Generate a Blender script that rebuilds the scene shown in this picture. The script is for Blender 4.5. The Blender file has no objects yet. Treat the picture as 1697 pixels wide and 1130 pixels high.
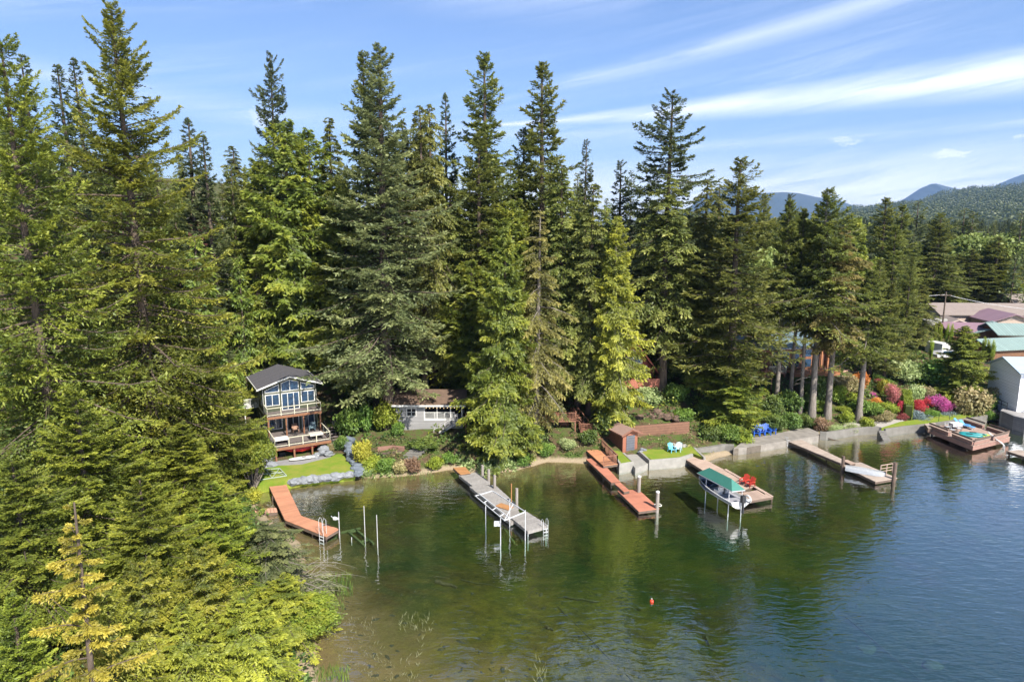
import bpy, math, random
import numpy as np
R_ = math.radians
SC = bpy.context.scene
COL = SC.collection

# ------------------------------------------------------------------ camera
CAMZ = 27.0; PITCH = R_(10.0); FPX = 1131.33
cam_d = bpy.data.cameras.new('camera'); cam = bpy.data.objects.new('camera', cam_d); COL.objects.link(cam)
cam.location = (0, 0, CAMZ); cam.rotation_euler = (R_(90) - PITCH, 0, 0)
cam_d.sensor_width = 36; cam_d.lens = 24; cam_d.clip_start = 0.5; cam_d.clip_end = 40000
SC.camera = cam

# ------------------------------------------------------------------ view, sun, sky
SC.view_settings.view_transform = 'Standard'; SC.view_settings.look = 'None'
SC.view_settings.gamma = 1; SC.view_settings.use_curve_mapping = False
SC.view_settings.exposure = 1.43
SC.cycles.use_denoising = True
SC.cycles.volume_bounces = 0; SC.cycles.transparent_max_bounces = 12
SC.cycles.max_bounces = 6; SC.cycles.diffuse_bounces = 3; SC.cycles.glossy_bounces = 3
SUN_EL = R_(45); SUN_AZ = math.atan2(0.50, -0.87)       # clockwise from +Y
sv = (math.sin(SUN_AZ) * math.cos(SUN_EL), math.cos(SUN_AZ) * math.cos(SUN_EL), math.sin(SUN_EL))
ld = bpy.data.lights.new('sun', 'SUN'); ld.energy = 5.0; ld.angle = R_(0.5); ld.color = (1, 0.94, 0.84)
lo = bpy.data.objects.new('sun', ld); COL.objects.link(lo)
import mathutils
lo.rotation_euler = mathutils.Vector(sv).to_track_quat('Z', 'Y').to_euler(); lo.location = (60, -40, 120)

W = bpy.data.worlds.new('World'); SC.world = W; W.use_nodes = True
nt = W.node_tree; nt.nodes.clear()
class NT:
    """tiny helper for node graphs"""
    def __init__(s, t): s.t = t
    def n(s, kind, **kw):
        o = s.t.nodes.new(kind)
        for k, v in kw.items(): setattr(o, k, v)
        return o
    def put(s, sock, v):
        if v is None: return
        if hasattr(v, 'links') or isinstance(v, bpy.types.NodeSocket): s.t.links.new(v, sock)
        else: sock.default_value = v
    def m(s, op, a, b=None, c=None, clamp=False):
        o = s.n('ShaderNodeMath', operation=op); o.use_clamp = clamp
        for i, v in enumerate((a, b, c)): s.put(o.inputs[i], v)
        return o.outputs[0]
    def noise(s, vec, scale, detail=4, rough=.55, dist=0):
        o = s.n('ShaderNodeTexNoise'); s.put(o.inputs['Vector'], vec)
        o.inputs['Scale'].default_value = scale; o.inputs['Detail'].default_value = detail
        o.inputs['Roughness'].default_value = rough; o.inputs['Distortion'].default_value = dist
        return o.outputs['Fac']
    def ramp(s, f, stops, interp='LINEAR'):
        o = s.n('ShaderNodeValToRGB'); s.put(o.inputs[0], f); r = o.color_ramp; r.interpolation = interp
        while len(r.elements) < len(stops): r.elements.new(0.5)
        for e, (p, c) in zip(r.elements, stops):
            e.position = p; e.color = (c, c, c, 1) if not isinstance(c, tuple) else (*c, 1)
        return o.outputs[0]
    def mix(s, f, a, b, mode='MIX'):
        o = s.n('ShaderNodeMix', data_type='RGBA', blend_type=mode)
        s.put(o.inputs[0], f)
        for i, v in ((6, a), (7, b)):
            if isinstance(v, tuple) and len(v) == 3: v = (*v, 1)
            s.put(o.inputs[i], v)
        return o.outputs[2]
    def smooth(s, v, a, b):
        o = s.n('ShaderNodeMapRange', interpolation_type='SMOOTHSTEP'); s.put(o.inputs[0], v)
        o.inputs[1].default_value = a; o.inputs[2].default_value = b
        return o.outputs[0]
    def comb(s, x, y, z=0.0):
        o = s.n('ShaderNodeCombineXYZ')
        for i, v in enumerate((x, y, z)): s.put(o.inputs[i], v)
        return o.outputs[0]
w = NT(nt)
tc = w.n('ShaderNodeTexCoord').outputs['Generated']
sep = w.n('ShaderNodeSeparateXYZ'); nt.links.new(tc, sep.inputs[0]); dx, dy, dz = sep.outputs
sky = w.n('ShaderNodeTexSky', sky_type='NISHITA'); sky.sun_disc = False
sky.sun_elevation = SUN_EL; sky.sun_rotation = SUN_AZ; sky.air_density = 1.0; sky.dust_density = 0.6; sky.ozone_density = 2.2
az = w.m('ARCTAN2', dx, dy)              # compass angle of a direction, 0 towards the far shore
el = w.m('ARCSINE', dz)
# thin high cloud lying in long bands over the lake
p2 = w.comb(w.m('MULTIPLY', w.m('ADD', az, w.m('MULTIPLY', el, -1.2)), 1.0), w.m('MULTIPLY', w.m('SUBTRACT', el, w.m('MULTIPLY', az, 0.16)), 13.0))
fine = w.noise(p2, 3.4, 10, .68, .9)
broad = w.noise(p2, 0.9, 4, .5, .3)
def band(a0, slope, curve, wd0, wd1, lo_az, hi_az, strength, hard=.35, th=(.24, .62)):
    c = w.m('ADD', w.m('ADD', w.m('MULTIPLY', az, slope), a0), w.m('MULTIPLY', w.m('MULTIPLY', az, az), curve))
    c = w.m('ADD', c, w.m('MULTIPLY', w.m('SUBTRACT', broad, .5), .03))
    wd = w.m('MAXIMUM', w.m('ADD', w.m('MULTIPLY', az, wd1), wd0), .004)
    q = w.m('DIVIDE', w.m('SUBTRACT', el, c), wd)
    f = w.m('SUBTRACT', 1.0, w.m('ABSOLUTE', q), clamp=True)
    f = w.m('POWER', f, hard + .5)
    s1 = w.smooth(az, lo_az, lo_az + .12); s2 = w.m('SUBTRACT', 1.0, w.smooth(az, hi_az - .12, hi_az))
    f = w.m('MULTIPLY', w.m('MULTIPLY', f, s1), s2)
    return w.m('MULTIPLY', w.m('MULTIPLY', f, w.smooth(fine, *th)), strength)
cl = band(.131, .062, -.01, .005, .044, -.1, 1.3, 1.15, .6, (.12, .66))
def mx(a, b): return w.m('MAXIMUM', a, b)
cl = mx(cl, band(.172, .19, .0, .016, .03, -.02, .75, .45, .8))
cl = mx(cl, band(.025, .03, .0, .055, .02, -.2, 1.4, 1.0, .3))
cl = mx(cl, band(.085, .05, .0, .010, .01, .15, 1.4, .5, .8))
cl = mx(cl, band(.30, -.06, .3, .05, .0, -1.1, .25, .28, .9))
cl = mx(cl, band(.12, -.02, .1, .03, .0, -1.0, .3, .35, .9))
wisp = w.m('MULTIPLY', w.m('MULTIPLY', w.smooth(broad, .42, .75), w.smooth(fine, .35, .75)), .55)
cl = mx(cl, wisp)
def puff(px, py, rx, ry, st):
    a = math.atan((px - 848.5) / FPX / (math.cos(PITCH) + (565 - py) / FPX * math.sin(PITCH)))
    e = math.atan2((-math.sin(PITCH) + (565 - py) / FPX * math.cos(PITCH)) * math.cos(a), math.cos(PITCH) + (565 - py) / FPX * math.sin(PITCH))
    u = w.m('DIVIDE', w.m('SUBTRACT', az, a), rx); v = w.m('DIVIDE', w.m('SUBTRACT', el, e), ry)
    r = w.m('SQRT', w.m('ADD', w.m('MULTIPLY', u, u), w.m('MULTIPLY', v, v)))
    nn = w.noise(w.comb(w.m('MULTIPLY', az, 1.0), w.m('MULTIPLY', el, 2.4)), 75, 7, .7)
    f = w.smooth(w.m('SUBTRACT', 1.15, w.m('ADD', r, w.m('MULTIPLY', w.m('SUBTRACT', nn, .5), 3.4))), .1, .75)
    return w.m('MULTIPLY', f, st)
for q in ((1572, 256, .026, .0075, 1.0), (1402, 233, .021, .008, .6), (432, 196, .022, .016, .55), (1690, 226, .008, .003, .7)): cl = mx(cl, puff(*q))
cl = w.m('MULTIPLY', cl, w.smooth(el, -.02, .03))
skyc = w.mix(1.0, sky.outputs[0], (.95, .99, 1.17), 'MULTIPLY')
CLOUD = (10.6, 10.8, 11.3)
colr = w.mix(w.m('MINIMUM', cl, .93), skyc, CLOUD)
bg = w.n('ShaderNodeBackground'); nt.links.new(colr, bg.inputs[0]); bg.inputs[1].default_value = 0.057
ow = w.n('ShaderNodeOutputWorld'); nt.links.new(bg.outputs[0], ow.inputs[0])

# ------------------------------------------------------------------ measuring helpers
def ray(px, py):
    u = (px - 848.5) / FPX; v = (565 - py) / FPX
    return u, math.cos(PITCH) + v * math.sin(PITCH), -math.sin(PITCH) + v * math.cos(PITCH)
def G(px, py, z=0.0):
    """the spot at height z that the photograph shows at px, py (surveying the place from the picture)"""
    d = ray(px, py); t = (z - CAMZ) / d[2]
    return d[0] * t, d[1] * t
def GY(px, py, Y):
    d = ray(px, py); t = Y / d[1]
    return d[0] * t, CAMZ + d[2] * t

# ------------------------------------------------------------------ object helpers
def tag(o, label=None, cat=None, group=None, kind=None):
    if label: o['label'] = label
    if cat: o['category'] = cat
    if group: o['group'] = group
    if kind: o['kind'] = kind
    return o
def thing(name, label, cat, loc=(0, 0, 0), rz=0.0, group=None):
    o = bpy.data.objects.new(name, None); COL.objects.link(o); o.empty_display_size = .3
    o.location = loc; o.rotation_euler = (0, 0, rz)
    return tag(o, label, cat, group)
def dup(root, loc, rz, label, group=None, scale=None):
    r = root.copy(); COL.objects.link(r); r.location = loc; r.rotation_euler = (0, 0, rz); r['label'] = label
    if group: r['group'] = group
    if scale: r.scale = scale
    for ch in list(root.children):
        c = ch.copy(); COL.objects.link(c); c.parent = r
        for g in ch.children:
            d = g.copy(); COL.objects.link(d); d.parent = c
    return r
class MB:
    """mesh under construction: boxes, bars, tubes and plates, ended by build()"""
    def __init__(s): s.v = []; s.f = []
    def add(s, vs, fs):
        b = len(s.v); s.v += [tuple(map(float, p)) for p in vs]; s.f += [tuple(b + i for i in f) for f in fs]; return s
    def box(s, x0, x1, y0, y1, z0, z1):
        return s.add([(x0, y0, z0), (x1, y0, z0), (x1, y1, z0), (x0, y1, z0), (x0, y0, z1), (x1, y0, z1), (x1, y1, z1), (x0, y1, z1)],
                     [(3, 2, 1, 0), (4, 5, 6, 7), (0, 1, 5, 4), (1, 2, 6, 5), (2, 3, 7, 6), (3, 0, 4, 7)])
    def prism(s, pts, z0, z1):
        """horizontal outline pts (x, y), counter-clockwise; z0, z1 numbers or lists"""
        n = len(pts); a = z0 if hasattr(z0, '__len__') else [z0] * n; b = z1 if hasattr(z1, '__len__') else [z1] * n
        ar = sum(pts[i][0] * pts[(i + 1) % n][1] - pts[(i + 1) % n][0] * pts[i][1] for i in range(n))
        if ar < 0: pts = pts[::-1]; a = a[::-1]; b = b[::-1]
        vs = [(p[0], p[1], a[i]) for i, p in enumerate(pts)] + [(p[0], p[1], b[i]) for i, p in enumerate(pts)]
        fs = [tuple(range(n - 1, -1, -1)), tuple(range(n, 2 * n))] + [(i, (i + 1) % n, n + (i + 1) % n, n + i) for i in range(n)]
        return s.add(vs, fs)
    def wall(s, pts, y0, y1):
        """outline pts (x, z) in a vertical plane, given thickness y0..y1"""
        n = len(pts)
        ar = sum(pts[i][0] * pts[(i + 1) % n][1] - pts[(i + 1) % n][0] * pts[i][1] for i in range(n))
        if ar < 0: pts = pts[::-1]
        vs = [(p[0], y0, p[1]) for p in pts] + [(p[0], y1, p[1]) for p in pts]
        fs = [tuple(range(n)), tuple(range(2 * n - 1, n - 1, -1))] + [((i + 1) % n, i, n + i, n + (i + 1) % n) for i in range(n)]
        return s.add(vs, fs)
    def bar(s, p, q, wd=.05, ht=None):
        ht = ht or wd
        p = mathutils.Vector(p); q = mathutils.Vector(q); d = (q - p).normalized()
        up = mathutils.Vector((0, 0, 1)) if abs(d.z) < .95 else mathutils.Vector((0, 1, 0))
        a = d.cross(up).normalized() * wd / 2; b = a.cross(d).normalized() * ht / 2
        return s.add([p - a - b, p + a - b, p + a + b, p - a + b, q - a - b, q + a - b, q + a + b, q - a + b],
                     [(3, 2, 1, 0), (4, 5, 6, 7), (0, 1, 5, 4), (1, 2, 6, 5), (2, 3, 7, 6), (3, 0, 4, 7)])
    def tube(s, pts, r, n=8, cap=True):
        """tube along pts; r a number or a list"""
        P = [mathutils.Vector(p) for p in pts]; rr = r if hasattr(r, '__len__') else [r] * len(P); rings = []
        b0 = len(s.v)
        for i, p in enumerate(P):
            d = (P[min(i + 1, len(P) - 1)] - P[max(i - 1, 0)]).normalized()
            up = mathutils.Vector((0, 0, 1)) if abs(d.z) < .9 else mathutils.Vector((0, 1, 0))
            a = d.cross(up).normalized(); b = a.cross(d).normalized()
            for k in range(n):
                t = 2 * math.pi * k / n
                s.v.append(tuple(p + (a * math.cos(t) + b * math.sin(t)) * rr[i]))
        for i in range(len(P) - 1):
            for k in range(n):
                k2 = (k + 1) % n
                s.f.append((b0 + i * n + k, b0 + (i + 1) * n + k, b0 + (i + 1) * n + k2, b0 + i * n + k2))
        if cap:
            s.f.append(tuple(b0 + k for k in range(n))); e = b0 + (len(P) - 1) * n
            s.f.append(tuple(e + k for k in range(n - 1, -1, -1)))
        return s
    def blob(s, c, r, seed=0, sub=2, jag=.18, flat=0):
        rs = random.Random(seed); ph = [rs.uniform(0, 6.28) for _ in range(9)]
        import bmesh
        bm = bmesh.new(); bmesh.ops.create_icosphere(bm, subdivisions=sub, radius=1)
        vs = []
        for v in bm.verts:
            x, y, z = v.co; k = 1 + jag * (math.sin(3.1 * x + ph[0]) * math.sin(2.7 * y + ph[1]) + .7 * math.sin(5.3 * z + ph[2] + 2 * x) + .35 * math.sin(9 * y + ph[3]) * math.sin(8 * x + ph[4]))
            vs.append((c[0] + x * k * r[0], c[1] + y * k * r[1], c[2] + max(z * k, -1 + flat) * r[2]))
        fs = [tuple(v.index for v in f.verts) for f in bm.faces]; bm.free()
        return s.add(vs, fs)
    def build(s, name, mat, parent=None, loc=None, rz=0.0, smooth=False, bevel=0, label=None, cat=None, group=None, kind=None):
        me = bpy.data.meshes.new(name); me.from_pydata(s.v, [], s.f); me.update()
        if smooth: me.polygons.foreach_set('use_smooth', [True] * len(me.polygons))
        o = bpy.data.objects.new(name, me); COL.objects.link(o)
        if mat: me.materials.append(mat)
        if parent: o.parent = parent
        if loc: o.location = loc
        if rz: o.rotation_euler = (0, 0, rz)
        if bevel:
            b = o.modifiers.new('bevel', 'BEVEL'); b.width = bevel; b.segments = 2; b.limit_method = 'ANGLE'
        return tag(o, label, cat, group, kind)

# ------------------------------------------------------------------ materials
MATS = {}
def mat(name, col, rough=.7, col2=None, scale=1.0, amt=.5, metal=0.0, bump=0.0, bscale=8.0, spec=.4, stretch=None, planks=None, emit=None, coat=0.0, island=0.0):
    """procedural surface: two colours mixed by noise, optional planks (axis, width) cut by dark gaps"""
    if name in MATS: return MATS[name]
    m = bpy.data.materials.new(name); m.use_nodes = True; t = NT(m.node_tree); b = m.node_tree.nodes['Principled BSDF']
    pos = t.n('ShaderNodeTexCoord').outputs['Object']
    if stretch:
        mp = t.n('ShaderNodeMapping'); m.node_tree.links.new(pos, mp.inputs[0]); mp.inputs[3].default_value = stretch; vec = mp.outputs[0]
    else: vec = pos
    c2 = col2 or tuple(c * .72 for c in col)
    f = t.ramp(t.noise(vec, scale, 6, .6), [(.5 - amt * .5, 0.0), (.5 + amt * .5, 1.0)])
    c = t.mix(f, col, c2)
    hgt = t.noise(vec, bscale, 6, .6)
    if planks:
        ax, wd = planks
        sp = t.n('ShaderNodeSeparateXYZ'); m.node_tree.links.new(pos, sp.inputs[0])
        u = t.m('DIVIDE', sp.outputs[ax], wd); fr = t.m('FRACT', u)
        gap = t.m('LESS_THAN', fr, .12)
        wn = t.n('ShaderNodeTexWhiteNoise', noise_dimensions='1D'); m.node_tree.links.new(t.m('FLOOR', u), wn.inputs['W'])
        c = t.mix(t.m('MULTIPLY', wn.outputs[0], .35), c, tuple(x * .62 for x in col))
        c = t.mix(t.m('MULTIPLY', gap, .75), c, tuple(x * .22 for x in col))
        hgt = t.m('SUBTRACT', t.m('MULTIPLY', hgt, .3), gap)
    if island:
        ri = t.n('ShaderNodeNewGeometry').outputs['Random Per Island']; c = t.mix(t.m('MULTIPLY', ri, island), c, tuple(x * .45 for x in col))
        st_ = t.ramp(t.noise(pos, 1.7, 6, .7), [(.52, 0.0), (.72, 1.0)]); c = t.mix(t.m('MULTIPLY', st_, .45), c, tuple(x * .5 for x in col))
    m.node_tree.links.new(c, b.inputs['Base Color'])
    b.inputs['Roughness'].default_value = rough; b.inputs['Metallic'].default_value = metal
    b.inputs['Specular IOR Level'].default_value = spec; b.inputs['Coat Weight'].default_value = coat
    if bump or planks:
        bp = t.n('ShaderNodeBump'); bp.inputs['Strength'].default_value = bump or .5; bp.inputs['Distance'].default_value = .03
        m.node_tree.links.new(hgt, bp.inputs['Height']); m.node_tree.links.new(bp.outputs[0], b.inputs['Normal'])
    if emit: b.inputs['Emission Color'].default_value = (*emit[:3], 1); b.inputs['Emission Strength'].default_value = emit[3]
    MATS[name] = m; return m
# ================================================================== THE SETTING
SHORE_PX = [(530, 1130), (516, 1000), (500, 900), (448, 862), (425, 835), (432, 808), (470, 804), (590, 794), (640, 791), (700, 787), (750, 778), (800, 788), (860, 779), (905, 766), (975, 768),
            (1003, 773), (1050, 775), (1052, 768), (1075, 768), (1078, 775), (1135, 769), (1172, 765), (1200, 756), (1245, 746), (1290, 738), (1360, 724), (1410, 720), (1510, 713), (1530, 707), (1585, 696), (1640, 694), (1670, 699), (1697, 703)]
SH = [(-60, -90), (-28, -40), (-13, 0), (-10, 18), (-10, 28)] + [G(*p) for p in SHORE_PX] + [(80, 87), (95, 95), (125, 118), (190, 160), (320, 260), (600, 400), (1500, 700)]
LAND = SH + [(9900, 900), (9900, 9900), (-9900, 9900), (-9900, -90)]
SHA = np.array(SH); LA = np.array(LAND)
def in_land(x, y):
    ins = np.zeros(x.shape, bool); n = len(LA)
    for i in range(n):
        x1, y1 = LA[i]; x2, y2 = LA[(i + 1) % n]
        if y1 == y2: continue
        c = ((y1 > y) != (y2 > y)) & (x < (x2 - x1) * (y - y1) / (y2 - y1) + x1)
        ins ^= c
    return ins
def shore_dist(x, y):
    d = np.full(x.shape, 1e9)
    for (x1, y1), (x2, y2) in zip(SHA[:-1], SHA[1:]):
        vx, vy = x2 - x1, y2 - y1; L = vx * vx + vy * vy
        t = np.clip(((x - x1) * vx + (y - y1) * vy) / L, 0, 1)
        d = np.minimum(d, np.hypot(x - x1 - t * vx, y - y1 - t * vy))
    return np.where(in_land(x, y), d, -d)
# surveyed heights of the ground (x, y, z)
CTL = [(-34, 66, 1.0), (-29, 67.5, .9), (-24, 69, .9), (-18, 71, .9), (-17, 74, 1.3), (-25, 71, .95), (-21, 75, 1.2), (-33, 70, 1.5), (-30, 74, 2.2), (-25, 78, 2.2), (-29, 84, 3.0), (-20, 82, 3.2), (-30, 92, 8), (-14, 75, 1.8), (-13, 80, 2.6),
       (-8, 78, 2.2), (-3, 78, 2.4), (-2, 73, 1.0), (-8, 73, .9), (-4, 85, 4.5), (-10, 98, 8.0), (-13, 106, 10.5), (-10, 130, 18), (-45, 108, 19.5), (-48, 120, 24), (-38, 98, 13), (-55, 90, 15), (-70, 110, 26), (-60, 140, 31), (-20, 150, 25),
       (-90, 150, 34), (-45, 75, 7), (-60, 60, 10), (-34, 55, 3), (-25, 45, 2), (-40, 35, 5), (-20, 30, 1.5), (-16, 15, 2), (-40, 10, 8), (-80, 20, 20), (-50, -30, 10), (-90, -60, 20),
       (3, 76, 1.0), (3, 82, 3.0), (3, 92, 6), (5, 110, 10), (0, 140, 16), (10, 76, 1.2), (12, 80, 2.2), (13, 74.5, 1.0), (18, 75, 1.0), (20, 79, 1.3), (18, 83, 3.5), (20, 92, 6), (24, 79, 1.2), (28, 84, 2.0), (30, 92, 5), (22, 110, 9), (22, 140, 13),
       (33, 81.5, .9), (38, 85.5, 1.0), (44, 86, .9), (40, 91, 2.6), (45, 93, 4.2), (42, 100, 6.5), (52, 88, .9), (58, 90, .9), (53, 96, 3.6), (60, 98, 3.0), (50, 110, 7), (66, 94, 1.8), (72, 93, 1.6), (65, 105, 5), (75, 104, 5.2), (85, 108, 5.5), (70, 120, 6.5),
       (95, 125, 6), (90, 150, 7.5), (60, 140, 8.5), (45, 170, 8), (100, 200, 6), (150, 220, 5), (20, 200, 16), (-20, 220, 24), (-100, 230, 40), (100, 350, 4), (250, 350, 4), (0, 400, 18), (-200, 400, 45), (300, 900, 3), (0, 900, 6), (900, 900, 2),
       (-800, 900, 60), (0, 3000, 5), (3000, 3000, 5), (-3000, 3000, 60), (9900, 9900, 25), (0, 9900, 25), (-9900, 9900, 60), (-9900, -90, 60), (9900, 900, 20), (-1000, 0, 60)]
CA = np.array(CTL, float)
_d = np.hypot(CA[:, 0][:, None] - CA[:, 0], CA[:, 1][:, None] - CA[:, 1]); _n = len(CA)
_A = np.zeros((_n + 1, _n + 1)); _A[:_n, :_n] = _d; _A[:_n, _n] = 1; _A[_n, :_n] = 1
_S = np.linalg.solve(_A, np.append(CA[:, 2], 0))
def ground(x, y):
    x = np.asarray(x, float); y = np.asarray(y, float)
    z = np.full(x.shape, _S[_n])
    for k in range(_n): z = z + _S[k] * np.hypot(x - CA[k, 0], y - CA[k, 1])
    sd = shore_dist(x, y)
    bump = .10 * np.sin(x * .9 + 1.3 * np.sin(y * .6)) * np.sin(y * 1.1 + .7 * np.sin(x * .5)) + .05 * np.sin(x * 2.3 + y) * np.sin(y * 2.9)
    up = np.clip(z, .35, None)
    k = np.clip(sd / 2.6, 0, 1); k = k * k * (3 - 2 * k) * .75 + .25 * k
    landz = .03 + (up - .03) * k + bump * np.clip(sd / 6, 0, 1)
    dep = np.interp(-sd, [0, .8, 3, 8, 16, 30, 60, 200], [.0, .15, .35, .8, 1.5, 2.3, 3.4, 5])
    # a shallow shelf reaches out below the near bank
    shelf = np.clip(1 - np.hypot(x - 2, (y - 28) * .9) / 26, 0, 1); dep = dep * (1 - .62 * np.clip(shelf * 1.6, 0, 1))
    return np.where(sd > 0, landz, -dep - .03 + bump * np.clip(-sd / 10, 0, .8))
def gz(x, y): return float(ground(np.array([x]), np.array([y]))[0])
def grow(a, b, st, far):
    v = list(np.arange(a, b + .01, st)); d = st
    while v[-1] < far: d *= 1.25; v.append(min(v[-1] + d, far))
    d = st
    while v[0] > -far: d *= 1.25; v.insert(0, max(v[0] - d, -far))
    return np.array(v)
gx = grow(-60, 110, .8, 9000); gy = grow(20, 125, .8, 9000)
XX, YY = np.meshgrid(gx, gy); ZZ = ground(XX, YY)
def np_mesh(name, V, F, mats=(), tone=None, smooth=False):
    """mesh from numpy arrays, F (n, k) faces of one size; tone: one float per face"""
    me = bpy.data.meshes.new(name); k = F.shape[1]
    me.vertices.add(len(V)); me.vertices.foreach_set('co', V.astype(np.float32).ravel())
    me.loops.add(F.size); me.loops.foreach_set('vertex_index', F.astype(np.int32).ravel())
    me.polygons.add(len(F)); me.polygons.foreach_set('loop_start', (np.arange(len(F)) * k).astype(np.int32))
    me.polygons.foreach_set('loop_total', np.full(len(F), k, np.int32))
    for m in mats: me.materials.append(m)
    if smooth: me.polygons.foreach_set('use_smooth', np.ones(len(F), bool))
    me.update(calc_edges=True)
    if tone is not None:
        a = me.attributes.new('tone', 'FLOAT', 'FACE'); a.data.foreach_set('value', tone.astype(np.float32))
    return me
ny, nx = XX.shape; idx = np.arange(nx * ny).reshape(ny, nx)
F = np.stack([idx[:-1, :-1], idx[:-1, 1:], idx[1:, 1:], idx[1:, :-1]], -1).reshape(-1, 4)

def ground_material():
    m = bpy.data.materials.new('ground'); m.use_nodes = True; t = NT(m.node_tree); L = m.node_tree.links; b = m.node_tree.nodes['Principled BSDF']
    g = t.n('ShaderNodeNewGeometry').outputs['Position']; s = t.n('ShaderNodeSeparateXYZ'); L.new(g, s.inputs[0]); z = s.outputs[2]
    big = t.noise(g, .22, 5, .6, .5); med = t.noise(g, 1.1, 6, .65, .3); fin = t.noise(g, 7, 6, .7)
    floor = t.mix(t.ramp(fin, [(.35, 0.0), (.65, 1.0)]), (.045, .030, .018), (.11, .075, .045))
    moss = t.mix(fin, (.03, .055, .012), (.08, .11, .025))
    land = t.mix(t.ramp(med, [(.42, 0.0), (.58, 1.0)]), floor, moss)
    sand = t.mix(t.ramp(fin, [(.3, 0.0), (.7, 1.0)]), (.30, .245, .17), (.20, .155, .10))
    land = t.mix(t.smooth(t.m('ADD', z, t.m('MULTIPLY', med, .35)), .30, .62), sand, land)
    # lake bed: sand by the shore, brown silt, green weed patches further out
    silt = t.mix(t.ramp(med, [(.35, 0.0), (.66, 1.0)]), (.056, .037, .009), (.017, .013, .004))
    weed = t.mix(fin, (.006, .016, .004), (.022, .036, .007))
    bed = t.mix(t.ramp(t.m('ADD', big, t.m('MULTIPLY', t.smooth(z, -1.2, -2.6), .16)), [(.43, 0.0), (.56, 1.0)]), silt, weed)
    gold = t.mix(fin, (.078, .060, .009), (.036, .034, .006))
    big2 = t.noise(t.comb(t.m('ADD', s.outputs[0], 37.0), s.outputs[1], 3.0), .12, 5, .6, .8)
    bed = t.mix(t.ramp(big2, [(.50, 0.0), (.64, .85)]), bed, gold)
    fg = t.n('ShaderNodeVectorMath', operation='DISTANCE'); L.new(g, fg.inputs[0]); fg.inputs[1].default_value = (2, 38, -1)
    bed = t.mix(t.m('MULTIPLY', t.m('SUBTRACT', 1.0, t.smooth(t.m('ADD', fg.outputs['Value'], t.m('MULTIPLY', med, 9.0)), 9, 21)), .8), bed, t.mix(t.ramp(med, [(.38, 0.0), (.62, 1.0)]), (.110, .085, .012), (.045, .038, .008)))
    speck = t.ramp(t.noise(g, 3.2, 3, .6, 1.0), [(.62, 0.0), (.67, 1.0)])
    bed = t.mix(t.m('MULTIPLY', speck, .7), bed, (.015, .014, .008))
    bed = t.mix(t.smooth(t.m('ADD', z, t.m('MULTIPLY', med, .5)), -.35, .2), bed, (.17, .115, .055))
    c = t.mix(t.smooth(z, -.04, .05), bed, land)
    L.new(c, b.inputs['Base Color']); b.inputs['Roughness'].default_value = .95; b.inputs['Specular IOR Level'].default_value = .15
    bp = t.n('ShaderNodeBump'); bp.inputs['Strength'].default_value = .8; bp.inputs['Distance'].default_value = .12
    L.new(t.m('ADD', fin, t.m('MULTIPLY', med, 1.5)), bp.inputs['Height']); L.new(bp.outputs[0], b.inputs['Normal'])
    return m
GM = ground_material()
V = np.stack([XX, YY, ZZ], -1).reshape(-1, 3)
go = bpy.data.objects.new('ground', np_mesh('ground', V, F, [GM], smooth=True)); COL.objects.link(go); tag(go, kind='structure')

def water_material():
    m = bpy.data.materials.new('lake_water'); m.use_nodes = True; t = NT(m.node_tree); L = m.node_tree.links; m.node_tree.nodes.clear()
    g = t.n('ShaderNodeNewGeometry').outputs['Position']
    mp = t.n('ShaderNodeMapping'); L.new(g, mp.inputs[0]); mp.inputs[2].default_value = (0, 0, R_(24)); mp.inputs[3].default_value = (.45, 1.1, 1)
    n1 = t.noise(mp.outputs[0], 1.7, 2, .5, .5); n2 = t.noise(g, .35, 3, .5, .6); n3 = t.noise(mp.outputs[0], 5.0, 1, .5)
    h = t.m('ADD', t.m('MULTIPLY', n1, t.m('ADD', t.m('MULTIPLY', n2, 1.1), .15)), t.m('MULTIPLY', n3, .17))
    bp = t.n('ShaderNodeBump'); bp.inputs['Strength'].default_value = 1.0; bp.inputs['Distance'].default_value = .05; L.new(h, bp.inputs['Height'])
    gl = t.n('ShaderNodeBsdfGlossy'); gl.inputs['Roughness'].default_value = .0; L.new(bp.outputs[0], gl.inputs['Normal']); gl.inputs['Color'].default_value = (1, 1, 1, 1)
    tr = t.n('ShaderNodeBsdfTransparent'); tr.inputs[0].default_value = (.93, .98, .95, 1)
    fr = t.n('ShaderNodeLayerWeight'); fr.inputs[0].default_value = .5; L.new(bp.outputs[0], fr.inputs['Normal'])
    fac = t.m('ADD', .035, t.m('MULTIPLY', t.m('POWER', fr.outputs['Facing'], 2.15), 1.12))
    mx_ = t.n('ShaderNodeMixShader'); L.new(fac, mx_.inputs[0]); L.new(tr.outputs[0], mx_.inputs[1]); L.new(gl.outputs[0], mx_.inputs[2])
    va = t.n('ShaderNodeVolumeAbsorption'); va.inputs['Color'].default_value = (.35, .82, .50, 1); va.inputs['Density'].default_value = .24
    o = t.n('ShaderNodeOutputMaterial'); L.new(mx_.outputs[0], o.inputs[0]); L.new(va.outputs[0], o.inputs[1])
    return m
MB().box(-8900, 8900, -8900, 8900, -14, 0).build('water', water_material(), kind='structure')
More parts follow.
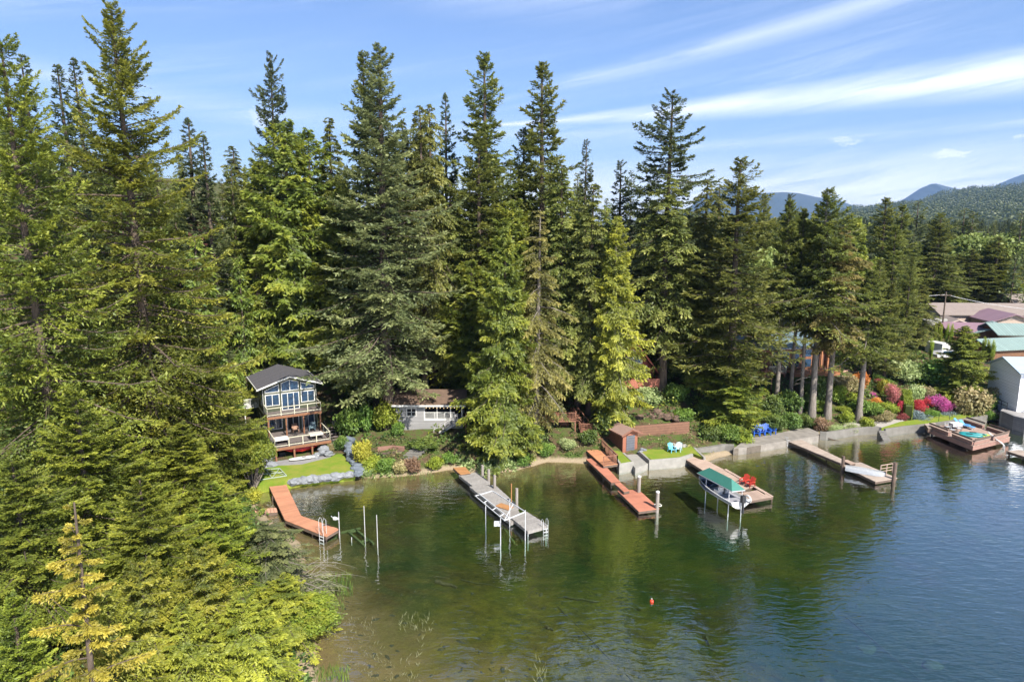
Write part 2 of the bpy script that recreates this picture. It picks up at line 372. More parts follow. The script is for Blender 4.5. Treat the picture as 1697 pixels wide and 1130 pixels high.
# ================================================================== FOLIAGE
def leaf_mat(name, dark, mid, tip, scale=.35, trans=.42, rough=.6):
    m = bpy.data.materials.new(name); m.use_nodes = True; t = NT(m.node_tree); L = m.node_tree.links; m.node_tree.nodes.clear()
    at = t.n('ShaderNodeAttribute', attribute_name='tone').outputs['Fac']
    oi = t.n('ShaderNodeObjectInfo').outputs['Random']
    pos = t.n('ShaderNodeTexCoord').outputs['Object']
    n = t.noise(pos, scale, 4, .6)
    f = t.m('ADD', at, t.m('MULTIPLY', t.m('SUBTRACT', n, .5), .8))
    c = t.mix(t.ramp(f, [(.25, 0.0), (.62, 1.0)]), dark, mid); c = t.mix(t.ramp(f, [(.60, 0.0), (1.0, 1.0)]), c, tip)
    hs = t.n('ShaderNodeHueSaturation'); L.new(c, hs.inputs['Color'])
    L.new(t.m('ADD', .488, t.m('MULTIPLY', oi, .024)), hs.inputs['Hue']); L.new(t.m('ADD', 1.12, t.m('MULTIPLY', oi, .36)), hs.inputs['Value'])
    d = t.n('ShaderNodeBsdfDiffuse'); L.new(hs.outputs[0], d.inputs[0])
    tl = t.n('ShaderNodeBsdfTranslucent'); L.new(t.mix(.5, hs.outputs[0], tip), tl.inputs[0])
    a = t.n('ShaderNodeMixShader'); a.inputs[0].default_value = trans; L.new(d.outputs[0], a.inputs[1]); L.new(tl.outputs[0], a.inputs[2])
    g = t.n('ShaderNodeBsdfGlossy'); g.inputs['Roughness'].default_value = rough; g.inputs[0].default_value = (1, 1, 1, 1)
    b = t.n('ShaderNodeMixShader'); b.inputs[0].default_value = .025; L.new(a.outputs[0], b.inputs[1]); L.new(g.outputs[0], b.inputs[2])
    o = t.n('ShaderNodeOutputMaterial'); L.new(b.outputs[0], o.inputs[0])
    return m
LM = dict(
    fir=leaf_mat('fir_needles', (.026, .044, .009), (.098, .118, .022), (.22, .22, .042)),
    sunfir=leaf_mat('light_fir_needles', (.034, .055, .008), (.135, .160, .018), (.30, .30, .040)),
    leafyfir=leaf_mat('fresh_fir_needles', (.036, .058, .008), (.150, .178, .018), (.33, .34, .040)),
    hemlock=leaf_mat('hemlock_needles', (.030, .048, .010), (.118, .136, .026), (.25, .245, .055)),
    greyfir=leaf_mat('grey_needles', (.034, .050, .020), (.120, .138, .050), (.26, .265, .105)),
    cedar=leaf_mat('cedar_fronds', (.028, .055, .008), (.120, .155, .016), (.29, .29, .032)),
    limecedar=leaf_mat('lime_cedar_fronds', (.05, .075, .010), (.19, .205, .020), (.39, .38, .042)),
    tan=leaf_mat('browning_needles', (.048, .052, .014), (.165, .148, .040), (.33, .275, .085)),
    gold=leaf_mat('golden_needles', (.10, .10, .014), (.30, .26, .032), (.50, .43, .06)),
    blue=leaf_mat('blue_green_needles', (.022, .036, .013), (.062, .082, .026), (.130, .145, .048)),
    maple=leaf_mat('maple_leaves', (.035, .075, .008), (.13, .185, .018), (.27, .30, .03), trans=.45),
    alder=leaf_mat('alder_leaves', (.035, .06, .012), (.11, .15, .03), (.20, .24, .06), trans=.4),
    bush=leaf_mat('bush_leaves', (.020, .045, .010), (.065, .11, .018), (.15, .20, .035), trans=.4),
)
BARK = mat('bark', (.115, .085, .062), .95, (.045, .034, .027), 3.0, .5, bump=1.0, bscale=9, stretch=(3, 3, .6))
GREYBARK = mat('grey_bark', (.21, .185, .16), .95, (.09, .075, .062), 3.0, .5, bump=1.0, bscale=9, stretch=(3, 3, .6))
def nrm(a): return a / np.maximum(np.linalg.norm(a, axis=-1, keepdims=True), 1e-9)
def kites(P, D, N, L, Wd):
    """one pointed leaf or needle spray each: base P, direction D, normal N, length L, width Wd"""
    S = nrm(np.cross(D, N)); L = L[:, None]; Wd = Wd[:, None]
    V = np.stack([P, P + D * L * .45 + S * Wd * .5, P + D * L, P + D * L * .45 - S * Wd * .5], 1).reshape(-1, 3)
    return V, np.arange(len(P) * 4).reshape(-1, 4)
def tubes(P0, P1, r0, r1, n=4):
    """straight tapered twigs, all at once"""
    D = nrm(P1 - P0); up = np.where(np.abs(D[:, 2:3]) < .9, np.array([[0, 0, 1.]]), np.array([[0, 1., 0]]))
    A = nrm(np.cross(D, up)); B = np.cross(A, D); ring = []
    for P, r in ((P0, r0), (P1, r1)):
        for k in range(n):
            a = 2 * math.pi * k / n; ring.append(P + (A * math.cos(a) + B * math.sin(a)) * r[:, None])
    V = np.stack(ring, 1); m = len(P0); base = (np.arange(m) * 2 * n)[:, None]
    F = np.concatenate([np.stack([base[:, 0] + k, base[:, 0] + (k + 1) % n, base[:, 0] + n + (k + 1) % n, base[:, 0] + n + k], 1) for k in range(n)])
    return V.reshape(-1, 3), F
def join(parts):
    Vs, Fs, o = [], [], 0
    for V, F in parts: Vs.append(V); Fs.append(F + o); o += len(V)
    return np.concatenate(Vs), np.concatenate(Fs)
KIND = dict(  # power of the crown outline, branch angle at base / at top (degrees), droop, tip lift, leaf hang, twig spread
    fir=dict(pw=.80, e0=-16, e1=48, droop=.30, lift=.26, hang=.25, sp=.42, round=.10, gap=.34),
    hemlock=dict(pw=.72, e0=-12, e1=30, droop=.55, lift=.10, hang=.75, sp=.42, round=.12, gap=.25),
    cedar=dict(pw=.62, e0=-18, e1=52, droop=.62, lift=.34, hang=1.0, sp=.46, round=.16, gap=.12),
    sparse=dict(pw=.70, e0=-6, e1=34, droop=.42, lift=.12, hang=.55, sp=.34, round=.10, gap=.5),
)
def conifer(kind, H=32., R=4.5, base=.12, nb=150, nt=13, nl=8, leaf=.42, seed=1, lopside=.15, bare=14, twig_r=.012, trunk_r=None, top_open=.0):
    """numpy conifer: returns (crown mesh data, tone, wood mesh data)"""
    k = KIND[kind]; rs = np.random.RandomState(seed); zb = base * H; R = R * 1.12
    t = np.sort(rs.rand(nb) ** (1.0 + .15)); t = (t + np.linspace(0, 1, nb) * 2) / 3; t = t * .985
    tier = .5 + .5 * np.sin(t * H * 1.9 + rs.rand() * 6)             # tiers of longer and shorter limbs
    z0 = zb + t * (H - zb); phi = np.arange(nb) * 2.39996 + rs.normal(0, .6, nb)
    prof = (1 - t) ** k['pw'] * np.clip((t + k['round']) / (k['round'] + .16), 0, 1)
    low = 1 + .12 * np.sin(phi * 2 + seed) + lopside * np.cos(phi - seed * 1.7) + .16 * np.sin(phi + t * 11 + seed * 3) + .12 * np.sin(t * 27 + phi * 2 + seed)
    Ln = R * (prof * low * (.60 + .16 * tier + .52 * rs.rand(nb) ** 1.3) * (1 - k['gap'] * (rs.rand(nb) < .22)) + .012)
    e = np.radians(k['e0'] + (k['e1'] - k['e0']) * t ** 1.4 + rs.normal(0, 8, nb))
    hd = np.stack([np.cos(phi), np.sin(phi), np.zeros(nb)], 1)
    def pt(i, s):                                                     # point on limb i at fraction s
        h = Ln[i] * s; zz = Ln[i] * (np.tan(e[i]) * s - k['droop'] * s ** 2 + k['lift'] * s ** 4)
        bend = (np.sin(i * 7.3) * .16) * Ln[i] * s ** 2
        sd = np.stack([-hd[i, 1], hd[i, 0], np.zeros(len(i))], 1)
        return hd[i] * h[:, None] + sd * bend[:, None] + np.stack([np.zeros(len(i)), np.zeros(len(i)), z0[i] + zz], 1)
    # side twigs
    ntw = np.maximum((nt * (.45 + .75 * Ln / R)).astype(int), 3)
    bi = np.repeat(np.arange(nb), ntw); q = np.concatenate([(np.arange(m) + rs.rand(m)) / m for m in ntw])
    s = .10 + .90 * q ** .85
    P = pt(bi, s); Q = pt(bi, np.clip(s + .04, 0, 1.05)); fd = nrm(Q - P)
    side = np.where(np.arange(len(bi)) % 2 == 0, 1., -1.) * (1 - .0 * s)
    sd = nrm(np.cross(fd, np.array([[0, 0, 1.]]))) * side[:, None]
    Lt = k['sp'] * Ln[bi] * (1.12 - s) * (.6 + .7 * rs.rand(len(bi))) + leaf * .45
    Lt = np.minimum(Lt, R * .42)
    td = nrm(fd * (.55 + .8 * s[:, None] ** 2) + sd * (1.05 - .6 * s[:, None]) + np.array([[0, 0, 1.]]) * (rs.normal(0, .16, len(bi)) - .14 * k['hang'])[:, None])
    # needle sprays
    m = len(bi); ti = np.repeat(np.arange(m), nl); r = (np.tile(np.arange(nl), m) + rs.rand(m * nl)) / nl
    dr = k['droop'] * .5 + k['hang'] * .35
    LP = P[ti] + td[ti] * (Lt[ti] * r)[:, None]; LP[:, 2] -= Lt[ti] * r ** 2 * dr
    sg = np.where(np.arange(len(ti)) % 2 == 0, 1., -1.)
    tsd = nrm(np.cross(td, np.array([[0, 0, 1.]])))[ti] * sg[:, None]
    jit = rs.normal(0, .32, (len(ti), 3))
    LD = nrm(td[ti] * .8 + tsd * (.65 - .3 * r[:, None]) + jit + np.array([[0, 0, -1.]]) * (k['hang'] * (.25 + .65 * rs.rand(len(ti))))[:, None] + np.array([[0, 0, .12]]))
    NN = nrm(np.array([[0, 0, 1.]]) + rs.normal(0, .55, (len(ti), 3)))
    if k['hang'] > .9: NN = nrm(hd[bi[ti]] + rs.normal(0, .5, (len(ti), 3)) + np.array([[0, 0, .4]]))
    ll = leaf * (.6 + .8 * rs.rand(len(ti))) * (.5 + .5 * np.clip((1 - t) * 3.5, 0, 1))[bi[ti]]; ww = ll * (.27 + .18 * rs.rand(len(ti)))
    V, F = kites(LP, LD, NN, ll, ww)
    bt = rs.rand(nb) * .3
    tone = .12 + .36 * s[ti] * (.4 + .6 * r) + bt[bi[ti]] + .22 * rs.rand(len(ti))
    # wood: trunk, limbs, dead stubs
    tr = trunk_r or H * .0125; nseg = 10; tz = np.linspace(0, H * .985, nseg + 1)
    wob = np.stack([np.sin(tz * .11 + seed) * .12, np.cos(tz * .09 + seed * 2) * .12, tz], 1) * np.array([[1, 1, 1]]); wob[0, :2] = wob[1, :2]
    mb = MB(); rr = [tr * (1.35 if i == 0 else 1) * (1 - i / (nseg + .4)) ** .75 + .02 for i in range(nseg + 1)]; mb.tube([tuple(p) for p in wob], rr, 9)
    TV = np.array(mb.v); TF = np.array([f for f in mb.f if len(f) == 4])
    parts = [(TV, TF)]
    i = np.arange(nb); prev = pt(i, np.zeros(nb)); br = np.clip(Ln * .014, .012, .09) * (twig_r / .012)
    for a, b, f0, f1 in ((0, .35, 1, .75), (.35, .7, .75, .45), (.7, .97, .45, .15)):
        parts.append(tubes(pt(i, np.full(nb, a)), pt(i, np.full(nb, b)), br * f0, br * f1))
    if bare:
        bz = zb * (.35 + .65 * rs.rand(bare)); ph = rs.rand(bare) * 6.28; bl = R * (.12 + .3 * rs.rand(bare))
        p0 = np.stack([np.zeros(bare), np.zeros(bare), bz], 1); p1 = p0 + np.stack([np.cos(ph) * bl, np.sin(ph) * bl, -bl * .25], 1)
        parts.append(tubes(p0, p1, np.full(bare, .05), np.full(bare, .012)))
    return (V, F), tone, join(parts)
def broadleaf(H=8., R=3., lumps=26, per=260, leaf=.28, seed=1, base=.25, spread=1.0, flatten=.8, hollow=.55):
    rs = np.random.RandomState(seed); zb = H * base
    lp = rs.normal(0, 1, (lumps, 3)); lp = nrm(lp) * (rs.rand(lumps, 1) ** .45) * .78
    c = np.stack([lp[:, 0] * R, lp[:, 1] * R, zb + (H - zb) * (.5 + .5 * lp[:, 2] * .9)], 1)
    lr = R * (.24 + .22 * rs.rand(lumps)) * spread
    li = np.repeat(np.arange(lumps), per); d = nrm(rs.normal(0, 1, (len(li), 3))); rad = (hollow + (1 - hollow) * rs.rand(len(li))) * lr[li] * (1 + .25 * rs.normal(0, 1, len(li)) * .5)
    P = c[li] + d * rad[:, None] * np.array([[1, 1, flatten]])
    D = nrm(d * .5 + rs.normal(0, .7, (len(li), 3)) + np.array([[0, 0, -.25]])); N = nrm(d + rs.normal(0, .6, (len(li), 3)) + np.array([[0, 0, .4]]))
    ll = leaf * (.6 + .8 * rs.rand(len(li)))
    V, F = kites(P, D, N, ll, ll * .62)
    V[:, 2] = np.maximum(V[:, 2], .02)
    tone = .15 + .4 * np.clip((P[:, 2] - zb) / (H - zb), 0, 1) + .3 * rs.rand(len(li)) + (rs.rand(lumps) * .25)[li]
    p0 = np.zeros((lumps, 3)); p0[:, 2] = zb * .5; p0[:, :2] = c[:, :2] * .12
    mid = (p0 + c) * .5; mid[:, 2] -= H * .04; rr = np.full(lumps, R * .03 + .015)
    parts = [tubes(p0, mid, rr, rr * .7), tubes(mid, c, rr * .7, rr * .3)]
    t0 = np.zeros((1, 3)); t1 = np.array([[0, 0, max(zb, .3) + .2 * H]]); parts.append(tubes(t0, t1, np.array([R * .05 + .03]), np.array([R * .035 + .02]), 8))
    return (V, F), tone, join(parts)
PROTO = {}
def proto(key, fn, leafm, bark, **kw):
    """a grown tree as mesh data kept under KEY: (crown mesh, wood mesh, height, radius)"""
    (V, F), tone, (WV, WF) = fn(**kw)
    PROTO[key] = (np_mesh('crown', V, F, [leafm], tone), np_mesh('trunk', WV, WF, [bark], smooth=True), kw['H'], kw['R'])
def plant_tree(key, name, label, cat, x, y, top=None, height=None, R=None, rz=0., group=None, zb=None, part=('crown', 'trunk'), leafm=None):
    """stand prototype KEY at x, y; its own top height (world z) or own height"""
    cm, wm, H0, R0 = PROTO[key]; z = gz(x, y) - .15 if zb is None else zb
    h = height if height else top - z
    root = thing(name, label, cat, (x, y, z), rz, group)
    sxy = (R / R0) if R else h / H0
    root.scale = (sxy, sxy, h / H0)
    for nm, me in zip(part, (cm, wm)):
        o = bpy.data.objects.new(nm, me); COL.objects.link(o); o.parent = root
        if leafm and me is cm:
            o.material_slots[0].link = 'OBJECT'; o.material_slots[0].material = leafm
    return root
# ================================================================== TREES
def Cn(kind, **k):
    return dict(kind=kind, **k)
# grown prototypes: detailed ones for the near trees, plainer ones for the far side of the wood
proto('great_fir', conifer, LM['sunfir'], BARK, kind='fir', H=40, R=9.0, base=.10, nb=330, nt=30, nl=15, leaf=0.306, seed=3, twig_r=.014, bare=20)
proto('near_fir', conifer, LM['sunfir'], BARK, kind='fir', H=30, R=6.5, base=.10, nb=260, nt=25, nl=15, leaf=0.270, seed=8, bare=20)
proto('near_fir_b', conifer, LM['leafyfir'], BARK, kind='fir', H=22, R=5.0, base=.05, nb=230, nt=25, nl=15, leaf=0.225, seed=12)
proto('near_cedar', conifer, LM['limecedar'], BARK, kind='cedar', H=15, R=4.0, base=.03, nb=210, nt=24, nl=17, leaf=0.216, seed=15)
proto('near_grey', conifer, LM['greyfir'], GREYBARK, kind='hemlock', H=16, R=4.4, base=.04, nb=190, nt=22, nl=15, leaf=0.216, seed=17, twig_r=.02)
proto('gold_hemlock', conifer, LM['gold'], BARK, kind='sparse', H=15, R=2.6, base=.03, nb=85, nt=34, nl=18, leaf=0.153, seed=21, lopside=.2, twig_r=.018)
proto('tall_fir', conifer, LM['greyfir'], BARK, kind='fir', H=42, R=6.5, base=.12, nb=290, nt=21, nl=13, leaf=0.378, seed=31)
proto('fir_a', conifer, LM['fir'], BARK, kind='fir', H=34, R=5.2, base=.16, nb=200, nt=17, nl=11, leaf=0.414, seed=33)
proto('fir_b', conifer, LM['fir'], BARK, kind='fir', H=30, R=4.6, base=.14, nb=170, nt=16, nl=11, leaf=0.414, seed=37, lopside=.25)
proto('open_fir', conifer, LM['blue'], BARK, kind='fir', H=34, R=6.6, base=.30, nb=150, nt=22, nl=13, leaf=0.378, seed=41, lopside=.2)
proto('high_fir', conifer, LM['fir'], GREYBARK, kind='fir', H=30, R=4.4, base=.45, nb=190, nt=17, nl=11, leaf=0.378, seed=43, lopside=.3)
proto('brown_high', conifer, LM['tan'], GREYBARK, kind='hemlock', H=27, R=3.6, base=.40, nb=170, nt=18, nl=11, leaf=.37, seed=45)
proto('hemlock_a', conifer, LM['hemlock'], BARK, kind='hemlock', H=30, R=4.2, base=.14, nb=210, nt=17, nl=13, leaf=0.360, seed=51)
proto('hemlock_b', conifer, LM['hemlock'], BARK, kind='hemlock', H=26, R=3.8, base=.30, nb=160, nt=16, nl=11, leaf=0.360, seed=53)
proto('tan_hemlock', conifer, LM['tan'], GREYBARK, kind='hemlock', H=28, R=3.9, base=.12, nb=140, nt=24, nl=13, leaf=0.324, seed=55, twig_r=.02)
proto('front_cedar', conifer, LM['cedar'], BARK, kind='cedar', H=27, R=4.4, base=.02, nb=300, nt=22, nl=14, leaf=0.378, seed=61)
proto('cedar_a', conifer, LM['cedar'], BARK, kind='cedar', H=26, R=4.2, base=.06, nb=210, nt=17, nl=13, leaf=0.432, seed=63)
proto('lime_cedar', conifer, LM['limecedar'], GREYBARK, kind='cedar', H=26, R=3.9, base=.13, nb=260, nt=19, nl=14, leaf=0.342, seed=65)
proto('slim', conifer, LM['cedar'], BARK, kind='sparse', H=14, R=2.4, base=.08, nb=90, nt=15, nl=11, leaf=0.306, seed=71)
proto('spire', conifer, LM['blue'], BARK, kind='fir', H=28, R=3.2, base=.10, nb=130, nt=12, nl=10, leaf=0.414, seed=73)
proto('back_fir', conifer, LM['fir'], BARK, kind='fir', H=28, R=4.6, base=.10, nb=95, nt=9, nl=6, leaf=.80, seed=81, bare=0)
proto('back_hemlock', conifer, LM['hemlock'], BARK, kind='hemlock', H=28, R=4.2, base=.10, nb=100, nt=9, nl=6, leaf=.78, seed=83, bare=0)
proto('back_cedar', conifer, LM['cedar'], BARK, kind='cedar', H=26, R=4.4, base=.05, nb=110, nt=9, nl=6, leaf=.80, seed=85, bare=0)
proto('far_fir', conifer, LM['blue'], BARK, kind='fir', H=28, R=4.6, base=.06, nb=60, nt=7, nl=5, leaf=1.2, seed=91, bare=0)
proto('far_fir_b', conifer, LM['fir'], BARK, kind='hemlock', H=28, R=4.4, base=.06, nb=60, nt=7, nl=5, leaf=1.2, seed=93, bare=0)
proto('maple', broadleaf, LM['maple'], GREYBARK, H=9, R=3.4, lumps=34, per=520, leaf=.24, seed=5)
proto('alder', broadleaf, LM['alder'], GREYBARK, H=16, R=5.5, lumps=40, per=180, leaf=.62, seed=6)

def T(key, px, py, Y, R, label, name='conifer', cat='tree', grp=None, **kw):
    if 70 < Y < 100 and grp == G2: R *= 1.28
    x, z = GY(px, py, Y)
    return plant_tree(key, name, label, cat, x, Y, top=z, R=R, rz=(px * 7.31 + Y) % 6.28, group=grp, **kw)
G1 = 'big conifers of the near left bank'; G2 = 'conifers of the lakeshore wood'; G3 = 'conifers standing by the gardens on the right'; G4 = 'far conifers behind the houses'
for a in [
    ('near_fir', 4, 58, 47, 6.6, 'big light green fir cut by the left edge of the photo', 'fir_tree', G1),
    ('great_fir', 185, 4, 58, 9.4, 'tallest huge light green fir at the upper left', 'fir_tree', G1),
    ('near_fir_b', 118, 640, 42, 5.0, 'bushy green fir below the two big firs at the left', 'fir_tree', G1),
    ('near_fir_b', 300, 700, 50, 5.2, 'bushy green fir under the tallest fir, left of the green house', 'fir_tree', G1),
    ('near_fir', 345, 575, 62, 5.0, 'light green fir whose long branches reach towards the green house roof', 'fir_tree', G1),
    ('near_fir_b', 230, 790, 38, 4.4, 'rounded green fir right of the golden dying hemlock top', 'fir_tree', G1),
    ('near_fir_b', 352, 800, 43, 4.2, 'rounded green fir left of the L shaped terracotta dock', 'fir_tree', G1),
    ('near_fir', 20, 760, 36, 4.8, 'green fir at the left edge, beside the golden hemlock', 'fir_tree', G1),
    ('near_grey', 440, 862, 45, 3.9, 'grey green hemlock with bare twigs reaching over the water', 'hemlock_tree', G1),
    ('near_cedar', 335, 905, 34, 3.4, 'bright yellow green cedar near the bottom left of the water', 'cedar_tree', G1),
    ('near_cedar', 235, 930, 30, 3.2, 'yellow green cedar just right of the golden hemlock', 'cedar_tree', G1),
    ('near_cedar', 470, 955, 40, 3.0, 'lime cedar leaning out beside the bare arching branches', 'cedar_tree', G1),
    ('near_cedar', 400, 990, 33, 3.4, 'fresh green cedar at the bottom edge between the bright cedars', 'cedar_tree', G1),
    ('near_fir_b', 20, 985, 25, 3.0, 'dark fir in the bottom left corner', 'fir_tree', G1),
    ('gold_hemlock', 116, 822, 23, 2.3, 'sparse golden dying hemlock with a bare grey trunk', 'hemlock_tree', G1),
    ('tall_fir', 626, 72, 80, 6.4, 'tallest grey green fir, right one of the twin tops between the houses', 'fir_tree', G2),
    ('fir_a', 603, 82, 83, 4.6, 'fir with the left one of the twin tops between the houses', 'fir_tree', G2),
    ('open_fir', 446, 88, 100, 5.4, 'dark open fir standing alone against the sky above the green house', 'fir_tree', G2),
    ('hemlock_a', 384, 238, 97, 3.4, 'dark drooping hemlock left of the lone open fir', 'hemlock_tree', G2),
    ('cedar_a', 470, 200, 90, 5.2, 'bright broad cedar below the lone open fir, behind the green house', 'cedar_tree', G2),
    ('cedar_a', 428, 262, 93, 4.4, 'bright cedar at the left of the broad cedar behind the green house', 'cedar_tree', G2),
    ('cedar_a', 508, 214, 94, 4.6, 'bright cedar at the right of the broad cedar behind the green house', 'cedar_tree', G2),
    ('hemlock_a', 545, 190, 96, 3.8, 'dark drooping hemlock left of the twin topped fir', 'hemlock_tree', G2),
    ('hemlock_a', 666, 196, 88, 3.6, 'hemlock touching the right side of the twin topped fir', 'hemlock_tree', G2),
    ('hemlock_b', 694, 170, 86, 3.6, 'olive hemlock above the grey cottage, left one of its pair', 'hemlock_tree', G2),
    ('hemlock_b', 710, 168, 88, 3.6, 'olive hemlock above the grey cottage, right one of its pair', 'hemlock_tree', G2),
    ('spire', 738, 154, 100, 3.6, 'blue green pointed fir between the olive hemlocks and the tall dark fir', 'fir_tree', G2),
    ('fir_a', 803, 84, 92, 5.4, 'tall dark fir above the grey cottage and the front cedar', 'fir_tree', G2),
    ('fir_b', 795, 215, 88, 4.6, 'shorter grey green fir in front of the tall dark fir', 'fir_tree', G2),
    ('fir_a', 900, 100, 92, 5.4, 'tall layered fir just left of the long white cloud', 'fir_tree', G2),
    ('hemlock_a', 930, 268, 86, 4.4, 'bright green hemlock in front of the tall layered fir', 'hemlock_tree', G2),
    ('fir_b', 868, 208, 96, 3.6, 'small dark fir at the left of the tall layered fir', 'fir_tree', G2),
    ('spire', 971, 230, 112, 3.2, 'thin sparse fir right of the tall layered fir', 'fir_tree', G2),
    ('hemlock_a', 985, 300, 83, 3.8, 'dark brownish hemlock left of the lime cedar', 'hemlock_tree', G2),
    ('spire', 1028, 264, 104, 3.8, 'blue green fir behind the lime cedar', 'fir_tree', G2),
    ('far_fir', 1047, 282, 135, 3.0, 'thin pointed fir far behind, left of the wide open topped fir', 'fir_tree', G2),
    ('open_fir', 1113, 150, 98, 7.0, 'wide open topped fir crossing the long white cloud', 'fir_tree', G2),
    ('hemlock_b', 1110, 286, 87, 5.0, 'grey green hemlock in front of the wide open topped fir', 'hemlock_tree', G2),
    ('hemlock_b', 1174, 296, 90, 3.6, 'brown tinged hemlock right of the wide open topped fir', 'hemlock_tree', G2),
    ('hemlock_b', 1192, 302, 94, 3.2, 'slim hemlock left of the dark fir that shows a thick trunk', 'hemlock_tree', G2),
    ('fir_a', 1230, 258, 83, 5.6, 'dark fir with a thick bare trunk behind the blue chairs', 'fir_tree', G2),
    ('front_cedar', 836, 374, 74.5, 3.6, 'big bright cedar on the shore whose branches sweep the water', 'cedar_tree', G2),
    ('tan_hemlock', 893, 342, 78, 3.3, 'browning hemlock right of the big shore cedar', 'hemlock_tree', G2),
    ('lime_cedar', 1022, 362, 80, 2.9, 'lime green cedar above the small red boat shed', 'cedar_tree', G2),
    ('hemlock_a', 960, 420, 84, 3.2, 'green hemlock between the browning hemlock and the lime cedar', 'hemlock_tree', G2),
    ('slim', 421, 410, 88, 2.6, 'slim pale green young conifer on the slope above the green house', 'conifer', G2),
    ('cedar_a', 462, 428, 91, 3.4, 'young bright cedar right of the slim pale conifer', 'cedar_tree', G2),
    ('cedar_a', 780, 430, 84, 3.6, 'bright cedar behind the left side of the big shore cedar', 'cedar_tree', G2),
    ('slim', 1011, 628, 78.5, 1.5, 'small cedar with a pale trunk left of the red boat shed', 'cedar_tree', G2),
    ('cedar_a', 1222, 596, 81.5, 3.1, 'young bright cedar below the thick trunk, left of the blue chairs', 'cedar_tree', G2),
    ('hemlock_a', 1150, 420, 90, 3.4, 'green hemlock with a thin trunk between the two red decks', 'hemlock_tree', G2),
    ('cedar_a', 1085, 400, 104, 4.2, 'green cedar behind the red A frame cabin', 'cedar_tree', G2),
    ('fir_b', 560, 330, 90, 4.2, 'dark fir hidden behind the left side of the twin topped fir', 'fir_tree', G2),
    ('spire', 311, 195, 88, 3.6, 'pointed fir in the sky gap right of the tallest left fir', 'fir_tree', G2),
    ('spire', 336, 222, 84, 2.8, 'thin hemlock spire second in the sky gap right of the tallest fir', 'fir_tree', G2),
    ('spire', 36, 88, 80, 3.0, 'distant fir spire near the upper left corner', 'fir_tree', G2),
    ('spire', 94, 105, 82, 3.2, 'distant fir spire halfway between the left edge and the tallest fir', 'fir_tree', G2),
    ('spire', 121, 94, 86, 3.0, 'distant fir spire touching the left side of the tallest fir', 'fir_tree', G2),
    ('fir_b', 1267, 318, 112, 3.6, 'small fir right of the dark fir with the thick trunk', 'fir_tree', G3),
    ('alder', 1277, 385, 106, 4.6, 'pale lime leafy tree behind the right flank of the dark fir', 'leafy_tree', G3),
    ('spire', 1310, 320, 140, 4.0, 'dark fir in front of the far blue ridge', 'fir_tree', G3),
    ('high_fir', 1328, 352, 108, 3.9, 'fir rising behind the left end of the teal roofed house', 'fir_tree', G3),
    ('high_fir', 1349, 372, 88, 3.2, 'dark slim fir rising before the teal roofed house', 'hemlock_tree', G3),
    ('high_fir', 1374, 314, 87, 5.0, 'tall sunlit fir rising in front of the teal roofed house', 'fir_tree', G3),
    ('brown_high', 1400, 372, 87, 4.4, 'browning hemlock on a leaning trunk by the bright garden', 'hemlock_tree', G3),
    ('high_fir', 1446, 448, 87, 4.8, 'leafy green tree on a thin grey trunk beside the garden lawn', 'conifer', G3),
    ('fir_a', 1470, 326, 120, 5.6, 'large fir behind the right side of the garden', 'fir_tree', G4),
    ('fir_a', 1497, 338, 124, 5.4, 'large fir just right of its taller neighbour behind the garden', 'fir_tree', G4),
    ('fir_b', 1513, 424, 101, 2.7, 'narrow dark fir directly left of the street of houses', 'fir_tree', G4),
    ('fir_b', 1459, 428, 98, 3.2, 'narrow green fir above the garden azaleas', 'fir_tree', G4),
    ('fir_b', 1480, 470, 97, 3.0, 'short fir left of the narrow dark fir by the street', 'fir_tree', G4),
    ('far_fir', 1523, 332, 200, 6.0, 'distant dark fir rising above its neighbours in the valley', 'fir_tree', G4),
    ('fir_a', 1560, 352, 150, 6.5, 'broad fir behind the long brown roof, left end', 'fir_tree', G4),
    ('far_fir', 1600, 344, 190, 5.6, 'dark fir behind the street of houses, left one of the dark pair', 'fir_tree', G4),
    ('far_fir', 1614, 350, 190, 5.6, 'dark fir behind the street of houses, right one of the dark pair', 'fir_tree', G4),
    ('alder', 1630, 365, 165, 8.0, 'broad pale green tree behind the street of houses', 'leafy_tree', G4),
    ('alder', 1672, 368, 172, 8.0, 'broad pale green tree at the right edge behind the houses', 'leafy_tree', G4),
    ('fir_a', 1655, 392, 158, 7.0, 'large dark fir rising over the long brown roof', 'fir_tree', G4),
    ('fir_a', 1612, 412, 156, 6.0, 'dark fir directly behind the long brown roof', 'fir_tree', G4),
    ('far_fir', 1694, 352, 160, 4.5, 'dark fir cut by the right edge of the photo', 'fir_tree', G4),
    ('alder', 1694, 480, 152, 4.0, 'yellow green bushy tree at the right edge behind the brown roof', 'leafy_tree', G4),
    ('fir_a', 1540, 400, 152, 5.6, 'fir behind the power pole at the left end of the street', 'fir_tree', G4),
    ('hemlock_a', 1577, 430, 154, 5.0, 'olive fir just right of the power pole', 'fir_tree', G4),
    ('fir_a', 1640, 436, 155, 5.6, 'dark green fir behind the middle of the long brown roof', 'fir_tree', G4),
    ('cedar_a', 1672, 450, 154, 4.6, 'bright green tree behind the right end of the long brown roof', 'cedar_tree', G4),
    ('fir_a', 1486, 372, 110, 4.6, 'green fir in front of the two large firs behind the garden', 'fir_tree', G4),
    ('cedar_a', 1420, 360, 111, 4.6, 'bright green cedar behind the tall sunlit fir of the garden', 'cedar_tree', G4),
    ('hemlock_a', 1530, 470, 112, 3.4, 'hemlock left of the street houses behind the narrow dark fir', 'hemlock_tree', G4),
    ('hemlock_a', 1266, 430, 100, 3.4, 'green hemlock directly left of the teal roofed house', 'hemlock_tree', G3),
    ('cedar_a', 1180, 430, 96, 4.2, 'bright cedar behind the thin dark trunk, right of the red cabin', 'cedar_tree', G2),
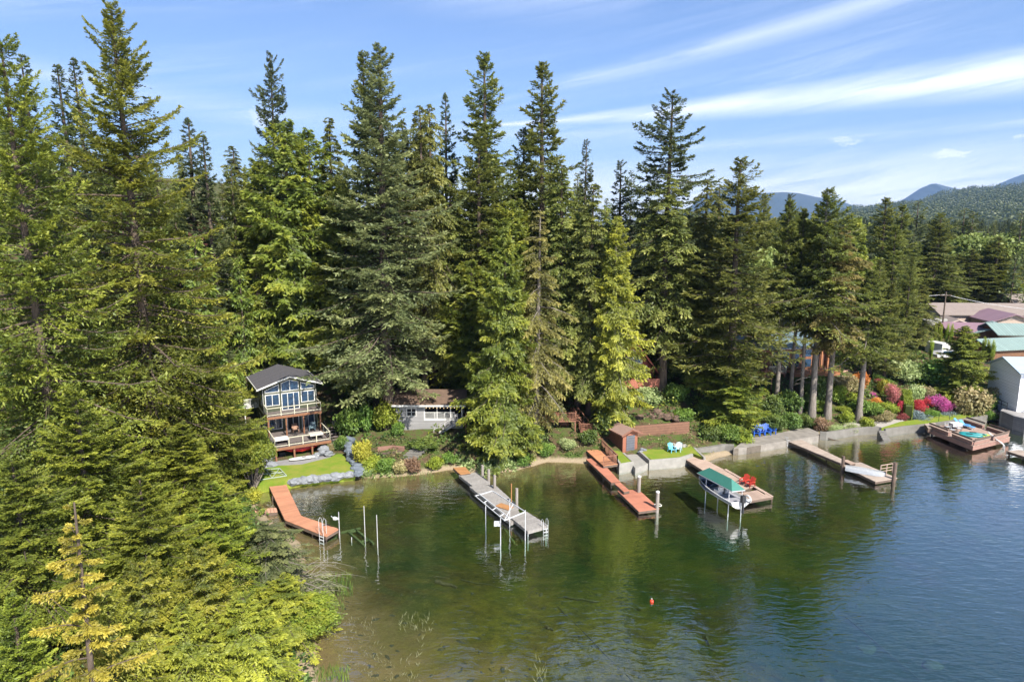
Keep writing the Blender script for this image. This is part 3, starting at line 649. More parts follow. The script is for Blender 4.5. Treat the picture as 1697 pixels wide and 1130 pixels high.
    ('hemlock_a', 745, 300, 88, 4.2, 'olive hemlock right of the twin topped fir, over the cottage', 'hemlock_tree', G2),
    ('cedar_a', 850, 330, 88, 4.4, 'bright cedar between the tall dark fir and the browning hemlock', 'cedar_tree', G2),
    ('cedar_a', 565, 300, 90, 4.4, 'bright cedar left of the twin topped fir', 'cedar_tree', G2),
    ('fir_a', 1590, 420, 160, 5.6, 'dark fir over the middle of the long brown roof, second row', 'fir_tree', G4),
    ('fir_a', 1628, 404, 168, 6.0, 'tall dark fir farther back over the long brown roof', 'fir_tree', G4),
    ('hemlock_a', 1678, 400, 166, 5.6, 'tall olive fir near the right edge behind the brown roofs', 'fir_tree', G4),
    ('fir_b', 1522, 400, 150, 5.0, 'dark fir above the narrow fir at the left of the street', 'fir_tree', G4),
    ('fir_a', 1552, 372, 176, 6.0, 'tall fir in the second row above the power pole', 'fir_tree', G4),
    ('high_fir', 1310, 332, 89.5, 3.7, 'slender trunked fir at the left end of the teal roofed house', 'fir_tree', G3),
    ('high_fir', 1333, 346, 90, 3.3, 'slender trunked fir before the middle of the teal roofed house', 'fir_tree', G3),
    ('near_fir', 265, 470, 60, 5.4, 'light green fir in front of the tallest fir, right side', 'fir_tree', G1),
    ('near_fir', 60, 380, 52, 5.6, 'light green fir between the two big firs at the left', 'fir_tree', G1),
    ('near_cedar', 175, 980, 27, 2.6, 'small lime cedar at the bottom edge right of the golden hemlock', 'cedar_tree', G1),
    ('near_cedar', 300, 1010, 30, 2.8, 'lime cedar at the bottom edge, middle of the left bank', 'cedar_tree', G1),
    ('near_fir_b', 180, 700, 46, 4.8, 'bushy green fir under the tallest fir, left side', 'fir_tree', G1),
]:
    key, px, py, Y, R, label, nm, grp = a
    T(key, px, py, Y, R, label, name=nm, grp=grp)
T('front_cedar', 1600, 540, 95, 3.5, 'bushy yellow green conifer left of the white house', 'conifer', grp=G3, leafm=LM['sunfir'])
T('maple', 412, 700, 64, 2.4, 'thin leafed yellow green maple between the big firs and the lawn', 'maple_tree')
T('maple', 500, 985, 41, 2.6, 'yellow green vine maple overhanging the water at the bottom', 'maple_tree')

# the rest of the wood: trees whose neighbours hide most of them, filled in between under the skyline of the photograph
SKY = [(-400, 150), (0, 150), (60, 175), (100, 190), (250, 215), (290, 240), (350, 285), (385, 280), (420, 260), (470, 225), (540, 220), (600, 215), (660, 215), (700, 205), (740, 200), (830, 245), (900, 240), (950, 260),
       (985, 310), (1030, 300), (1080, 310), (1200, 325), (1260, 335), (1300, 352), (1350, 352), (1420, 356), (1500, 356), (1600, 362), (1700, 368), (2400, 368)]
def skyline(px): return float(np.interp(px, [a for a, _ in SKY], [b for _, b in SKY]))
def project(x, y, z):
    c, s = math.cos(PITCH), math.sin(PITCH); zz = z - CAMZ; dep = y * c - zz * s
    return 848.5 + FPX * x / dep, 565 - FPX * (y * s + zz * c) / dep
rs = random.Random(77); placed = []
def scatter(n, x0, x1, y0, y1, mind, keys, label, grp, hmin, hmax, avoid=()):
    c = 0; tries = 0
    while c < n and tries < n * 60:
        tries += 1; y = rs.uniform(y0, y1); x = rs.uniform(x0(y), x1(y))
        if any((x - a) ** 2 + (y - b) ** 2 < mind * mind for a, b in placed): continue
        if any(ax0 < x < ax1 and ay0 < y < ay1 for ax0, ax1, ay0, ay1 in avoid): continue
        z = gz(x, y)
        if z < 1.2: continue
        px, pb = project(x, y, z); ztop = GY(px, skyline(px) + rs.uniform(0, 70) ** 1.0, y)[1]
        h = min(rs.uniform(hmin, hmax), ztop - z)
        if h < 7: continue
        placed.append((x, y)); c += 1
        plant_tree(rs.choice(keys), 'conifer', label, 'tree', x, y, height=h, R=min(h * .15, 5.2) * rs.uniform(.85, 1.2), rz=rs.uniform(0, 6.28), group=grp)
AV = [(-34, -14, 60, 88), (-14, 2, 70, 86), (10, 30, 60, 88), (28, 80, 60, 109), (54, 130, 96, 146)]
scatter(75, lambda y: -.80 * y, lambda y: .02 * y, 92, 165, 4.6, ['back_fir', 'back_hemlock', 'back_cedar', 'back_fir'], 'conifer in the dense wood on the slope behind the green house and grey cottage', 'conifers crowded on the wooded slope', 16, 32, AV)
scatter(36, lambda y: .02 * y, lambda y: .45 * y, 93, 165, 5.2, ['back_fir', 'back_hemlock', 'back_cedar'], 'conifer in the dense wood behind the red cabin and brown decks', 'conifers crowded behind the cabins', 16, 30, AV)
scatter(30, lambda y: -46, lambda y: -28, 66, 96, 4.2, ['back_fir', 'back_cedar'], 'conifer in the thick of the wood left of the green house', 'conifers left of the green house', 10, 22, [(-32, -14, 60, 96)])
scatter(62, lambda y: .30 * y, lambda y: .85 * y, 142, 420, 8, ['far_fir', 'far_fir_b', 'far_fir'], 'conifer in the valley wood beyond the street of houses', 'conifers of the valley wood', 22, 34, [])

# a wood too far off to count: the rest of the valley and the hill
def low_tree(rs, n):
    """a ragged cone of N drooping sprays"""
    t = np.linspace(0, .93, n); a = np.arange(n) * 2.4 + rs.rand() * 6; r = (1 - t) ** .8
    P = np.stack([np.cos(a) * r * .12, np.sin(a) * r * .12, .1 + t * .9], 1)
    D = nrm(np.stack([np.cos(a), np.sin(a), -.35 + .9 * t], 1)); N = nrm(np.stack([np.cos(a) * .5, np.sin(a) * .5, np.ones(n)], 1))
    return kites(P, D, N, .05 + r * .85, .05 + r * 5.0 / math.sqrt(n) * (1.6 if n < 20 else 1))
def far_wood(name, label, pts, hs, n, mt, seed):
    r_ = np.random.RandomState(seed); Vs = []; Fs = []; o = 0; tones = []
    tm = [low_tree(r_, n) for _ in range(5)]
    for (x, y, z), h in zip(pts, hs):
        V, F = tm[r_.randint(5)]; a = r_.rand() * 6.28; R = h * .17 * (.8 + .4 * r_.rand()); c, s = math.cos(a), math.sin(a)
        Vs.append(np.stack([(V[:, 0] * c - V[:, 1] * s) * R + x, (V[:, 0] * s + V[:, 1] * c) * R + y, V[:, 2] * h + z], 1)); Fs.append(F + o); o += len(V)
        tones.append(np.full(len(F), .1 + .6 * r_.rand()))
    me = np_mesh(name, np.concatenate(Vs), np.concatenate(Fs), [mt], np.concatenate(tones) + .2 * r_.rand(o // 4))
    ob = bpy.data.objects.new(name, me); COL.objects.link(ob); return tag(ob, label, 'forest', kind='stuff')
nr = np.random.RandomState(5)
yy = 300 + 1100 * nr.rand(4200) ** 1.25; xx = yy * (.18 + .82 * nr.rand(4200)); zz = ground(xx, yy); ok = zz > 1
far_wood('valley_forest', 'dense dark forest filling the valley floor below the hill', list(zip(xx[ok], yy[ok], zz[ok] - .5)), np.minimum(17 + 9 * nr.rand(ok.sum()), 27 + yy[ok] * .011 - zz[ok]), 110, LM['blue'], 1)
# the forested hill on the right
HP = [(1150, 366), (1290, 362), (1360, 350), (1420, 341), (1480, 329), (1560, 313), (1640, 301), (1697, 291), (1850, 262), (2300, 230)]
def hill_h(a, r):
    px = 848.5 + FPX * np.tan(a) * 1.0
    py = np.interp(px, [p[0] for p in HP], [p[1] for p in HP])
    top = CAMZ + 3000 * (365.5 - py) / FPX * np.cos(a) - 20
    f = np.clip((r - 1250) / 1750, 0, 1.0); g = np.clip((r - 3000) / 2200, 0, 1)
    nz = 9 * np.sin(a * 60 + r * .004) + 6 * np.sin(a * 130 - r * .009) + 5 * np.sin(r * .013 + a * 30)
    return 12 + (top - 30) * (f ** 1.15) * (1 - .8 * g * g) + nz * f
aa = np.linspace(.22, 1.25, 150); rr_ = np.linspace(1230, 5200, 110); A2, R2 = np.meshgrid(aa, rr_)
HZ = hill_h(A2, R2); V = np.stack([R2 * np.sin(A2), R2 * np.cos(A2), HZ], -1).reshape(-1, 3); ix = np.arange(A2.size).reshape(A2.shape)
F = np.stack([ix[:-1, 1:], ix[:-1, :-1], ix[1:, :-1], ix[1:, 1:]], -1).reshape(-1, 4)
hm = mat('hill_floor', (.035, .05, .018), .95, (.06, .075, .03), .004, .5)
ho = bpy.data.objects.new('hill', np_mesh('hill', V, F, [hm], smooth=True)); COL.objects.link(ho); tag(ho, kind='structure')
n = 11000; a = .42 + .42 * nr.rand(n); r = 1260 + 1800 * nr.rand(n) ** .8; xx = r * np.sin(a); yy = r * np.cos(a)
far_wood('hill_forest', 'dense dark forest covering the long hill at the right', list(zip(xx, yy, hill_h(a, r) - 1)), 22 + 10 * nr.rand(n), 12, LM['blue'], 2)
# blue mountains
def mountain(profile, dist, depth, seed):
    r_ = np.random.RandomState(seed); n = 90; px = np.linspace(profile[0][0], profile[-1][0], n); py = np.interp(px, [p[0] for p in profile], [p[1] for p in profile])
    m = 26; V = []
    for j in range(m):
        u = j / (m - 1) * 2 - 1
        for i in range(n):
            x = (px[i] - 848.5) / FPX * dist; y = dist + u * depth; top = CAMZ + dist * (365.5 - py[i]) / FPX
            k = 1 - abs(u) ** 1.1; rid = math.sin(i * .55 + 2.2 * math.sin(u * 3 + i * .1)) * .5 + math.sin(i * 1.3 + u * 5) * .25
            V.append((x * (1 + .02 * u * rid), y, 10 + (top - 10) * k * (1 + .16 * rid * (1 - k)) - (0 if j == m // 2 else 0)))
    ix = np.arange(n * m).reshape(m, n); F = np.stack([ix[:-1, :-1], ix[:-1, 1:], ix[1:, 1:], ix[1:, :-1]], -1).reshape(-1, 4)
    o = bpy.data.objects.new('mountain', np_mesh('mountain', np.array(V), F, [mat('mountain_forest', (.02, .03, .016), .95, (.045, .05, .04), .0016, .4)], smooth=True)); COL.objects.link(o); tag(o, kind='structure')
mountain([(1090, 366), (1140, 342), (1165, 322), (1200, 309), (1222, 311), (1250, 321), (1290, 319), (1312, 321), (1345, 328), (1375, 331), (1410, 345), (1480, 366)], 8000, 900, 1)
mountain([(1440, 366), (1495, 326), (1512, 313), (1530, 305), (1545, 309), (1572, 315), (1600, 330), (1660, 366)], 7600, 900, 2)
mountain([(1560, 366), (1630, 310), (1655, 298), (1675, 290), (1690, 292), (1702, 300), (1760, 330), (1830, 366)], 7800, 900, 3)
# air
hz = bpy.data.materials.new('haze'); hz.use_nodes = True; t = NT(hz.node_tree); hz.node_tree.nodes.clear()
pv = t.n('ShaderNodeVolumePrincipled'); pv.inputs['Color'].default_value = (.30, .54, 1, 1); pv.inputs['Density'].default_value = 7e-5; pv.inputs['Anisotropy'].default_value = .2
t.t.links.new(pv.outputs[0], t.n('ShaderNodeOutputMaterial').inputs['Volume'])
ZT = 1300
MB().box(-9950, 9950, -9950, 9950, -15, ZT).build('haze', hz, label='thin blue air haze over the lake and far hills', cat='haze', kind='stuff')
# ================================================================== BUILDINGS
WHITE = mat('white_paint', (.50, .50, .48), .5, (.43, .43, .42), 2, .6)
CREAM = mat('cream_rail', (.44, .42, .32), .5, (.38, .36, .28), 3, .6)
SIDE_GREEN = mat('green_siding', (.058, .066, .040), .75, (.046, .054, .032), 2, .5, planks=(2, .19))
SIDE_GREY = mat('grey_siding', (.26, .255, .255), .75, (.20, .20, .205), 1.5, .6, planks=(2, .17))
SHINGLE = mat('dark_shingle', (.050, .050, .060), .9, (.085, .08, .088), 6, .5, bump=.6, bscale=30, planks=(1, .22))
BROWN_SHINGLE = mat('brown_shingle', (.13, .085, .06), .9, (.075, .05, .036), 2.5, .5, bump=.8, bscale=25)
RED_WOOD = mat('red_stained_wood', (.20, .092, .045), .7, (.14, .062, .032), 3, .5, bump=.4, bscale=20)
DECK_GREY = mat('weathered_deck', (.15, .125, .115), .85, (.10, .085, .08), 2, .5, planks=(0, .16))
GLASS = mat('window_glass', (.018, .045, .085), .06, (.01, .02, .035), 1.1, .4, spec=1.0)
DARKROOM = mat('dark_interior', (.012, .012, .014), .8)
STONE = mat('grey_stone', (.20, .21, .225), .9, (.10, .11, .125), 2.2, .5, bump=1.0, bscale=5)
CONC = mat('concrete', (.165, .157, .143), .9, (.095, .09, .08), 1.2, .6, bump=.4, bscale=14)
LIGHTCONC = mat('pale_concrete', (.27, .26, .235), .85, (.17, .165, .15), 1.5, .6, bump=.3, bscale=14)
BROWN = mat('brown_wood', (.17, .075, .042), .8, (.11, .05, .03), 3, .5, bump=.4, bscale=15, planks=(0, .22))
BROWNR = mat('brown_rail', (.23, .105, .065), .8, (.15, .07, .045), 3, .5)
TEAL = mat('teal_metal_roof', (.20, .27, .25), .55, (.16, .225, .21), .6, .6, planks=(0, .45), metal=.0)
PURPLE = mat('purple_metal_roof', (.20, .125, .15), .5, (.16, .10, .12), .6, .6)
PALEBLUE = mat('pale_blue_metal_roof', (.34, .42, .50), .4, (.30, .38, .46), .6, .6, planks=(0, .5))
BLACKP = mat('black_plastic', (.02, .021, .024), .5)
TANROOF = mat('tan_brown_roof', (.20, .165, .145), .9, (.155, .125, .11), 1.2, .6, bump=.4, bscale=20)
CEDARW = mat('warm_cedar_siding', (.19, .095, .048), .75, (.14, .068, .036), 2, .5, planks=(2, .18))
TANW = mat('tan_siding', (.42, .33, .27), .8, (.36, .28, .23), 2, .5, planks=(2, .2))
WHITESIDE = mat('white_siding', (.80, .82, .86), .7, (.74, .76, .80), 2, .5, planks=(2, .2))

def fr(xa, ya, xb, yb, z):
    """survey a straight edge: start, heading and length between two points of height z"""
    a = G(xa, ya, z); b = G(xb, yb, z); return a, math.atan2(b[1] - a[1], b[0] - a[0]), math.hypot(b[0] - a[0], b[1] - a[1])
def GG(px, py):
    z = 1.0
    for _ in range(12): z = .5 * z + .5 * gz(*G(px, py, z))
    x, y = G(px, py, z); return x, y, gz(x, y)
def window(par, pts, y, mull=(), fw=.09, name='window', d=1, frame=WHITE, glass=GLASS, hm=()):
    """pts (x, z) outline on a wall at y; d=+1 when the outside is towards -y"""
    f = MB().wall(pts, y - .05 * d, y + .02 * d).build(name, frame, par)
    cx = sum(p[0] for p in pts) / len(pts); cz = sum(p[1] for p in pts) / len(pts)
    xs = [p[0] for p in pts]; x0, x1 = min(xs), max(xs); cuts = [x0 + fw] + [v for m_ in mull for v in (m_ - fw * .4, m_ + fw * .4)] + [x1 - fw]
    def edge(x, top):
        vals = []
        for i in range(len(pts)):
            (xa, za), (xb, zb) = pts[i], pts[(i + 1) % len(pts)]
            if abs(xa - xb) > 1e-6 and min(xa, xb) - 1e-6 <= x <= max(xa, xb) + 1e-6: vals.append(za + (zb - za) * (x - xa) / (xb - xa))
        return (max(vals) - fw) if top else (min(vals) + fw)
    g = MB(); ax = [p[0] for p in pts]
    for a, b in zip(cuts[::2], cuts[1::2]):
        mid = [v for v in sorted(set(ax)) if a + .01 < v < b - .01]
        top = [(v, edge(v, True)) for v in [a] + mid + [b]]; bot = [(v, edge(v, False)) for v in (b, a)]
        if top[0][1] <= bot[1][1]: top[0] = (a, bot[1][1] + .01)
        if top[-1][1] <= bot[0][1]: top[-1] = (b, bot[0][1] + .01)
        g.wall(top + bot, y - .065 * d, y - .052 * d)
    g.build('pane', glass, f)
    if hm:
        h = MB()
        for zz in hm: h.box(x0 + .02, x1 - .02, min(y - .09 * d, y - .066 * d), max(y - .09 * d, y - .066 * d), zz - .025, zz + .025)
        h.build('muntin', frame, f)
    return f
def rect(x0, x1, z0, z1): return [(x0, z0), (x1, z0), (x1, z1), (x0, z1)]
def side_window(par, x, y0, y1, z0, z1, d=-1, frame=WHITE, glass=GLASS, name='window'):
    f = MB().box(*sorted((x, x + .05 * d)), y0, y1, z0, z1).build(name, frame, par)
    MB().box(*sorted((x + .052 * d, x + .065 * d)), y0 + .09, y1 - .09, z0 + .09, z1 - .09).build('pane', glass, f); return f
def railing(par, path, z, h=.95, m=CREAM, step=1.6, mid=(.18,), bal=0, post=.09, name='railing'):
    mb = MB()
    for (xa, ya), (xb, yb) in zip(path[:-1], path[1:]):
        L = math.hypot(xb - xa, yb - ya); n = max(1, round(L / step))
        for i in range(n + 1):
            x, y = xa + (xb - xa) * i / n, ya + (yb - ya) * i / n; mb.box(x - post / 2, x + post / 2, y - post / 2, y + post / 2, z, z + h)
        mb.bar((xa, ya, z + h + .03), (xb, yb, z + h + .03), .11, .06)
        for q in mid: mb.bar((xa, ya, z + q), (xb, yb, z + q), .05, .06)
        if bal:
            k = int(L / bal)
            for i in range(1, k): x, y = xa + (xb - xa) * i / k, ya + (yb - ya) * i / k; mb.box(x - .02, x + .02, y - .02, y + .02, z + .1, z + h)
    return mb.build(name, m, par)
def gable(par, x0, x1, y0, y1, ze, zr, th=.14, m=SHINGLE, name='roof', xr=None, trim=None):
    """roof with the ridge along y over x0..x1"""
    xr = (x0 + x1) / 2 if xr is None else xr
    r = MB().wall([(x0, ze), (xr, zr), (xr, zr + th), (x0, ze + th)], y0, y1).wall([(xr, zr), (x1, ze), (x1, ze + th), (xr, zr + th)], y0, y1).build(name, m, par)
    if trim:
        t_ = MB()
        for y in (y0 - .045, y1 + .045):
            t_.bar((x0 - .02, y, ze + .02), (xr, y, zr + .02), .08, .16); t_.bar((xr, y, zr + .02), (x1 + .02, y, ze + .02), .08, .16)
        for x in (x0 - .05, x1 + .05): t_.bar((x, y0 - .08, ze + .02), (x, y1 + .08, ze + .02), .08, .18)
        t_.build('fascia', trim, r)
    return r
def stairs(par, p0, p1, wd, m, name='stairs', rail=None, h=.9):
    """steps from the foot p0 to the head p1 (x, y, z)"""
    n = max(3, int(abs(p1[2] - p0[2]) / .19)); mb = MB()
    dx_, dy_ = p1[0] - p0[0], p1[1] - p0[1]; L = math.hypot(dx_, dy_); sx, sy = -dy_ / L * wd / 2, dx_ / L * wd / 2
    for i in range(n):
        f = (i + .5) / n; x, y, z = p0[0] + dx_ * f, p0[1] + dy_ * f, p0[2] + (p1[2] - p0[2]) * (i + 1) / n
        mb.bar((x - sx, y - sy, z), (x + sx, y + sy, z), L / n * .92, .05)
    for s in (-1, 1): mb.bar((p0[0] + sx * s, p0[1] + sy * s, p0[2]), (p1[0] + sx * s, p1[1] + sy * s, p1[2] - .05), .06, .24)
    o = mb.build(name, m, par)
    if rail:
        rb = MB()
        for s in (-1, 1):
            a = (p0[0] + sx * s, p0[1] + sy * s, p0[2] + h); b = (p1[0] + sx * s, p1[1] + sy * s, p1[2] + h); rb.bar(a, b, .07, .07)
            for i in range(n + 1):
                if i % 2 == 0 or i == n:
                    x, y, z = [a[k] + (b[k] - a[k]) * i / n for k in range(3)]; rb.bar((x, y, z - h), (x, y, z), .05)
        rb.build('handrail', rail, o)
    return o

# ---------------------------------------------------------------- green lake house
H = thing('lake_house', 'green gabled lake house with two wooden decks above the small lawn', 'house', (-25.79, 71.1, 0), R_(29))
MB().wall([(0, .7), (6, .7), (6, 8.0), (3, 9.02), (0, 8.0)], 6, 12.2).build('wall', SIDE_GREEN, H)
gable(H, -.7, 6.55, 5.2, 12.7, 8.0, 9.18, m=SHINGLE, xr=2.95, trim=WHITE)
def rt(x): return 8.0 + .34 * min(x, 6 - x) - .30
window(H, [(.2, 7.38), (1.82, 7.38), (1.82, rt(1.82)), (.2, rt(.2) - .08)], 6)
window(H, [(2.02, 7.38), (4.05, 7.38), (4.05, rt(4.05)), (3.03, rt(3.0)), (2.02, rt(2.02))], 6, mull=(3.03,))
window(H, [(4.25, 7.38), (5.85, 7.38), (5.85, rt(5.85) - .02), (4.25, rt(4.25))], 6)
window(H, rect(.2, 1.82, 5.8, 7.18), 6, mull=(1.0,)); window(H, rect(2.02, 4.05, 5.12, 7.18), 6, mull=(2.72, 3.4), name='door'); window(H, rect(4.25, 5.85, 5.8, 7.18), 6, mull=(5.05,))
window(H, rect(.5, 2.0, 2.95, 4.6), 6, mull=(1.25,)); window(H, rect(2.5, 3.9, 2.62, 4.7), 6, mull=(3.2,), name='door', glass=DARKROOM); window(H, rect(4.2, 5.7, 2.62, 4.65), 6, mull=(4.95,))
MB().box(-.03, -.005, 6.11, 12.2, 4.85, 5.05).build('belt_trim', WHITE, H); MB().box(-.035, 0, 5.96, 6.1, .8, 8).build('corner_trim', WHITE, H); MB().box(6.0, 6.03, 5.96, 6.1, .8, 8).build('corner_trim', WHITE, H)
side_window(H, 0, 6.8, 7.6, 5.7, 7.0); side_window(H, 0, 8.6, 9.1, 6.2, 7.0); side_window(H, 0, 7.0, 7.9, 2.9, 4.2); side_window(H, 0, 8.8, 9.5, 2.8, 4.3)
ud = MB().box(0, 6.05, 3.82, 5.98, 4.98, 5.10).build('upper_deck', DECK_GREY, H)
MB().box(-.05, 6.1, 3.76, 3.815, 4.80, 5.08).box(-.055, -.003, 3.82, 5.9, 4.80, 5.08).box(6.053, 6.1, 3.82, 5.9, 4.80, 5.08).build('fascia', RED_WOOD, ud)
railing(ud, [(.02, 5.9), (.02, 3.86), (6.0, 3.86), (6.0, 5.9)], 5.1, m=CREAM, step=1.5)
ldk = MB().box(0, 6.05, 0, 5.98, 2.46, 2.60).build('lower_deck', DECK_GREY, H)
MB().box(-.05, 6.1, -.06, -.003, 2.28, 2.58).box(-.055, -.003, 0, 5.9, 2.28, 2.58).box(6.053, 6.1, 0, 5.9, 2.28, 2.58).box(.2, 5.9, 1.9, 2.0, 2.28, 2.455).box(.2, 5.9, 3.9, 4.0, 2.28, 2.455).build('fascia', RED_WOOD, ldk)
railing(ldk, [(.02, 5.6), (.02, .04), (6.0, .04), (6.0, 4.4)], 2.6, m=CREAM, step=1.5)
for x in (.1, 2.05, 4.0, 5.92): MB().box(x - .08, x + .08, 3.9, 4.06, 2.6, 4.98).build('deck_post', RED_WOOD, H)
for x in (.1, 2.05, 4.0, 5.92): MB().box(x - .09, x + .09, .06, .24, .6, 2.455).build('deck_post', RED_WOOD, H)
sb = MB().box(-1.7, -.01, 9.6, 11.6, 4.9, 5.02).box(-1.66, -1.56, 9.64, 9.74, 1.5, 4.89).build('side_balcony', WHITE, H)
railing(sb, [(-.05, 9.64), (-1.66, 9.64), (-1.66, 11.5)], 5.02, m=WHITE, bal=.14)
stairs(H, (7.1, 1.2, 1.1), (7.1, 4.8, 2.6), 1.1, DECK_GREY, rail=BLACKP)
def place(par, x, y):
    """world position of a point in a thing's own frame"""
    c, s = math.cos(par.rotation_euler[2]), math.sin(par.rotation_euler[2]); return par.location[0] + x * c - y * s, par.location[1] + x * s + y * c
def onhouse(mb, name, m, label, cat, x, y, z, rz=0, **kw):
    X, Y = place(H, x, y); return mb.build(name, m, loc=(X, Y, z), rz=R_(29) + rz, label=label, cat=cat, **kw)
# covered tables and chairs on the lower deck
for k, (x, y, lab) in enumerate(((.95, 1.5, 'white covered table at the left end of the lower deck'), (4.75, 1.4, 'grey covered table at the right end of the lower deck'))):
    X, Y = place(H, x, y); t_ = thing('patio_table', lab, 'table', (X, Y, 2.6), R_(29))
    MB().prism([(-.75, -.5), (.75, -.5), (.78, .0), (.75, .5), (-.75, .5), (-.79, .02)], .42, .66).build('cover', mat('cover_cloth_%s' % 'ab'[k], ((.46, .44, .41), (.33, .31, .29))[k], .8, ((.55, .53, .5), (.36, .34, .32))[k], 3, .5), t_, bevel=.06)
    for sx in (-1, 1):
        for sy in (-1, 1): MB().box(sx * .62 - .04, sx * .62 + .04, sy * .38 - .04, sy * .38 + .04, 0, .43).build('leg', BLACKP, t_)
def chair_parts(root, m, sc=1.0):
    """slatted garden chair with a leaning fan back and wide arms"""
    s = sc
    MB().add([(-.28 * s, -.3 * s, .38 * s), (.28 * s, -.3 * s, .38 * s), (.26 * s, .28 * s, .26 * s), (-.26 * s, .28 * s, .26 * s), (-.28 * s, -.3 * s, .34 * s), (.28 * s, -.3 * s, .34 * s), (.26 * s, .28 * s, .22 * s), (-.26 * s, .28 * s, .22 * s)],
             [(0, 1, 2, 3), (7, 6, 5, 4), (0, 4, 5, 1), (1, 5, 6, 2), (2, 6, 7, 3), (3, 7, 4, 0)]).build('seat', m, root)
    b = MB()
    for i in range(5):
        x = (i - 2) * .11 * s; h = (.98 - .05 * abs(i - 2)) * s; b.bar((x, .24 * s, .24 * s), (x * 1.2, .56 * s, h), .095 * s, .025)
    b.bar((-.24 * s, .36 * s, .5 * s), (.24 * s, .36 * s, .5 * s), .03, .07); b.build('backrest', m, root)
    for sx in (-1, 1):
        MB().bar((sx * .34 * s, -.34 * s, .56 * s), (sx * .32 * s, .42 * s, .54 * s), .13 * s, .03).build('armrest', m, root)
        MB().bar((sx * .31 * s, -.3 * s, 0), (sx * .31 * s, -.3 * s, .545 * s), .08 * s, .04).build('leg', m, root)
        MB().bar((sx * .31 * s, .46 * s, 0), (sx * .31 * s, .30 * s, .53 * s), .08 * s, .04).build('leg', m, root)
def chair(x, y, z, rz, m, label, group=None, sc=1.0):
    r = thing('garden_chair', label, 'chair', (x, y, z), rz, group); chair_parts(r, m, sc); return r
WOODC = mat('brown_chair', (.30, .17, .11), .7); GREYC = mat('grey_blue_chair', (.10, .16, .19), .6)
X, Y = place(H, 3.2, 4.9); chair(X, Y, 2.6, R_(29), WOODC, 'brown wooden chair under the upper deck of the green house')
X, Y = place(H, 5.1, 4.6); chair(X, Y, 2.6, R_(10), GREYC, 'dark blue grey chair at the right under the upper deck')
# things round the green house
bx_ = thing('paddle_board', 'white paddle board lying at the edge of the lawn below the deck', 'paddle board', (*G(504, 761, 1.1), 1.22), R_(24))
n_ = 16; out = [(1.62 * math.cos(2 * math.pi * i / n_), .36 * math.sin(2 * math.pi * i / n_) * (1 - .12 * math.cos(2 * math.pi * i / n_))) for i in range(n_)]
MB().prism(out, 0, .16).build('hull', mat('white_board', (.55, .55, .53), .35), bx_, bevel=.05); MB().prism([(-.2, -.08), (.25, -.08), (.25, .08), (-.2, .08)], .162, .19).build('deck_pad', BLACKP, bx_)
ky = onhouse(MB().tube([(-1.9, 0, .18), (-1.2, 0, .06), (0, 0, .0), (1.2, 0, .06), (1.9, 0, .18)], [.03, .24, .32, .24, .03], 10), 'kayak', mat('red_plastic', (.62, .03, .02), .35), 'red kayak slung under the lower deck of the green house', 'kayak', 3.0, .75, 1.85)
gr = thing('barrel_grill', 'black covered grill on the patio left of the green house', 'grill', (*place(H, -1.3, 6.0), gz(*place(H, -1.3, 6.0)) + .05), .3)
MB().prism([(-.45, -.32), (.45, -.32), (.5, .32), (-.5, .32)], .0, .95).build('cover', BLACKP, gr, bevel=.08); MB().tube([(-.4, 0, .95), (0, 0, 1.12), (.4, 0, .95)], .28, 8).build('lid', BLACKP, gr, smooth=True)
tb = thing('hot_tub', 'dark hot tub standing right of the green house steps', 'hot tub', (*place(H, 8.7, 5.6), 1.7), R_(20))
MB().box(-.95, .95, -.9, .9, 0, 1.0).build('cabinet', mat('dark_panel', (.05, .035, .03), .7, planks=(0, .14)), tb); MB().box(-1.0, 1.0, -.95, .95, 1.003, 1.12).build('cover', mat('grey_vinyl', (.10, .105, .12), .5), tb, bevel=.04)
for a_, (sx, sy) in enumerate(((-1, -1), (1, -1), (1, 1), (-1, 1))): MB().box(sx * 1.08 - .05, sx * 1.08 + .05, sy * 1.02 - .05, sy * 1.02 + .05, 0, 1.3).build('post', BROWNR, tb)
for k, (x, lab, mm) in enumerate(((1.0, 'dark storage bin under the lower deck, leftmost', BLACKP), (2.7, 'white folding table under the lower deck', WHITE), (4.6, 'white saw horse under the right half of the lower deck', WHITE))):
    X, Y = place(H, x, 1.6); o_ = thing(('storage_bin', 'folding_table', 'saw_horse')[k], lab, ('bin', 'table', 'saw horse')[k], (X, Y, 1.0), R_(29))
    if k == 0: MB().box(-.35, .35, -.25, .25, 0, .5).build('body', mm, o_, bevel=.04); MB().box(-.37, .37, -.27, .27, .503, .56).build('lid', mm, o_)
    else:
        MB().box(-.5, .5, -.2, .2, .62, .67).build('top', mm, o_)
        for sx in (-1, 1):
            for sy in (-1, 1): MB().bar((sx * .48, sy * .24, 0), (sx * .4, sy * .1, .62), .05).build('leg', mm, o_)
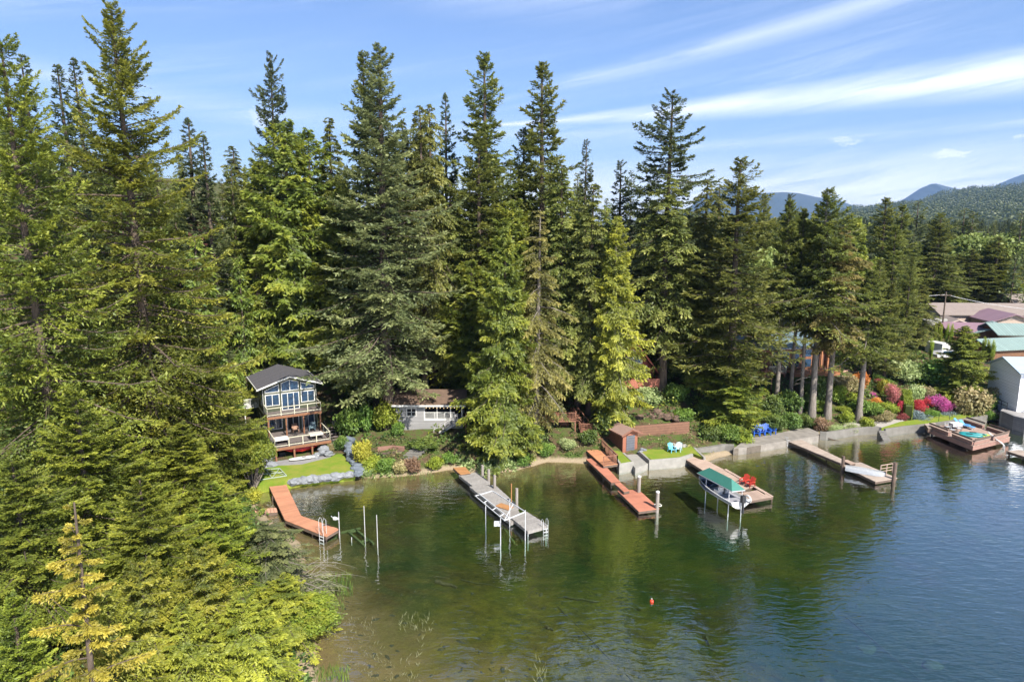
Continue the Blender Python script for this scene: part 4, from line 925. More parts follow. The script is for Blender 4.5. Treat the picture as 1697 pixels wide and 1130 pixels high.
# aluminium canopy frame lying on the lawn
MET = mat('dull_aluminium', (.56, .58, .58), .4, (.45, .47, .47), 4, .5, metal=.5)
MB_ = MB(); P4 = [(*G(387, 781, 1.15), 1.15), (*G(463, 773, 1.5), 1.3), (*G(475, 788, 1.15), 1.15), (*G(392, 801, 1.15), 1.15)]
for i in range(4): MB_.bar(P4[i], P4[(i + 1) % 4], .07)
def lerp(a, b, f): return tuple(a[i] + (b[i] - a[i]) * f for i in range(3))
for f_ in (.35, .7): MB_.bar(lerp(P4[0], P4[1], f_), lerp(P4[3], P4[2], f_), .06)
MB_.bar(lerp(P4[0], P4[3], .5), lerp(P4[1], P4[2], .5), .06); MB_.bar(lerp(P4[0], P4[1], .7), P4[2], .05); MB_.bar(P4[1], lerp(P4[3], P4[2], .7), .05)
tag(MB_.build('canopy_frame', mat('pale_green_metal', (.32, .38, .31), .5)), 'pale metal boat canopy frame lying on the lawn', 'metal frame')

# ---------------------------------------------------------------- grey cottage
a_, rz_, L_ = fr(657, 716, 768, 716, 2.0); C_ = thing('grey_cottage', 'grey clapboard cottage with a brown roof and a corner porch', 'cottage', (*a_, 0), rz_)
cw = L_ * .99; zt = 5.35; px0 = cw * .42
MB().box(0, px0, .0, 6.0, 1.3, zt).box(px0 + .003, cw, .0, 5.9, 1.3, 3.55).box(px0 + .003, cw - .003, 2.4, 5.9, 3.553, zt).build('wall', SIDE_GREY, C_)
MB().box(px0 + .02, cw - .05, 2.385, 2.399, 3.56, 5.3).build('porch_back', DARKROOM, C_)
pr = MB()
for x in (px0 + .06, px0 + (cw - px0) * .34, px0 + (cw - px0) * .69, cw - .08): pr.box(x - .06, x + .06, .02, .14, 3.553, zt)
pr.box(px0, cw, .0, .15, zt - .22, zt - .003); pr.box(px0, cw, -.02, -.002, 3.45, 3.62); pr.build('porch_post', WHITE, C_)
railing(C_, [(px0 + .1, .08), (cw - .95, .08)], 3.553, h=.85, m=WHITE, step=1.4, bal=.13, mid=(.1,), name='porch_railing')
MB().add([(-.4, -.55, zt), (cw + .4, -.55, zt), (cw + .4, 3.0, zt + 1.05), (-.4, 3.0, zt + 1.05), (-.4, -.55, zt + .13), (cw + .4, -.55, zt + .13), (cw + .4, 3.0, zt + 1.2), (-.4, 3.0, zt + 1.2)],
         [(3, 2, 1, 0), (4, 5, 6, 7), (0, 1, 5, 4), (1, 2, 6, 5), (2, 3, 7, 6), (3, 0, 4, 7)]).add([(-.4, 3.003, zt + 1.05), (cw + .4, 3.003, zt + 1.05), (cw + .4, 6.6, zt), (-.4, 6.6, zt), (-.4, 3.003, zt + 1.2), (cw + .4, 3.003, zt + 1.2), (cw + .4, 6.6, zt + .13), (-.4, 6.6, zt + .13)],
         [(3, 2, 1, 0), (4, 5, 6, 7), (0, 1, 5, 4), (1, 2, 6, 5), (2, 3, 7, 6), (3, 0, 4, 7)]).build('roof', BROWN_SHINGLE, C_)
MB().box(-.42, cw + .42, -.61, -.553, zt - .05, zt + .15).build('fascia', WHITE, C_)
for x in (0, cw): MB().wall([(0, zt), (6, zt), (3, zt + 1.0)], 0, .1).build('gable_wall', SIDE_GREY, C_, loc=(x + (.1 if x == 0 else 0), 0, 0), rz=R_(90))
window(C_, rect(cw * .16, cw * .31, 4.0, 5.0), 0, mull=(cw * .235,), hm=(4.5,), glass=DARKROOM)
lb = MB()
for i in range(9): lb.blob((px0 + .3 + i * .42, -.03, zt - .32 - .05 * math.sin(i * 1.6) ** 2), (.05, .05, .06), i, 1, 0)
lb.build('string_light', mat('warm_bulb', (.9, .7, .4), .4, emit=(1, .7, .35, .8)), C_)
stairs(C_, (cw * .58, -.62, 1.75), (cw * .93, -.62, 3.5), .8, mat('grey_stair', (.36, .35, .34), .8), rail=mat('grey_handrail', (.42, .41, .40), .8))
MB().box(cw * .93 + .02, cw + .5, -1.05, -.02, 3.42, 3.55).box(cw + .38, cw + .48, -1.0, -.9, 1.5, 3.418).build('landing', BROWNR, C_)
railing(C_, [(cw + .45, -1.0), (cw + .45, .6)], 3.553, h=.9, m=BROWNR, bal=.15, name='landing_railing')
# outhouse in the wood
S = thing('garden_shed', 'small pale grey shed standing alone in the dark wood', 'shed', (*GY(733, 582, 97)[:1], 97, gz(GY(733, 582, 97)[0], 97) - .1), .12); gS = 1.9
MB().wall([(-.62, 0), (.62, 0), (.62, 1.9), (0, 2.35), (-.62, 1.9)], 0, 1.6).build('wall', mat('shed_siding', (.48, .48, .46), .8, planks=(2, .16)), S)
gable(S, -.78, .78, -.15, 1.75, 1.82, 2.4, th=.07, m=SHINGLE); MB().wall([(-.3, .05), (.3, .05), (.3, 1.75), (-.3, 1.75)], -.04, -.002).build('door', WHITE, S)
# cabin high on the slope
x_, z_ = GY(352, 414, 108); K = thing('hillside_cabin', 'dark red cabin high on the slope, half hidden by fir branches', 'cabin', (x_ - 3.6, 108, z_), .15)
MB().box(0, 5.6, 0, 6, -4, 4.4).build('wall', mat('dark_red_boards', (.10, .035, .025), .8, planks=(2, .2)), K); gable(K, -.5, 6.1, -.8, 6.6, 4.35, 6.0, m=SHINGLE)
window(K, rect(3.2, 4.6, 2.2, 3.9), 0); window(K, rect(3.2, 4.6, -.4, 1.4), 0); dk = MB().box(-.2, 5.8, -1.6, -.01, -.75, -.6).build('deck', BROWNR, K); railing(dk, [(-.1, -1.55), (5.7, -1.55)], -.6, m=BROWNR, bal=.2)

# ---------------------------------------------------------------- brown boathouse with a deck on top and stairs down
a_, rz_, L_ = fr(885, 698, 955, 697, 3.35); B = thing('brown_boathouse', 'low brown boathouse under a railed deck, right of the shore cedars', 'boathouse', (*a_, 0), rz_)
dk = MB().box(0, L_, 0, 4.2, 3.2, 3.35).build('deck', BROWNR, B); railing(dk, [(0, 4.1), (0, .05), (L_, .05), (L_, 2.6)], 3.35, m=BROWNR, bal=.16, step=1.5)
MB().box(.1, L_ * .86, 1.3, 4.1, .9, 3.19).build('wall', BROWN, B); MB().box(1.6, 3.3, 1.27, 1.298, 1.0, 2.9).build('door', DARKROOM, B)
for x in (.1, L_ * .35, L_ - .1): MB().box(x - .07, x + .07, .05, .19, .6, 3.19).build('deck_post', BROWNR, B)
stairs(B, (L_ + 1.15, .6, 2.25), (L_ + .1, 2.6, 3.35), .95, BROWNR, rail=BROWNR)
ld_ = MB().box(L_ + .4, L_ + 3.0, -.7, .6, 2.12, 2.25).box(L_ + .45, L_ + .6, -.65, -.5, .5, 2.11).box(L_ + 2.8, L_ + 2.95, -.65, -.5, .5, 2.11).build('landing', BROWNR, B); railing(ld_, [(L_ + .45, .6), (L_ + .45, -.65), (L_ + 2.1, -.65)], 2.25, h=.85, m=BROWNR, bal=.16)
stairs(B, (L_ + 2.9, -2.2, .95), (L_ + 2.55, -.7, 2.25), .95, BROWNR, rail=BROWNR)
tag(MB().box(-1.4, 1.4, -.25, .25, 0, .12).build('paddle_board', mat('pale_board', (.62, .72, .75), .4), loc=(*G(962, 729, 1.3), 1.35), rz=.1, bevel=.04), 'pale board leaning low beside the brown boathouse stairs', 'paddle board')
# ---------------------------------------------------------------- red boat shed
a_, rz_, L_ = fr(1031.5, 749, 1056, 745, .9); D = thing('boat_shed', 'small red brown boat shed with a grey roller door on a concrete slip', 'shed', (*a_, 0), rz_)
RS = mat('red_brown_boards', (.30, .115, .07), .8, (.22, .085, .05), 3, .5, planks=(0, .2)); zt = 3.0
MB().wall([(0, .8), (L_, .8), (L_, zt), (L_ / 2, zt + .45), (0, zt)], 0, 3.4).build('wall', RS, D); gable(D, -.35, L_ + .35, -.4, 3.7, zt - .08, zt + .52, th=.10, m=mat('brown_shed_roof', (.25, .16, .13), .9, (.18, .12, .095), 4, .5), trim=mat('shed_trim', (.20, .09, .06), .8))
MB().wall(rect(L_ * .24, L_ * .8, .95, 2.75), -.05, -.002).build('door', mat('grey_door', (.115, .12, .14), .6, (.08, .085, .1), 3, .5, planks=(2, .3)), D)
# ---------------------------------------------------------------- red A frame cabin with two balconies
x_, z_ = GY(1096, 640, 86); A = thing('a_frame_cabin', 'red A frame cabin with two stacked balconies among the trees', 'cabin', (x_ - 6.2, 86, z_ - 3.2), R_(10))
DR = mat('deep_red_boards', (.20, .040, .030), .75, (.14, .03, .024), 2, .5, planks=(0, .2))
MB().wall([(.2, .0), (6.2, .0), (6.2, 4.6), (3.2, 8.6), (.2, 4.6)], 1.8, 9).build('wall', DR, A); gable(A, -.5, 6.9, 1.0, 9.4, 3.9, 8.8, m=mat('rust_roof', (.22, .10, .07), .85, (.16, .07, .05), 2, .5), trim=mat('red_trim', (.36, .10, .06), .7))
window(A, rect(1.2, 2.8, 3.3, 5.4), 1.8); window(A, rect(3.6, 5.2, 3.3, 5.4), 1.8); window(A, [(1.9, 5.7), (4.5, 5.7), (4.5, 6.2), (3.2, 7.6), (1.9, 6.2)], 1.8, mull=(3.2,))
BR_ = mat('red_balcony', (.36, .13, .085), .75, (.27, .095, .06), 3, .5, planks=(0, .14))
for z in (-.2, 3.0):
    d_ = MB().box(-.4, 6.4, -.3, 1.79, z, z + .14).build('balcony', BR_, A); MB().box(-.4, 6.4, -.36, -.302, z - .1, z + 1.05).box(6.403, 6.46, -.3, 1.79, z - .1, z + 1.05).build('parapet', BR_, d_)
for x in (.0, 3.0, 6.2): MB().box(x - .07, x + .07, -.25, -.11, -2.6, 2.99).build('post', BROWNR, A)
cv = MB().blob((0, 0, .35), (.75, .5, .42), 4).build('patio_furniture', mat('white_cover', (.68, .70, .74), .7), loc=(*place(A, 4.6, .6), A.location[2] + 3.14), label='white covered furniture on the upper balcony of the A frame cabin', cat='furniture')
# ---------------------------------------------------------------- big teal roofed house above the garden
a_, rz_, L_ = fr(1290, 620, 1375, 617, 5.6); E_ = thing('teal_roofed_house', 'large brown house with a teal blue metal roof and decks above the garden', 'house', (*a_, 0), rz_)
WW = mat('dark_brown_boards', (.13, .055, .032), .8, (.09, .04, .025), 2, .5, planks=(0, .2)); OR = mat('orange_timber', (.30, .13, .055), .65, (.22, .09, .04), 3, .5)
MB().box(-1.5, L_ + 1.2, 2.2, 11, 2.4, 8.9).build('wall', WW, E_)
rf = MB().add([(-2.5, 1.2, 8.9), (L_ + 2.4, 1.2, 8.9), (L_ + 2.4, 12, 8.9), (-2.5, 12, 8.9), (-.2, 5.6, 10.6), (L_ - .2, 5.6, 10.6), (-2.5, 1.2, 9.06), (L_ + 2.4, 1.2, 9.06), (L_ + 2.4, 12, 9.06), (-2.5, 12, 9.06)],
              [(0, 3, 2, 1), (6, 7, 5, 4), (7, 8, 5), (8, 9, 4, 5), (9, 6, 4), (0, 1, 7, 6), (1, 2, 8, 7), (2, 3, 9, 8), (3, 0, 6, 9)]).build('roof', mat('blue_teal_metal', (.12, .17, .20), .4, (.09, .13, .16), .6, .6, planks=(0, .5)), E_)
MB().box(L_ - .35, L_ - .15, 1.7, 1.9, 5.6, 8.85).box(L_ - 2.9, L_ - 2.75, 1.95, 2.1, 5.6, 8.85).box(L_ + .6, L_ + .9, 1.6, 1.9, 5.6, 8.85).build('timber_post', OR, E_)
for i, x in enumerate((L_ - 2.7, L_ - 1.45)): window(E_, rect(x, x + 1.15, 5.9, 7.3), 2.2, frame=OR); window(E_, rect(x, x + 1.15, 7.45, 8.7), 2.2, frame=OR)
for x in (0, 1.6, 3.2): window(E_, rect(x, x + 1.2, 5.9, 8.4), 2.2, frame=BROWNR)
dk = MB().box(2.2, L_ + 1.4, -.4, 2.19, 5.45, 5.6).box(2.2, L_ + 1.4, -.46, -.402, 5.2, 5.6).build('deck', OR, E_); railing(dk, [(2.25, -.35), (L_ + 1.3, -.35)], 5.6, m=BROWNR, mid=(.3, .6), step=1.2)
MB().box(-1.2, 1.6, .6, 2.19, 5.45, 5.6).build('side_deck', BROWNR, E_); railing(E_, [(-1.1, .65), (1.5, .65)], 5.6, m=CREAM, mid=(.3,), bal=.15, name='side_railing')
for x in (2.4, 5.2, L_ + 1.2, -1.0, 1.4): MB().box(x - .09, x + .09, .7, .88, 2.0, 5.44).build('deck_post', BROWNR, E_)
q = G(1375, 618, 5.6); q2 = G(1428, 605, 5.6); X0 = place(E_, 0, 0)
a2, rz2, L2 = fr(1378, 618, 1430, 606, 5.3); F_ = thing('garden_terrace', 'long low terrace with a thin railing at the top of the garden', 'terrace', (*a2, 0), rz2)
dk = MB().box(0, L2, 0, 4, 5.05, 5.2).box(0, L2, -.06, -.003, 4.6, 5.2).build('deck', mat('pinkish_deck', (.46, .27, .21), .8, (.38, .22, .17), 2, .5, planks=(0, .16)), F_); railing(F_, [(0, .05), (L2, .05)], 5.2, m=BLACKP, mid=(.3, .6), step=1.0, post=.06)
for i in range(3): MB().box(1 + i * L2 * .35, 1.15 + i * L2 * .35, .3, .45, 2.8, 5.04).build('post', BROWNR, F_)
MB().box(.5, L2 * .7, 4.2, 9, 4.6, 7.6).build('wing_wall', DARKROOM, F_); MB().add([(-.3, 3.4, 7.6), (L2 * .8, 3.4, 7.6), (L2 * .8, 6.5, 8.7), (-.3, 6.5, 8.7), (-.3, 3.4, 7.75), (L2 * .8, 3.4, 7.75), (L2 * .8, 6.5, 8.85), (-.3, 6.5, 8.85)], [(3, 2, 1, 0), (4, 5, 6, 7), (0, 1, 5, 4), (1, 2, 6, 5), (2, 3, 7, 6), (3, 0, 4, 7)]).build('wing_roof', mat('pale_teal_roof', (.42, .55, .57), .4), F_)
# deck tower left of it
a2, rz2, L2 = fr(1243, 645, 1279, 645, 4.2); J = thing('deck_tower', 'two storey weathered deck structure left of the teal roofed house', 'deck', (*a2, 0), rz2)
for z in (3.0, 5.6):
    d_ = MB().box(0, L2, 0, 2.4, z, z + .14).build('deck', BROWNR, J); railing(d_, [(0, .05), (L2, .05), (L2, 2.3)], z + .14, m=BROWNR, mid=(.3, .6), step=.9)
for x in (.08, L2 - .08):
    for y in (.08, 2.3): MB().box(x - .06, x + .06, y - .06, y + .06, .8, 5.59).build('post', BROWNR, J)
def simple_house(name, label, px, py, z, w, d, h, ridge, rz, wall, roof, cat='house', trim=None, wins=(), hip=False, over=.5):
    """front lower left corner seen at px, py"""
    a_ = G(px, py, z); o = thing(name, label, cat, (*a_, z), rz)
    if ridge == 'y': MB().wall([(0, -1.5), (w, -1.5), (w, h), (w / 2, h + w * .17), (0, h)], 0, d).build('wall', wall, o); gable(o, -over, w + over, -over, d + over, h - over * .34, h + w * .17, m=roof, trim=trim)
    else:
        MB().box(0, w, 0, d, -1.5, h).build('wall', wall, o); e = over; k = d * .19
        r = MB().wall([(-e, h), (d / 2, h + k + .1), (d / 2, h + k + .24), (-e, h + .14)], -w - e, e).wall([(d / 2 + .002, h + k + .1), (d + e, h), (d + e, h + .14), (d / 2 + .002, h + k + .24)], -w - e, e)
        r.v = [(-v[1], v[0], v[2]) for v in r.v]; r.f = [tuple(reversed(f)) for f in r.f]; r.f = [tuple(reversed(f)) for f in r.f]; r.build('roof', roof, o)
        for x in (0.0, w - .12): g_ = MB().wall([(0.02, h - .02), (d - .02, h - .02), (d / 2, h + k)], 0, .12); g_.v = [(x + v[1], v[0], v[2]) for v in g_.v]; g_.f = [tuple(reversed(f)) for f in g_.f]; g_.build('gable_wall', wall, o)
    for x0, x1, z0, z1 in wins: window(o, rect(x0, x1, z0, z1), 0)
    return o
WH = thing('white_house', 'tall white house with a pale blue metal roof, cut by the right edge', 'house', (68.06, 95.08, 1.5), R_(-95.5))
MB().wall([(0, -.9), (6.9, -.9), (6.9, 5.75), (3.3, 7.0), (0, 5.5)], 0, 11).build('wall', WHITESIDE, WH)
MB().wall([(-.5, 5.3), (3.3, 7.03), (3.3, 7.15), (-.5, 5.42)], -.5, 11.5).wall([(3.303, 7.03), (7.5, 5.55), (7.5, 5.68), (3.303, 7.15)], -.5, 11.5).build('roof', PALEBLUE, WH)
for y0, z0 in ((1.2, 3.9), (3.4, 3.9), (1.4, 1.3), (5.4, 3.9)): side_window(WH, 6.9, y0, y0 + 1.2, z0, z0 + 1.0, d=1)
MB().box(2.2, 2.9, -.4, -.02, .3, 1.5).build('meter_box', mat('slate_box', (.10, .14, .19), .6), WH); railing(WH, [(3.6, -.8), (6.2, -.8)], .4, h=.9, m=BLACKP, mid=(.45,), post=.05, name='side_rail')
stairs(WH, (8.2, .6, -.2), (8.2, 4.4, 3.2), 1.1, CONC, rail=WHITE)
simple_house('long_brown_house', 'long house with a tan brown roof at the back of the street', 1557, 549, 5.5, 22, 9, 3.2, 'x', R_(-3), TANW, TANROOF, wins=((2, 3.2, 1, 2.2),))
simple_house('brown_gabled_house', 'small tan house whose gable stands before the long brown roof', 1563, 560, 5.5, 4.4, 5, 2.7, 'y', R_(-12), TANW, TANROOF, trim=mat('tan_trim', (.5, .42, .36), .8))
simple_house('purple_roofed_house', 'house with a purple metal roof left of the first teal roof', 1570, 572, 5.3, 7.5, 6, 2.4, 'x', R_(-14), CEDARW, PURPLE)
simple_house('teal_roofed_cabin', 'brown cabin with a big teal roof behind the bushy conifer', 1608, 577, 5.0, 7.5, 8, 2.6, 'y', R_(-28), CEDARW, TEAL)
simple_house('purple_gabled_house', 'house with a purple gable roof between two teal roofs', 1640, 562, 5.2, 7.6, 8, 3.4, 'y', R_(-6), TANW, PURPLE, trim=PURPLE)
simple_house('teal_long_cabin', 'brown cabin with a long teal roof and roof vents at the right', 1652, 586, 4.8, 8.5, 7, 3.2, 'x', R_(-8), CEDARW, TEAL, wins=((3.2, 3.9, 1.3, 2.2),))
simple_house('brown_fence_house', 'low brown house with a teal roof directly behind the white house', 1643, 608, 4.4, 9, 6, 2.6, 'x', R_(12), CEDARW, TEAL)
simple_house('tan_far_house', 'tan roofed house behind the street at the right edge', 1680, 530, 6.0, 9, 8, 3.4, 'x', R_(-4), TANW, TANROOF)
simple_house('blue_grey_garage', 'small garage with a pale flat roof at the left end of the street', 1537, 560, 5.5, 3.6, 4, 2.4, 'x', R_(-4), mat('slate_boards', (.16, .19, .24), .8), LIGHTCONC, cat='garage')
simple_house('grey_hidden_house', 'pale grey house glimpsed between trunks behind the teal roofed house', 1310, 560, 7.5, 14, 8, 4.2, 'x', R_(4), mat('pale_grey_siding', (.5, .5, .52), .8, planks=(2, .2)), mat('pale_grey_roof', (.45, .47, .50), .7), wins=((2, 3.5, 1.5, 3), (6, 7.5, 1.5, 3)))
simple_house('grey_back_house', 'grey house glimpsed through the trees right of the thick trunk', 1130, 500, 10.5, 9, 8, 4.0, 'x', R_(4), mat('mid_grey_siding', (.36, .36, .38), .8, planks=(2, .2)), mat('mid_grey_roof', (.33, .34, .37), .7), wins=((2, 3.5, 1.5, 3),))
# vehicles in the yard
def car(px, py, z, rz, col, label):
    o = thing('parked_car', label, 'car', (*G(px, py, z), z), rz); m = mat('paint_' + label[:5].strip(), col, .3, col, 1, .5, coat=.5)
    MB().wall([(-2.2, .3), (2.2, .3), (2.25, .8), (1.5, .95), (.9, 1.45), (-1.3, 1.5), (-2.0, .95), (-2.25, .85)], -.85, .85).build('body', m, o, bevel=.06)
    MB().wall([(-1.15, 1.0), (1.2, 1.0), (.82, 1.38), (-1.2, 1.42)], -.86, .86).build('window', GLASS, o)
    for sx in (-1.4, 1.4):
        for sy in (-.78, .78): MB().tube([(sx, sy - .1, .33), (sx, sy + .1, .33)], .33, 12).build('wheel', BLACKP, o)
    return o
car(1566, 594, 5.0, R_(10), (.40, .40, .42), 'white parked car half hidden by the bushy conifer')
tr_ = thing('utility_trailer', 'white box trailer parked in the yard left of the bushy conifer', 'trailer', (*G(1552, 592, 5.0), 5.0), R_(20))
MB().box(-.9, .9, -1.5, 1.5, .5, 2.5).build('body', WHITE, tr_, bevel=.05)
for sx in (-.95, .95): MB().tube([(sx - .1, 0, .35), (sx + .1, 0, .35)], .35, 12).build('wheel', BLACKP, tr_)
pole = thing('power_pole', 'wooden power pole at the left end of the long brown roof', 'pole', (*G(1559, 565, 5.6), 5.3), 0)
MB().tube([(0, 0, 0), (0, 0, 9.2)], [.16, .11], 8).build('post', BARK, pole); MB().box(-1, 1, -.06, .06, 8.5, 8.65).build('crossarm', BARK, pole)
px_, py_ = pole.location[0], pole.location[1]; wr = MB(); A0 = (px_ - 30, py_ + 6, 15.2); A1 = (px_, py_, 14.0); A2_ = (px_ + 34, py_ + 4, 10.5)
for p_, q_ in ((A0, A1), (A1, A2_)): wr.tube([tuple(p_[k] + (q_[k] - p_[k]) * f - (1.2 * 4 * f * (1 - f) if k == 2 else 0) for k in range(3)) for f in [i / 12 for i in range(13)]], .035, 4)
tag(wr.build('power_line', mat('pale_wire', (.5, .5, .5), .5)), 'thin power line sagging over the long brown roof', 'cable')
# ================================================================== SHORE WORKS AND GARDENS
GRASS = mat('lawn_grass', (.105, .175, .016), .95, (.185, .190, .036), .7, .35, bump=.8, bscale=22, spec=.1)
def slab(name, pxs, ztop, m, zbot=-1.0, **kw):
    return MB().prism([G(*p, ztop) for p in pxs], zbot, ztop).build(name, m, **kw)
slab('lawn', [(380, 790), (398, 777), (440, 771), (500, 768), (545, 757), (566, 750), (588, 779), (556, 783), (500, 789), (476, 793), (437, 799), (385, 812)], 1.08, GRASS, .0, kind='structure')
slab('patio', [(385, 775), (398, 745), (425, 742), (450, 765), (540, 752), (560, 748), (548, 757), (500, 769), (440, 772)], 1.10, mat('stone_paving', (.21, .205, .205), .9, (.15, .145, .15), 1.5, .6, bump=.5, bscale=5), .2, kind='structure')
slab('side_patio', [(388, 742), (392, 722), (425, 712), (441, 722), (449, 738), (420, 744)], 1.9, mat('grey_paving', (.23, .22, .22), .9, (.16, .15, .15), 1.2, .6), .2, kind='structure')
slab('garden_lawn', [(1461, 708.5), (1500, 704), (1540, 700.5), (1632, 689), (1612, 682), (1580, 683), (1525, 694), (1490, 699)], .89, GRASS, .0, kind='structure')
slab('garden_path', [(1398, 705), (1440, 703), (1461, 708), (1490, 699), (1500, 695), (1470, 694), (1440, 699), (1410, 692)], .91, mat('pale_gravel', (.32, .30, .27), .95, (.24, .22, .20), 3, .6, bump=.5, bscale=20), .2, kind='structure')
slab('slip_lawn', [(1015.7, 744), (1033, 750), (1049, 764), (1028, 767)], 1.0, GRASS, .2, kind='structure')
slab('beach_lawn', [(1059, 748), (1079, 761), (1128, 757.5), (1148, 751), (1163, 757), (1150, 743), (1140, 733), (1066, 735)], 1.0, GRASS, .2, kind='structure')
slab('boat_ramp', [(1035, 752), (1059, 749), (1074, 768), (1053, 776)], .62, LIGHTCONC, -.6, kind='structure')
PAT = mat('worn_stone_patio', (.235, .215, .19), .9, (.11, .10, .088), 1.1, .55, bump=.6, bscale=4)
slab('stone_patio', [(1238, 726), (1250, 716), (1340, 709), (1357, 716), (1357, 722), (1310, 729), (1265, 736), (1236, 741), (1216, 743)], .78, PAT, -.4, kind='structure')
def wall_line(name, pts, ztop, th, m, label, cat='wall', zbot=-.9):
    """a wall whose top edge was surveyed through pts"""
    W_ = [G(*p, ztop) for p in pts]; mb = MB(); n = len(W_); L = []; Rr = []
    for i, p in enumerate(W_):
        a = W_[max(i - 1, 0)]; b = W_[min(i + 1, n - 1)]; d = math.hypot(b[0] - a[0], b[1] - a[1]); nx_, ny_ = -(b[1] - a[1]) / d, (b[0] - a[0]) / d
        L.append((p[0] + nx_ * th, p[1] + ny_ * th)); Rr.append(p)
    vs = [(x, y, zbot) for x, y in Rr] + [(x, y, ztop) for x, y in Rr] + [(x, y, ztop) for x, y in L] + [(x, y, zbot) for x, y in L]; fs = []
    for i in range(n - 1):
        for k in range(3): fs.append((k * n + i, k * n + i + 1, (k + 1) * n + i + 1, (k + 1) * n + i))
        fs.append((3 * n + i, 3 * n + i + 1, i + 1, i))
    fs += [(0, n, 2 * n, 3 * n), (n - 1, 4 * n - 1, 3 * n - 1, 2 * n - 1)]
    return mb.add(vs, fs).build(name, m, label=label, cat=cat, bevel=.02)
wall_line('retaining_wall', [(1015, 741.5), (1011, 746), (1026.5, 768), (1051, 764.5), (1035, 750)], 1.06, .25, LIGHTCONC, 'pale concrete wall round the small grass strip beside the red gangway')
wall_line('retaining_wall', [(1058, 747), (1076, 762.5), (1128, 758.5), (1149, 752)], 1.06, .28, LIGHTCONC, 'pale concrete wall in front of the lawn with the light blue chairs')
wall_line('retaining_wall', [(1149, 741), (1154, 747), (1166, 757.5)], 1.0, .25, LIGHTCONC, 'short pale concrete wall curving down to the sandy beach')
wall_line('retaining_wall', [(1155, 744.5), (1180, 741), (1202, 737), (1217, 738)], .95, .5, CONC, 'low broad grey concrete wall along the sandy beach')
wall_line('seawall', [(1217, 743.5), (1240, 741), (1265, 736.5), (1310, 729.5), (1358, 722)], .74, .3, mat('stained_stone', (.13, .11, .088), .95, (.055, .046, .036), 2.5, .5, bump=1, bscale=6), 'rough stained stone seawall below the patio with the blue chairs', zbot=-.3)
wall_line('seawall', [(1359, 715.5), (1370, 716.5), (1423, 709), (1457, 707)], .92, .35, CONC, 'grey concrete seawall under the pale trailing ground cover')
wall_line('seawall', [(1468, 711), (1500, 706.5), (1540, 702.5), (1600, 694), (1638, 688)], .92, .3, CONC, 'long grey concrete seawall in front of the garden lawn')
st_ = MB(); a_ = G(1462, 712, 1.0)
for i in range(5): st_.box(a_[0] - .45, a_[0] + .45, a_[1] - .1 - .32 * (4 - i), a_[1] + .215 - .32 * (4 - i), -.6, .86 - .2 * (4 - i))
st_.build('stone_steps', CONC, label='grey concrete steps going down to the water between two seawalls', cat='steps')
wall_line('timber_wall', [(1041, 707), (1090, 703), (1143, 699)], 3.0, .3, mat('timber_sleepers', (.20, .105, .065), .9, (.12, .06, .04), 2.5, .5, bump=.5, planks=(2, .3)), 'long brown timber retaining wall behind the red boat shed', zbot=1.0)
wall_line('timber_wall', [(628, 752), (645, 750), (667, 747)], 1.45, .35, BARK, 'short stepped log wall between the yellow shrubs and grey cottage', zbot=.6)
wall_line('timber_wall', [(626, 742), (650, 739), (668, 741)], 1.85, .35, mat('reddish_log', (.22, .12, .09), .9), 'upper reddish log wall on the bank left of the grey cottage', zbot=.9)
wall_line('stone_wall', [(1661, 681), (1680, 689), (1700, 694)], 1.9, .4, mat('grey_blocks', (.19, .185, .185), .9, (.12, .115, .115), 3, .5, planks=(2, .25)), 'grey block wall under the terrace of the white house')
slab('terrace', [(1658, 680), (1680, 688.5), (1705, 694), (1730, 676), (1690, 668), (1672, 670)], 1.86, mat('terrace_concrete', (.26, .25, .245), .9), .0, kind='structure')
# stepping slabs left of the cottage stairs
for i in range(6):
    x, y = G(668 + i * 5 + 4, 760 - i * 4.3, 1.0 + i * .17); zz = 1.05 + i * .17
    tag(MB().prism([(-.9, -.22), (.9, -.18), (.85, .2), (-.8, .24)], -.2, .05).build('stone_step', CONC, loc=(x + .3, y, zz), rz=-.35 + .05 * i, bevel=.02), 'flat grey slab, %s of the six steps on the bank before the grey cottage' % ('lowest', 'second', 'third', 'fourth', 'fifth', 'topmost')[i], 'step', 'slab steps on the bank')
def boulders(name, label, pts, r, seed, m=STONE, sub=2, cat='wall', spread=.25):
    o = thing(name, label, cat, (*G(*pts[0][:2], pts[0][2]), pts[0][2])); q = random.Random(seed); ox, oy, oz = o.location
    for i, (px, py, z) in enumerate(pts):
        x, y = G(px, py, z); rr = r * q.uniform(.75, 1.25)
        MB().blob((x - ox + q.uniform(-spread, spread), y - oy, z - oz - rr * .25), (rr * 1.15, rr * .9, rr * .75), seed * 50 + i, sub, .16).build('boulder', m, o)
    return o
def line(a, b, n, z0, z1): return [(a[0] + (b[0] - a[0]) * i / (n - 1), a[1] + (b[1] - a[1]) * i / (n - 1), z0 + (z1 - z0) * i / (n - 1)) for i in range(n)]
boulders('boulder_seawall', 'seawall of big grey boulders along the front of the small lawn', line((480, 796), (591, 783), 17, .78, .86), .52, 1, spread=.12)
boulders('rock_wall', 'bluish grey rock wall running down the right side of the lawn', line((577, 727), (580, 745), 4, 2.3, 1.9) + line((582, 752), (594, 782), 6, 1.6, 1.0), .5, 2, spread=.15, m=mat('blue_grey_rock', (.13, .155, .185), .8, (.065, .08, .10), 2.2, .5, bump=1, bscale=5))
boulders('boulder_bank', 'bank of dark jumbled boulders left of the lower deck', [(412, 748, 1.7), (418, 757, 1.4), (424, 745, 1.8), (430, 755, 1.5), (427, 766, 1.2), (436, 748, 1.8), (440, 760, 1.4), (436, 771, 1.2), (446, 768, 1.3), (420, 768, 1.2), (408, 758, 1.4), (444, 752, 1.7)], .62, 3)
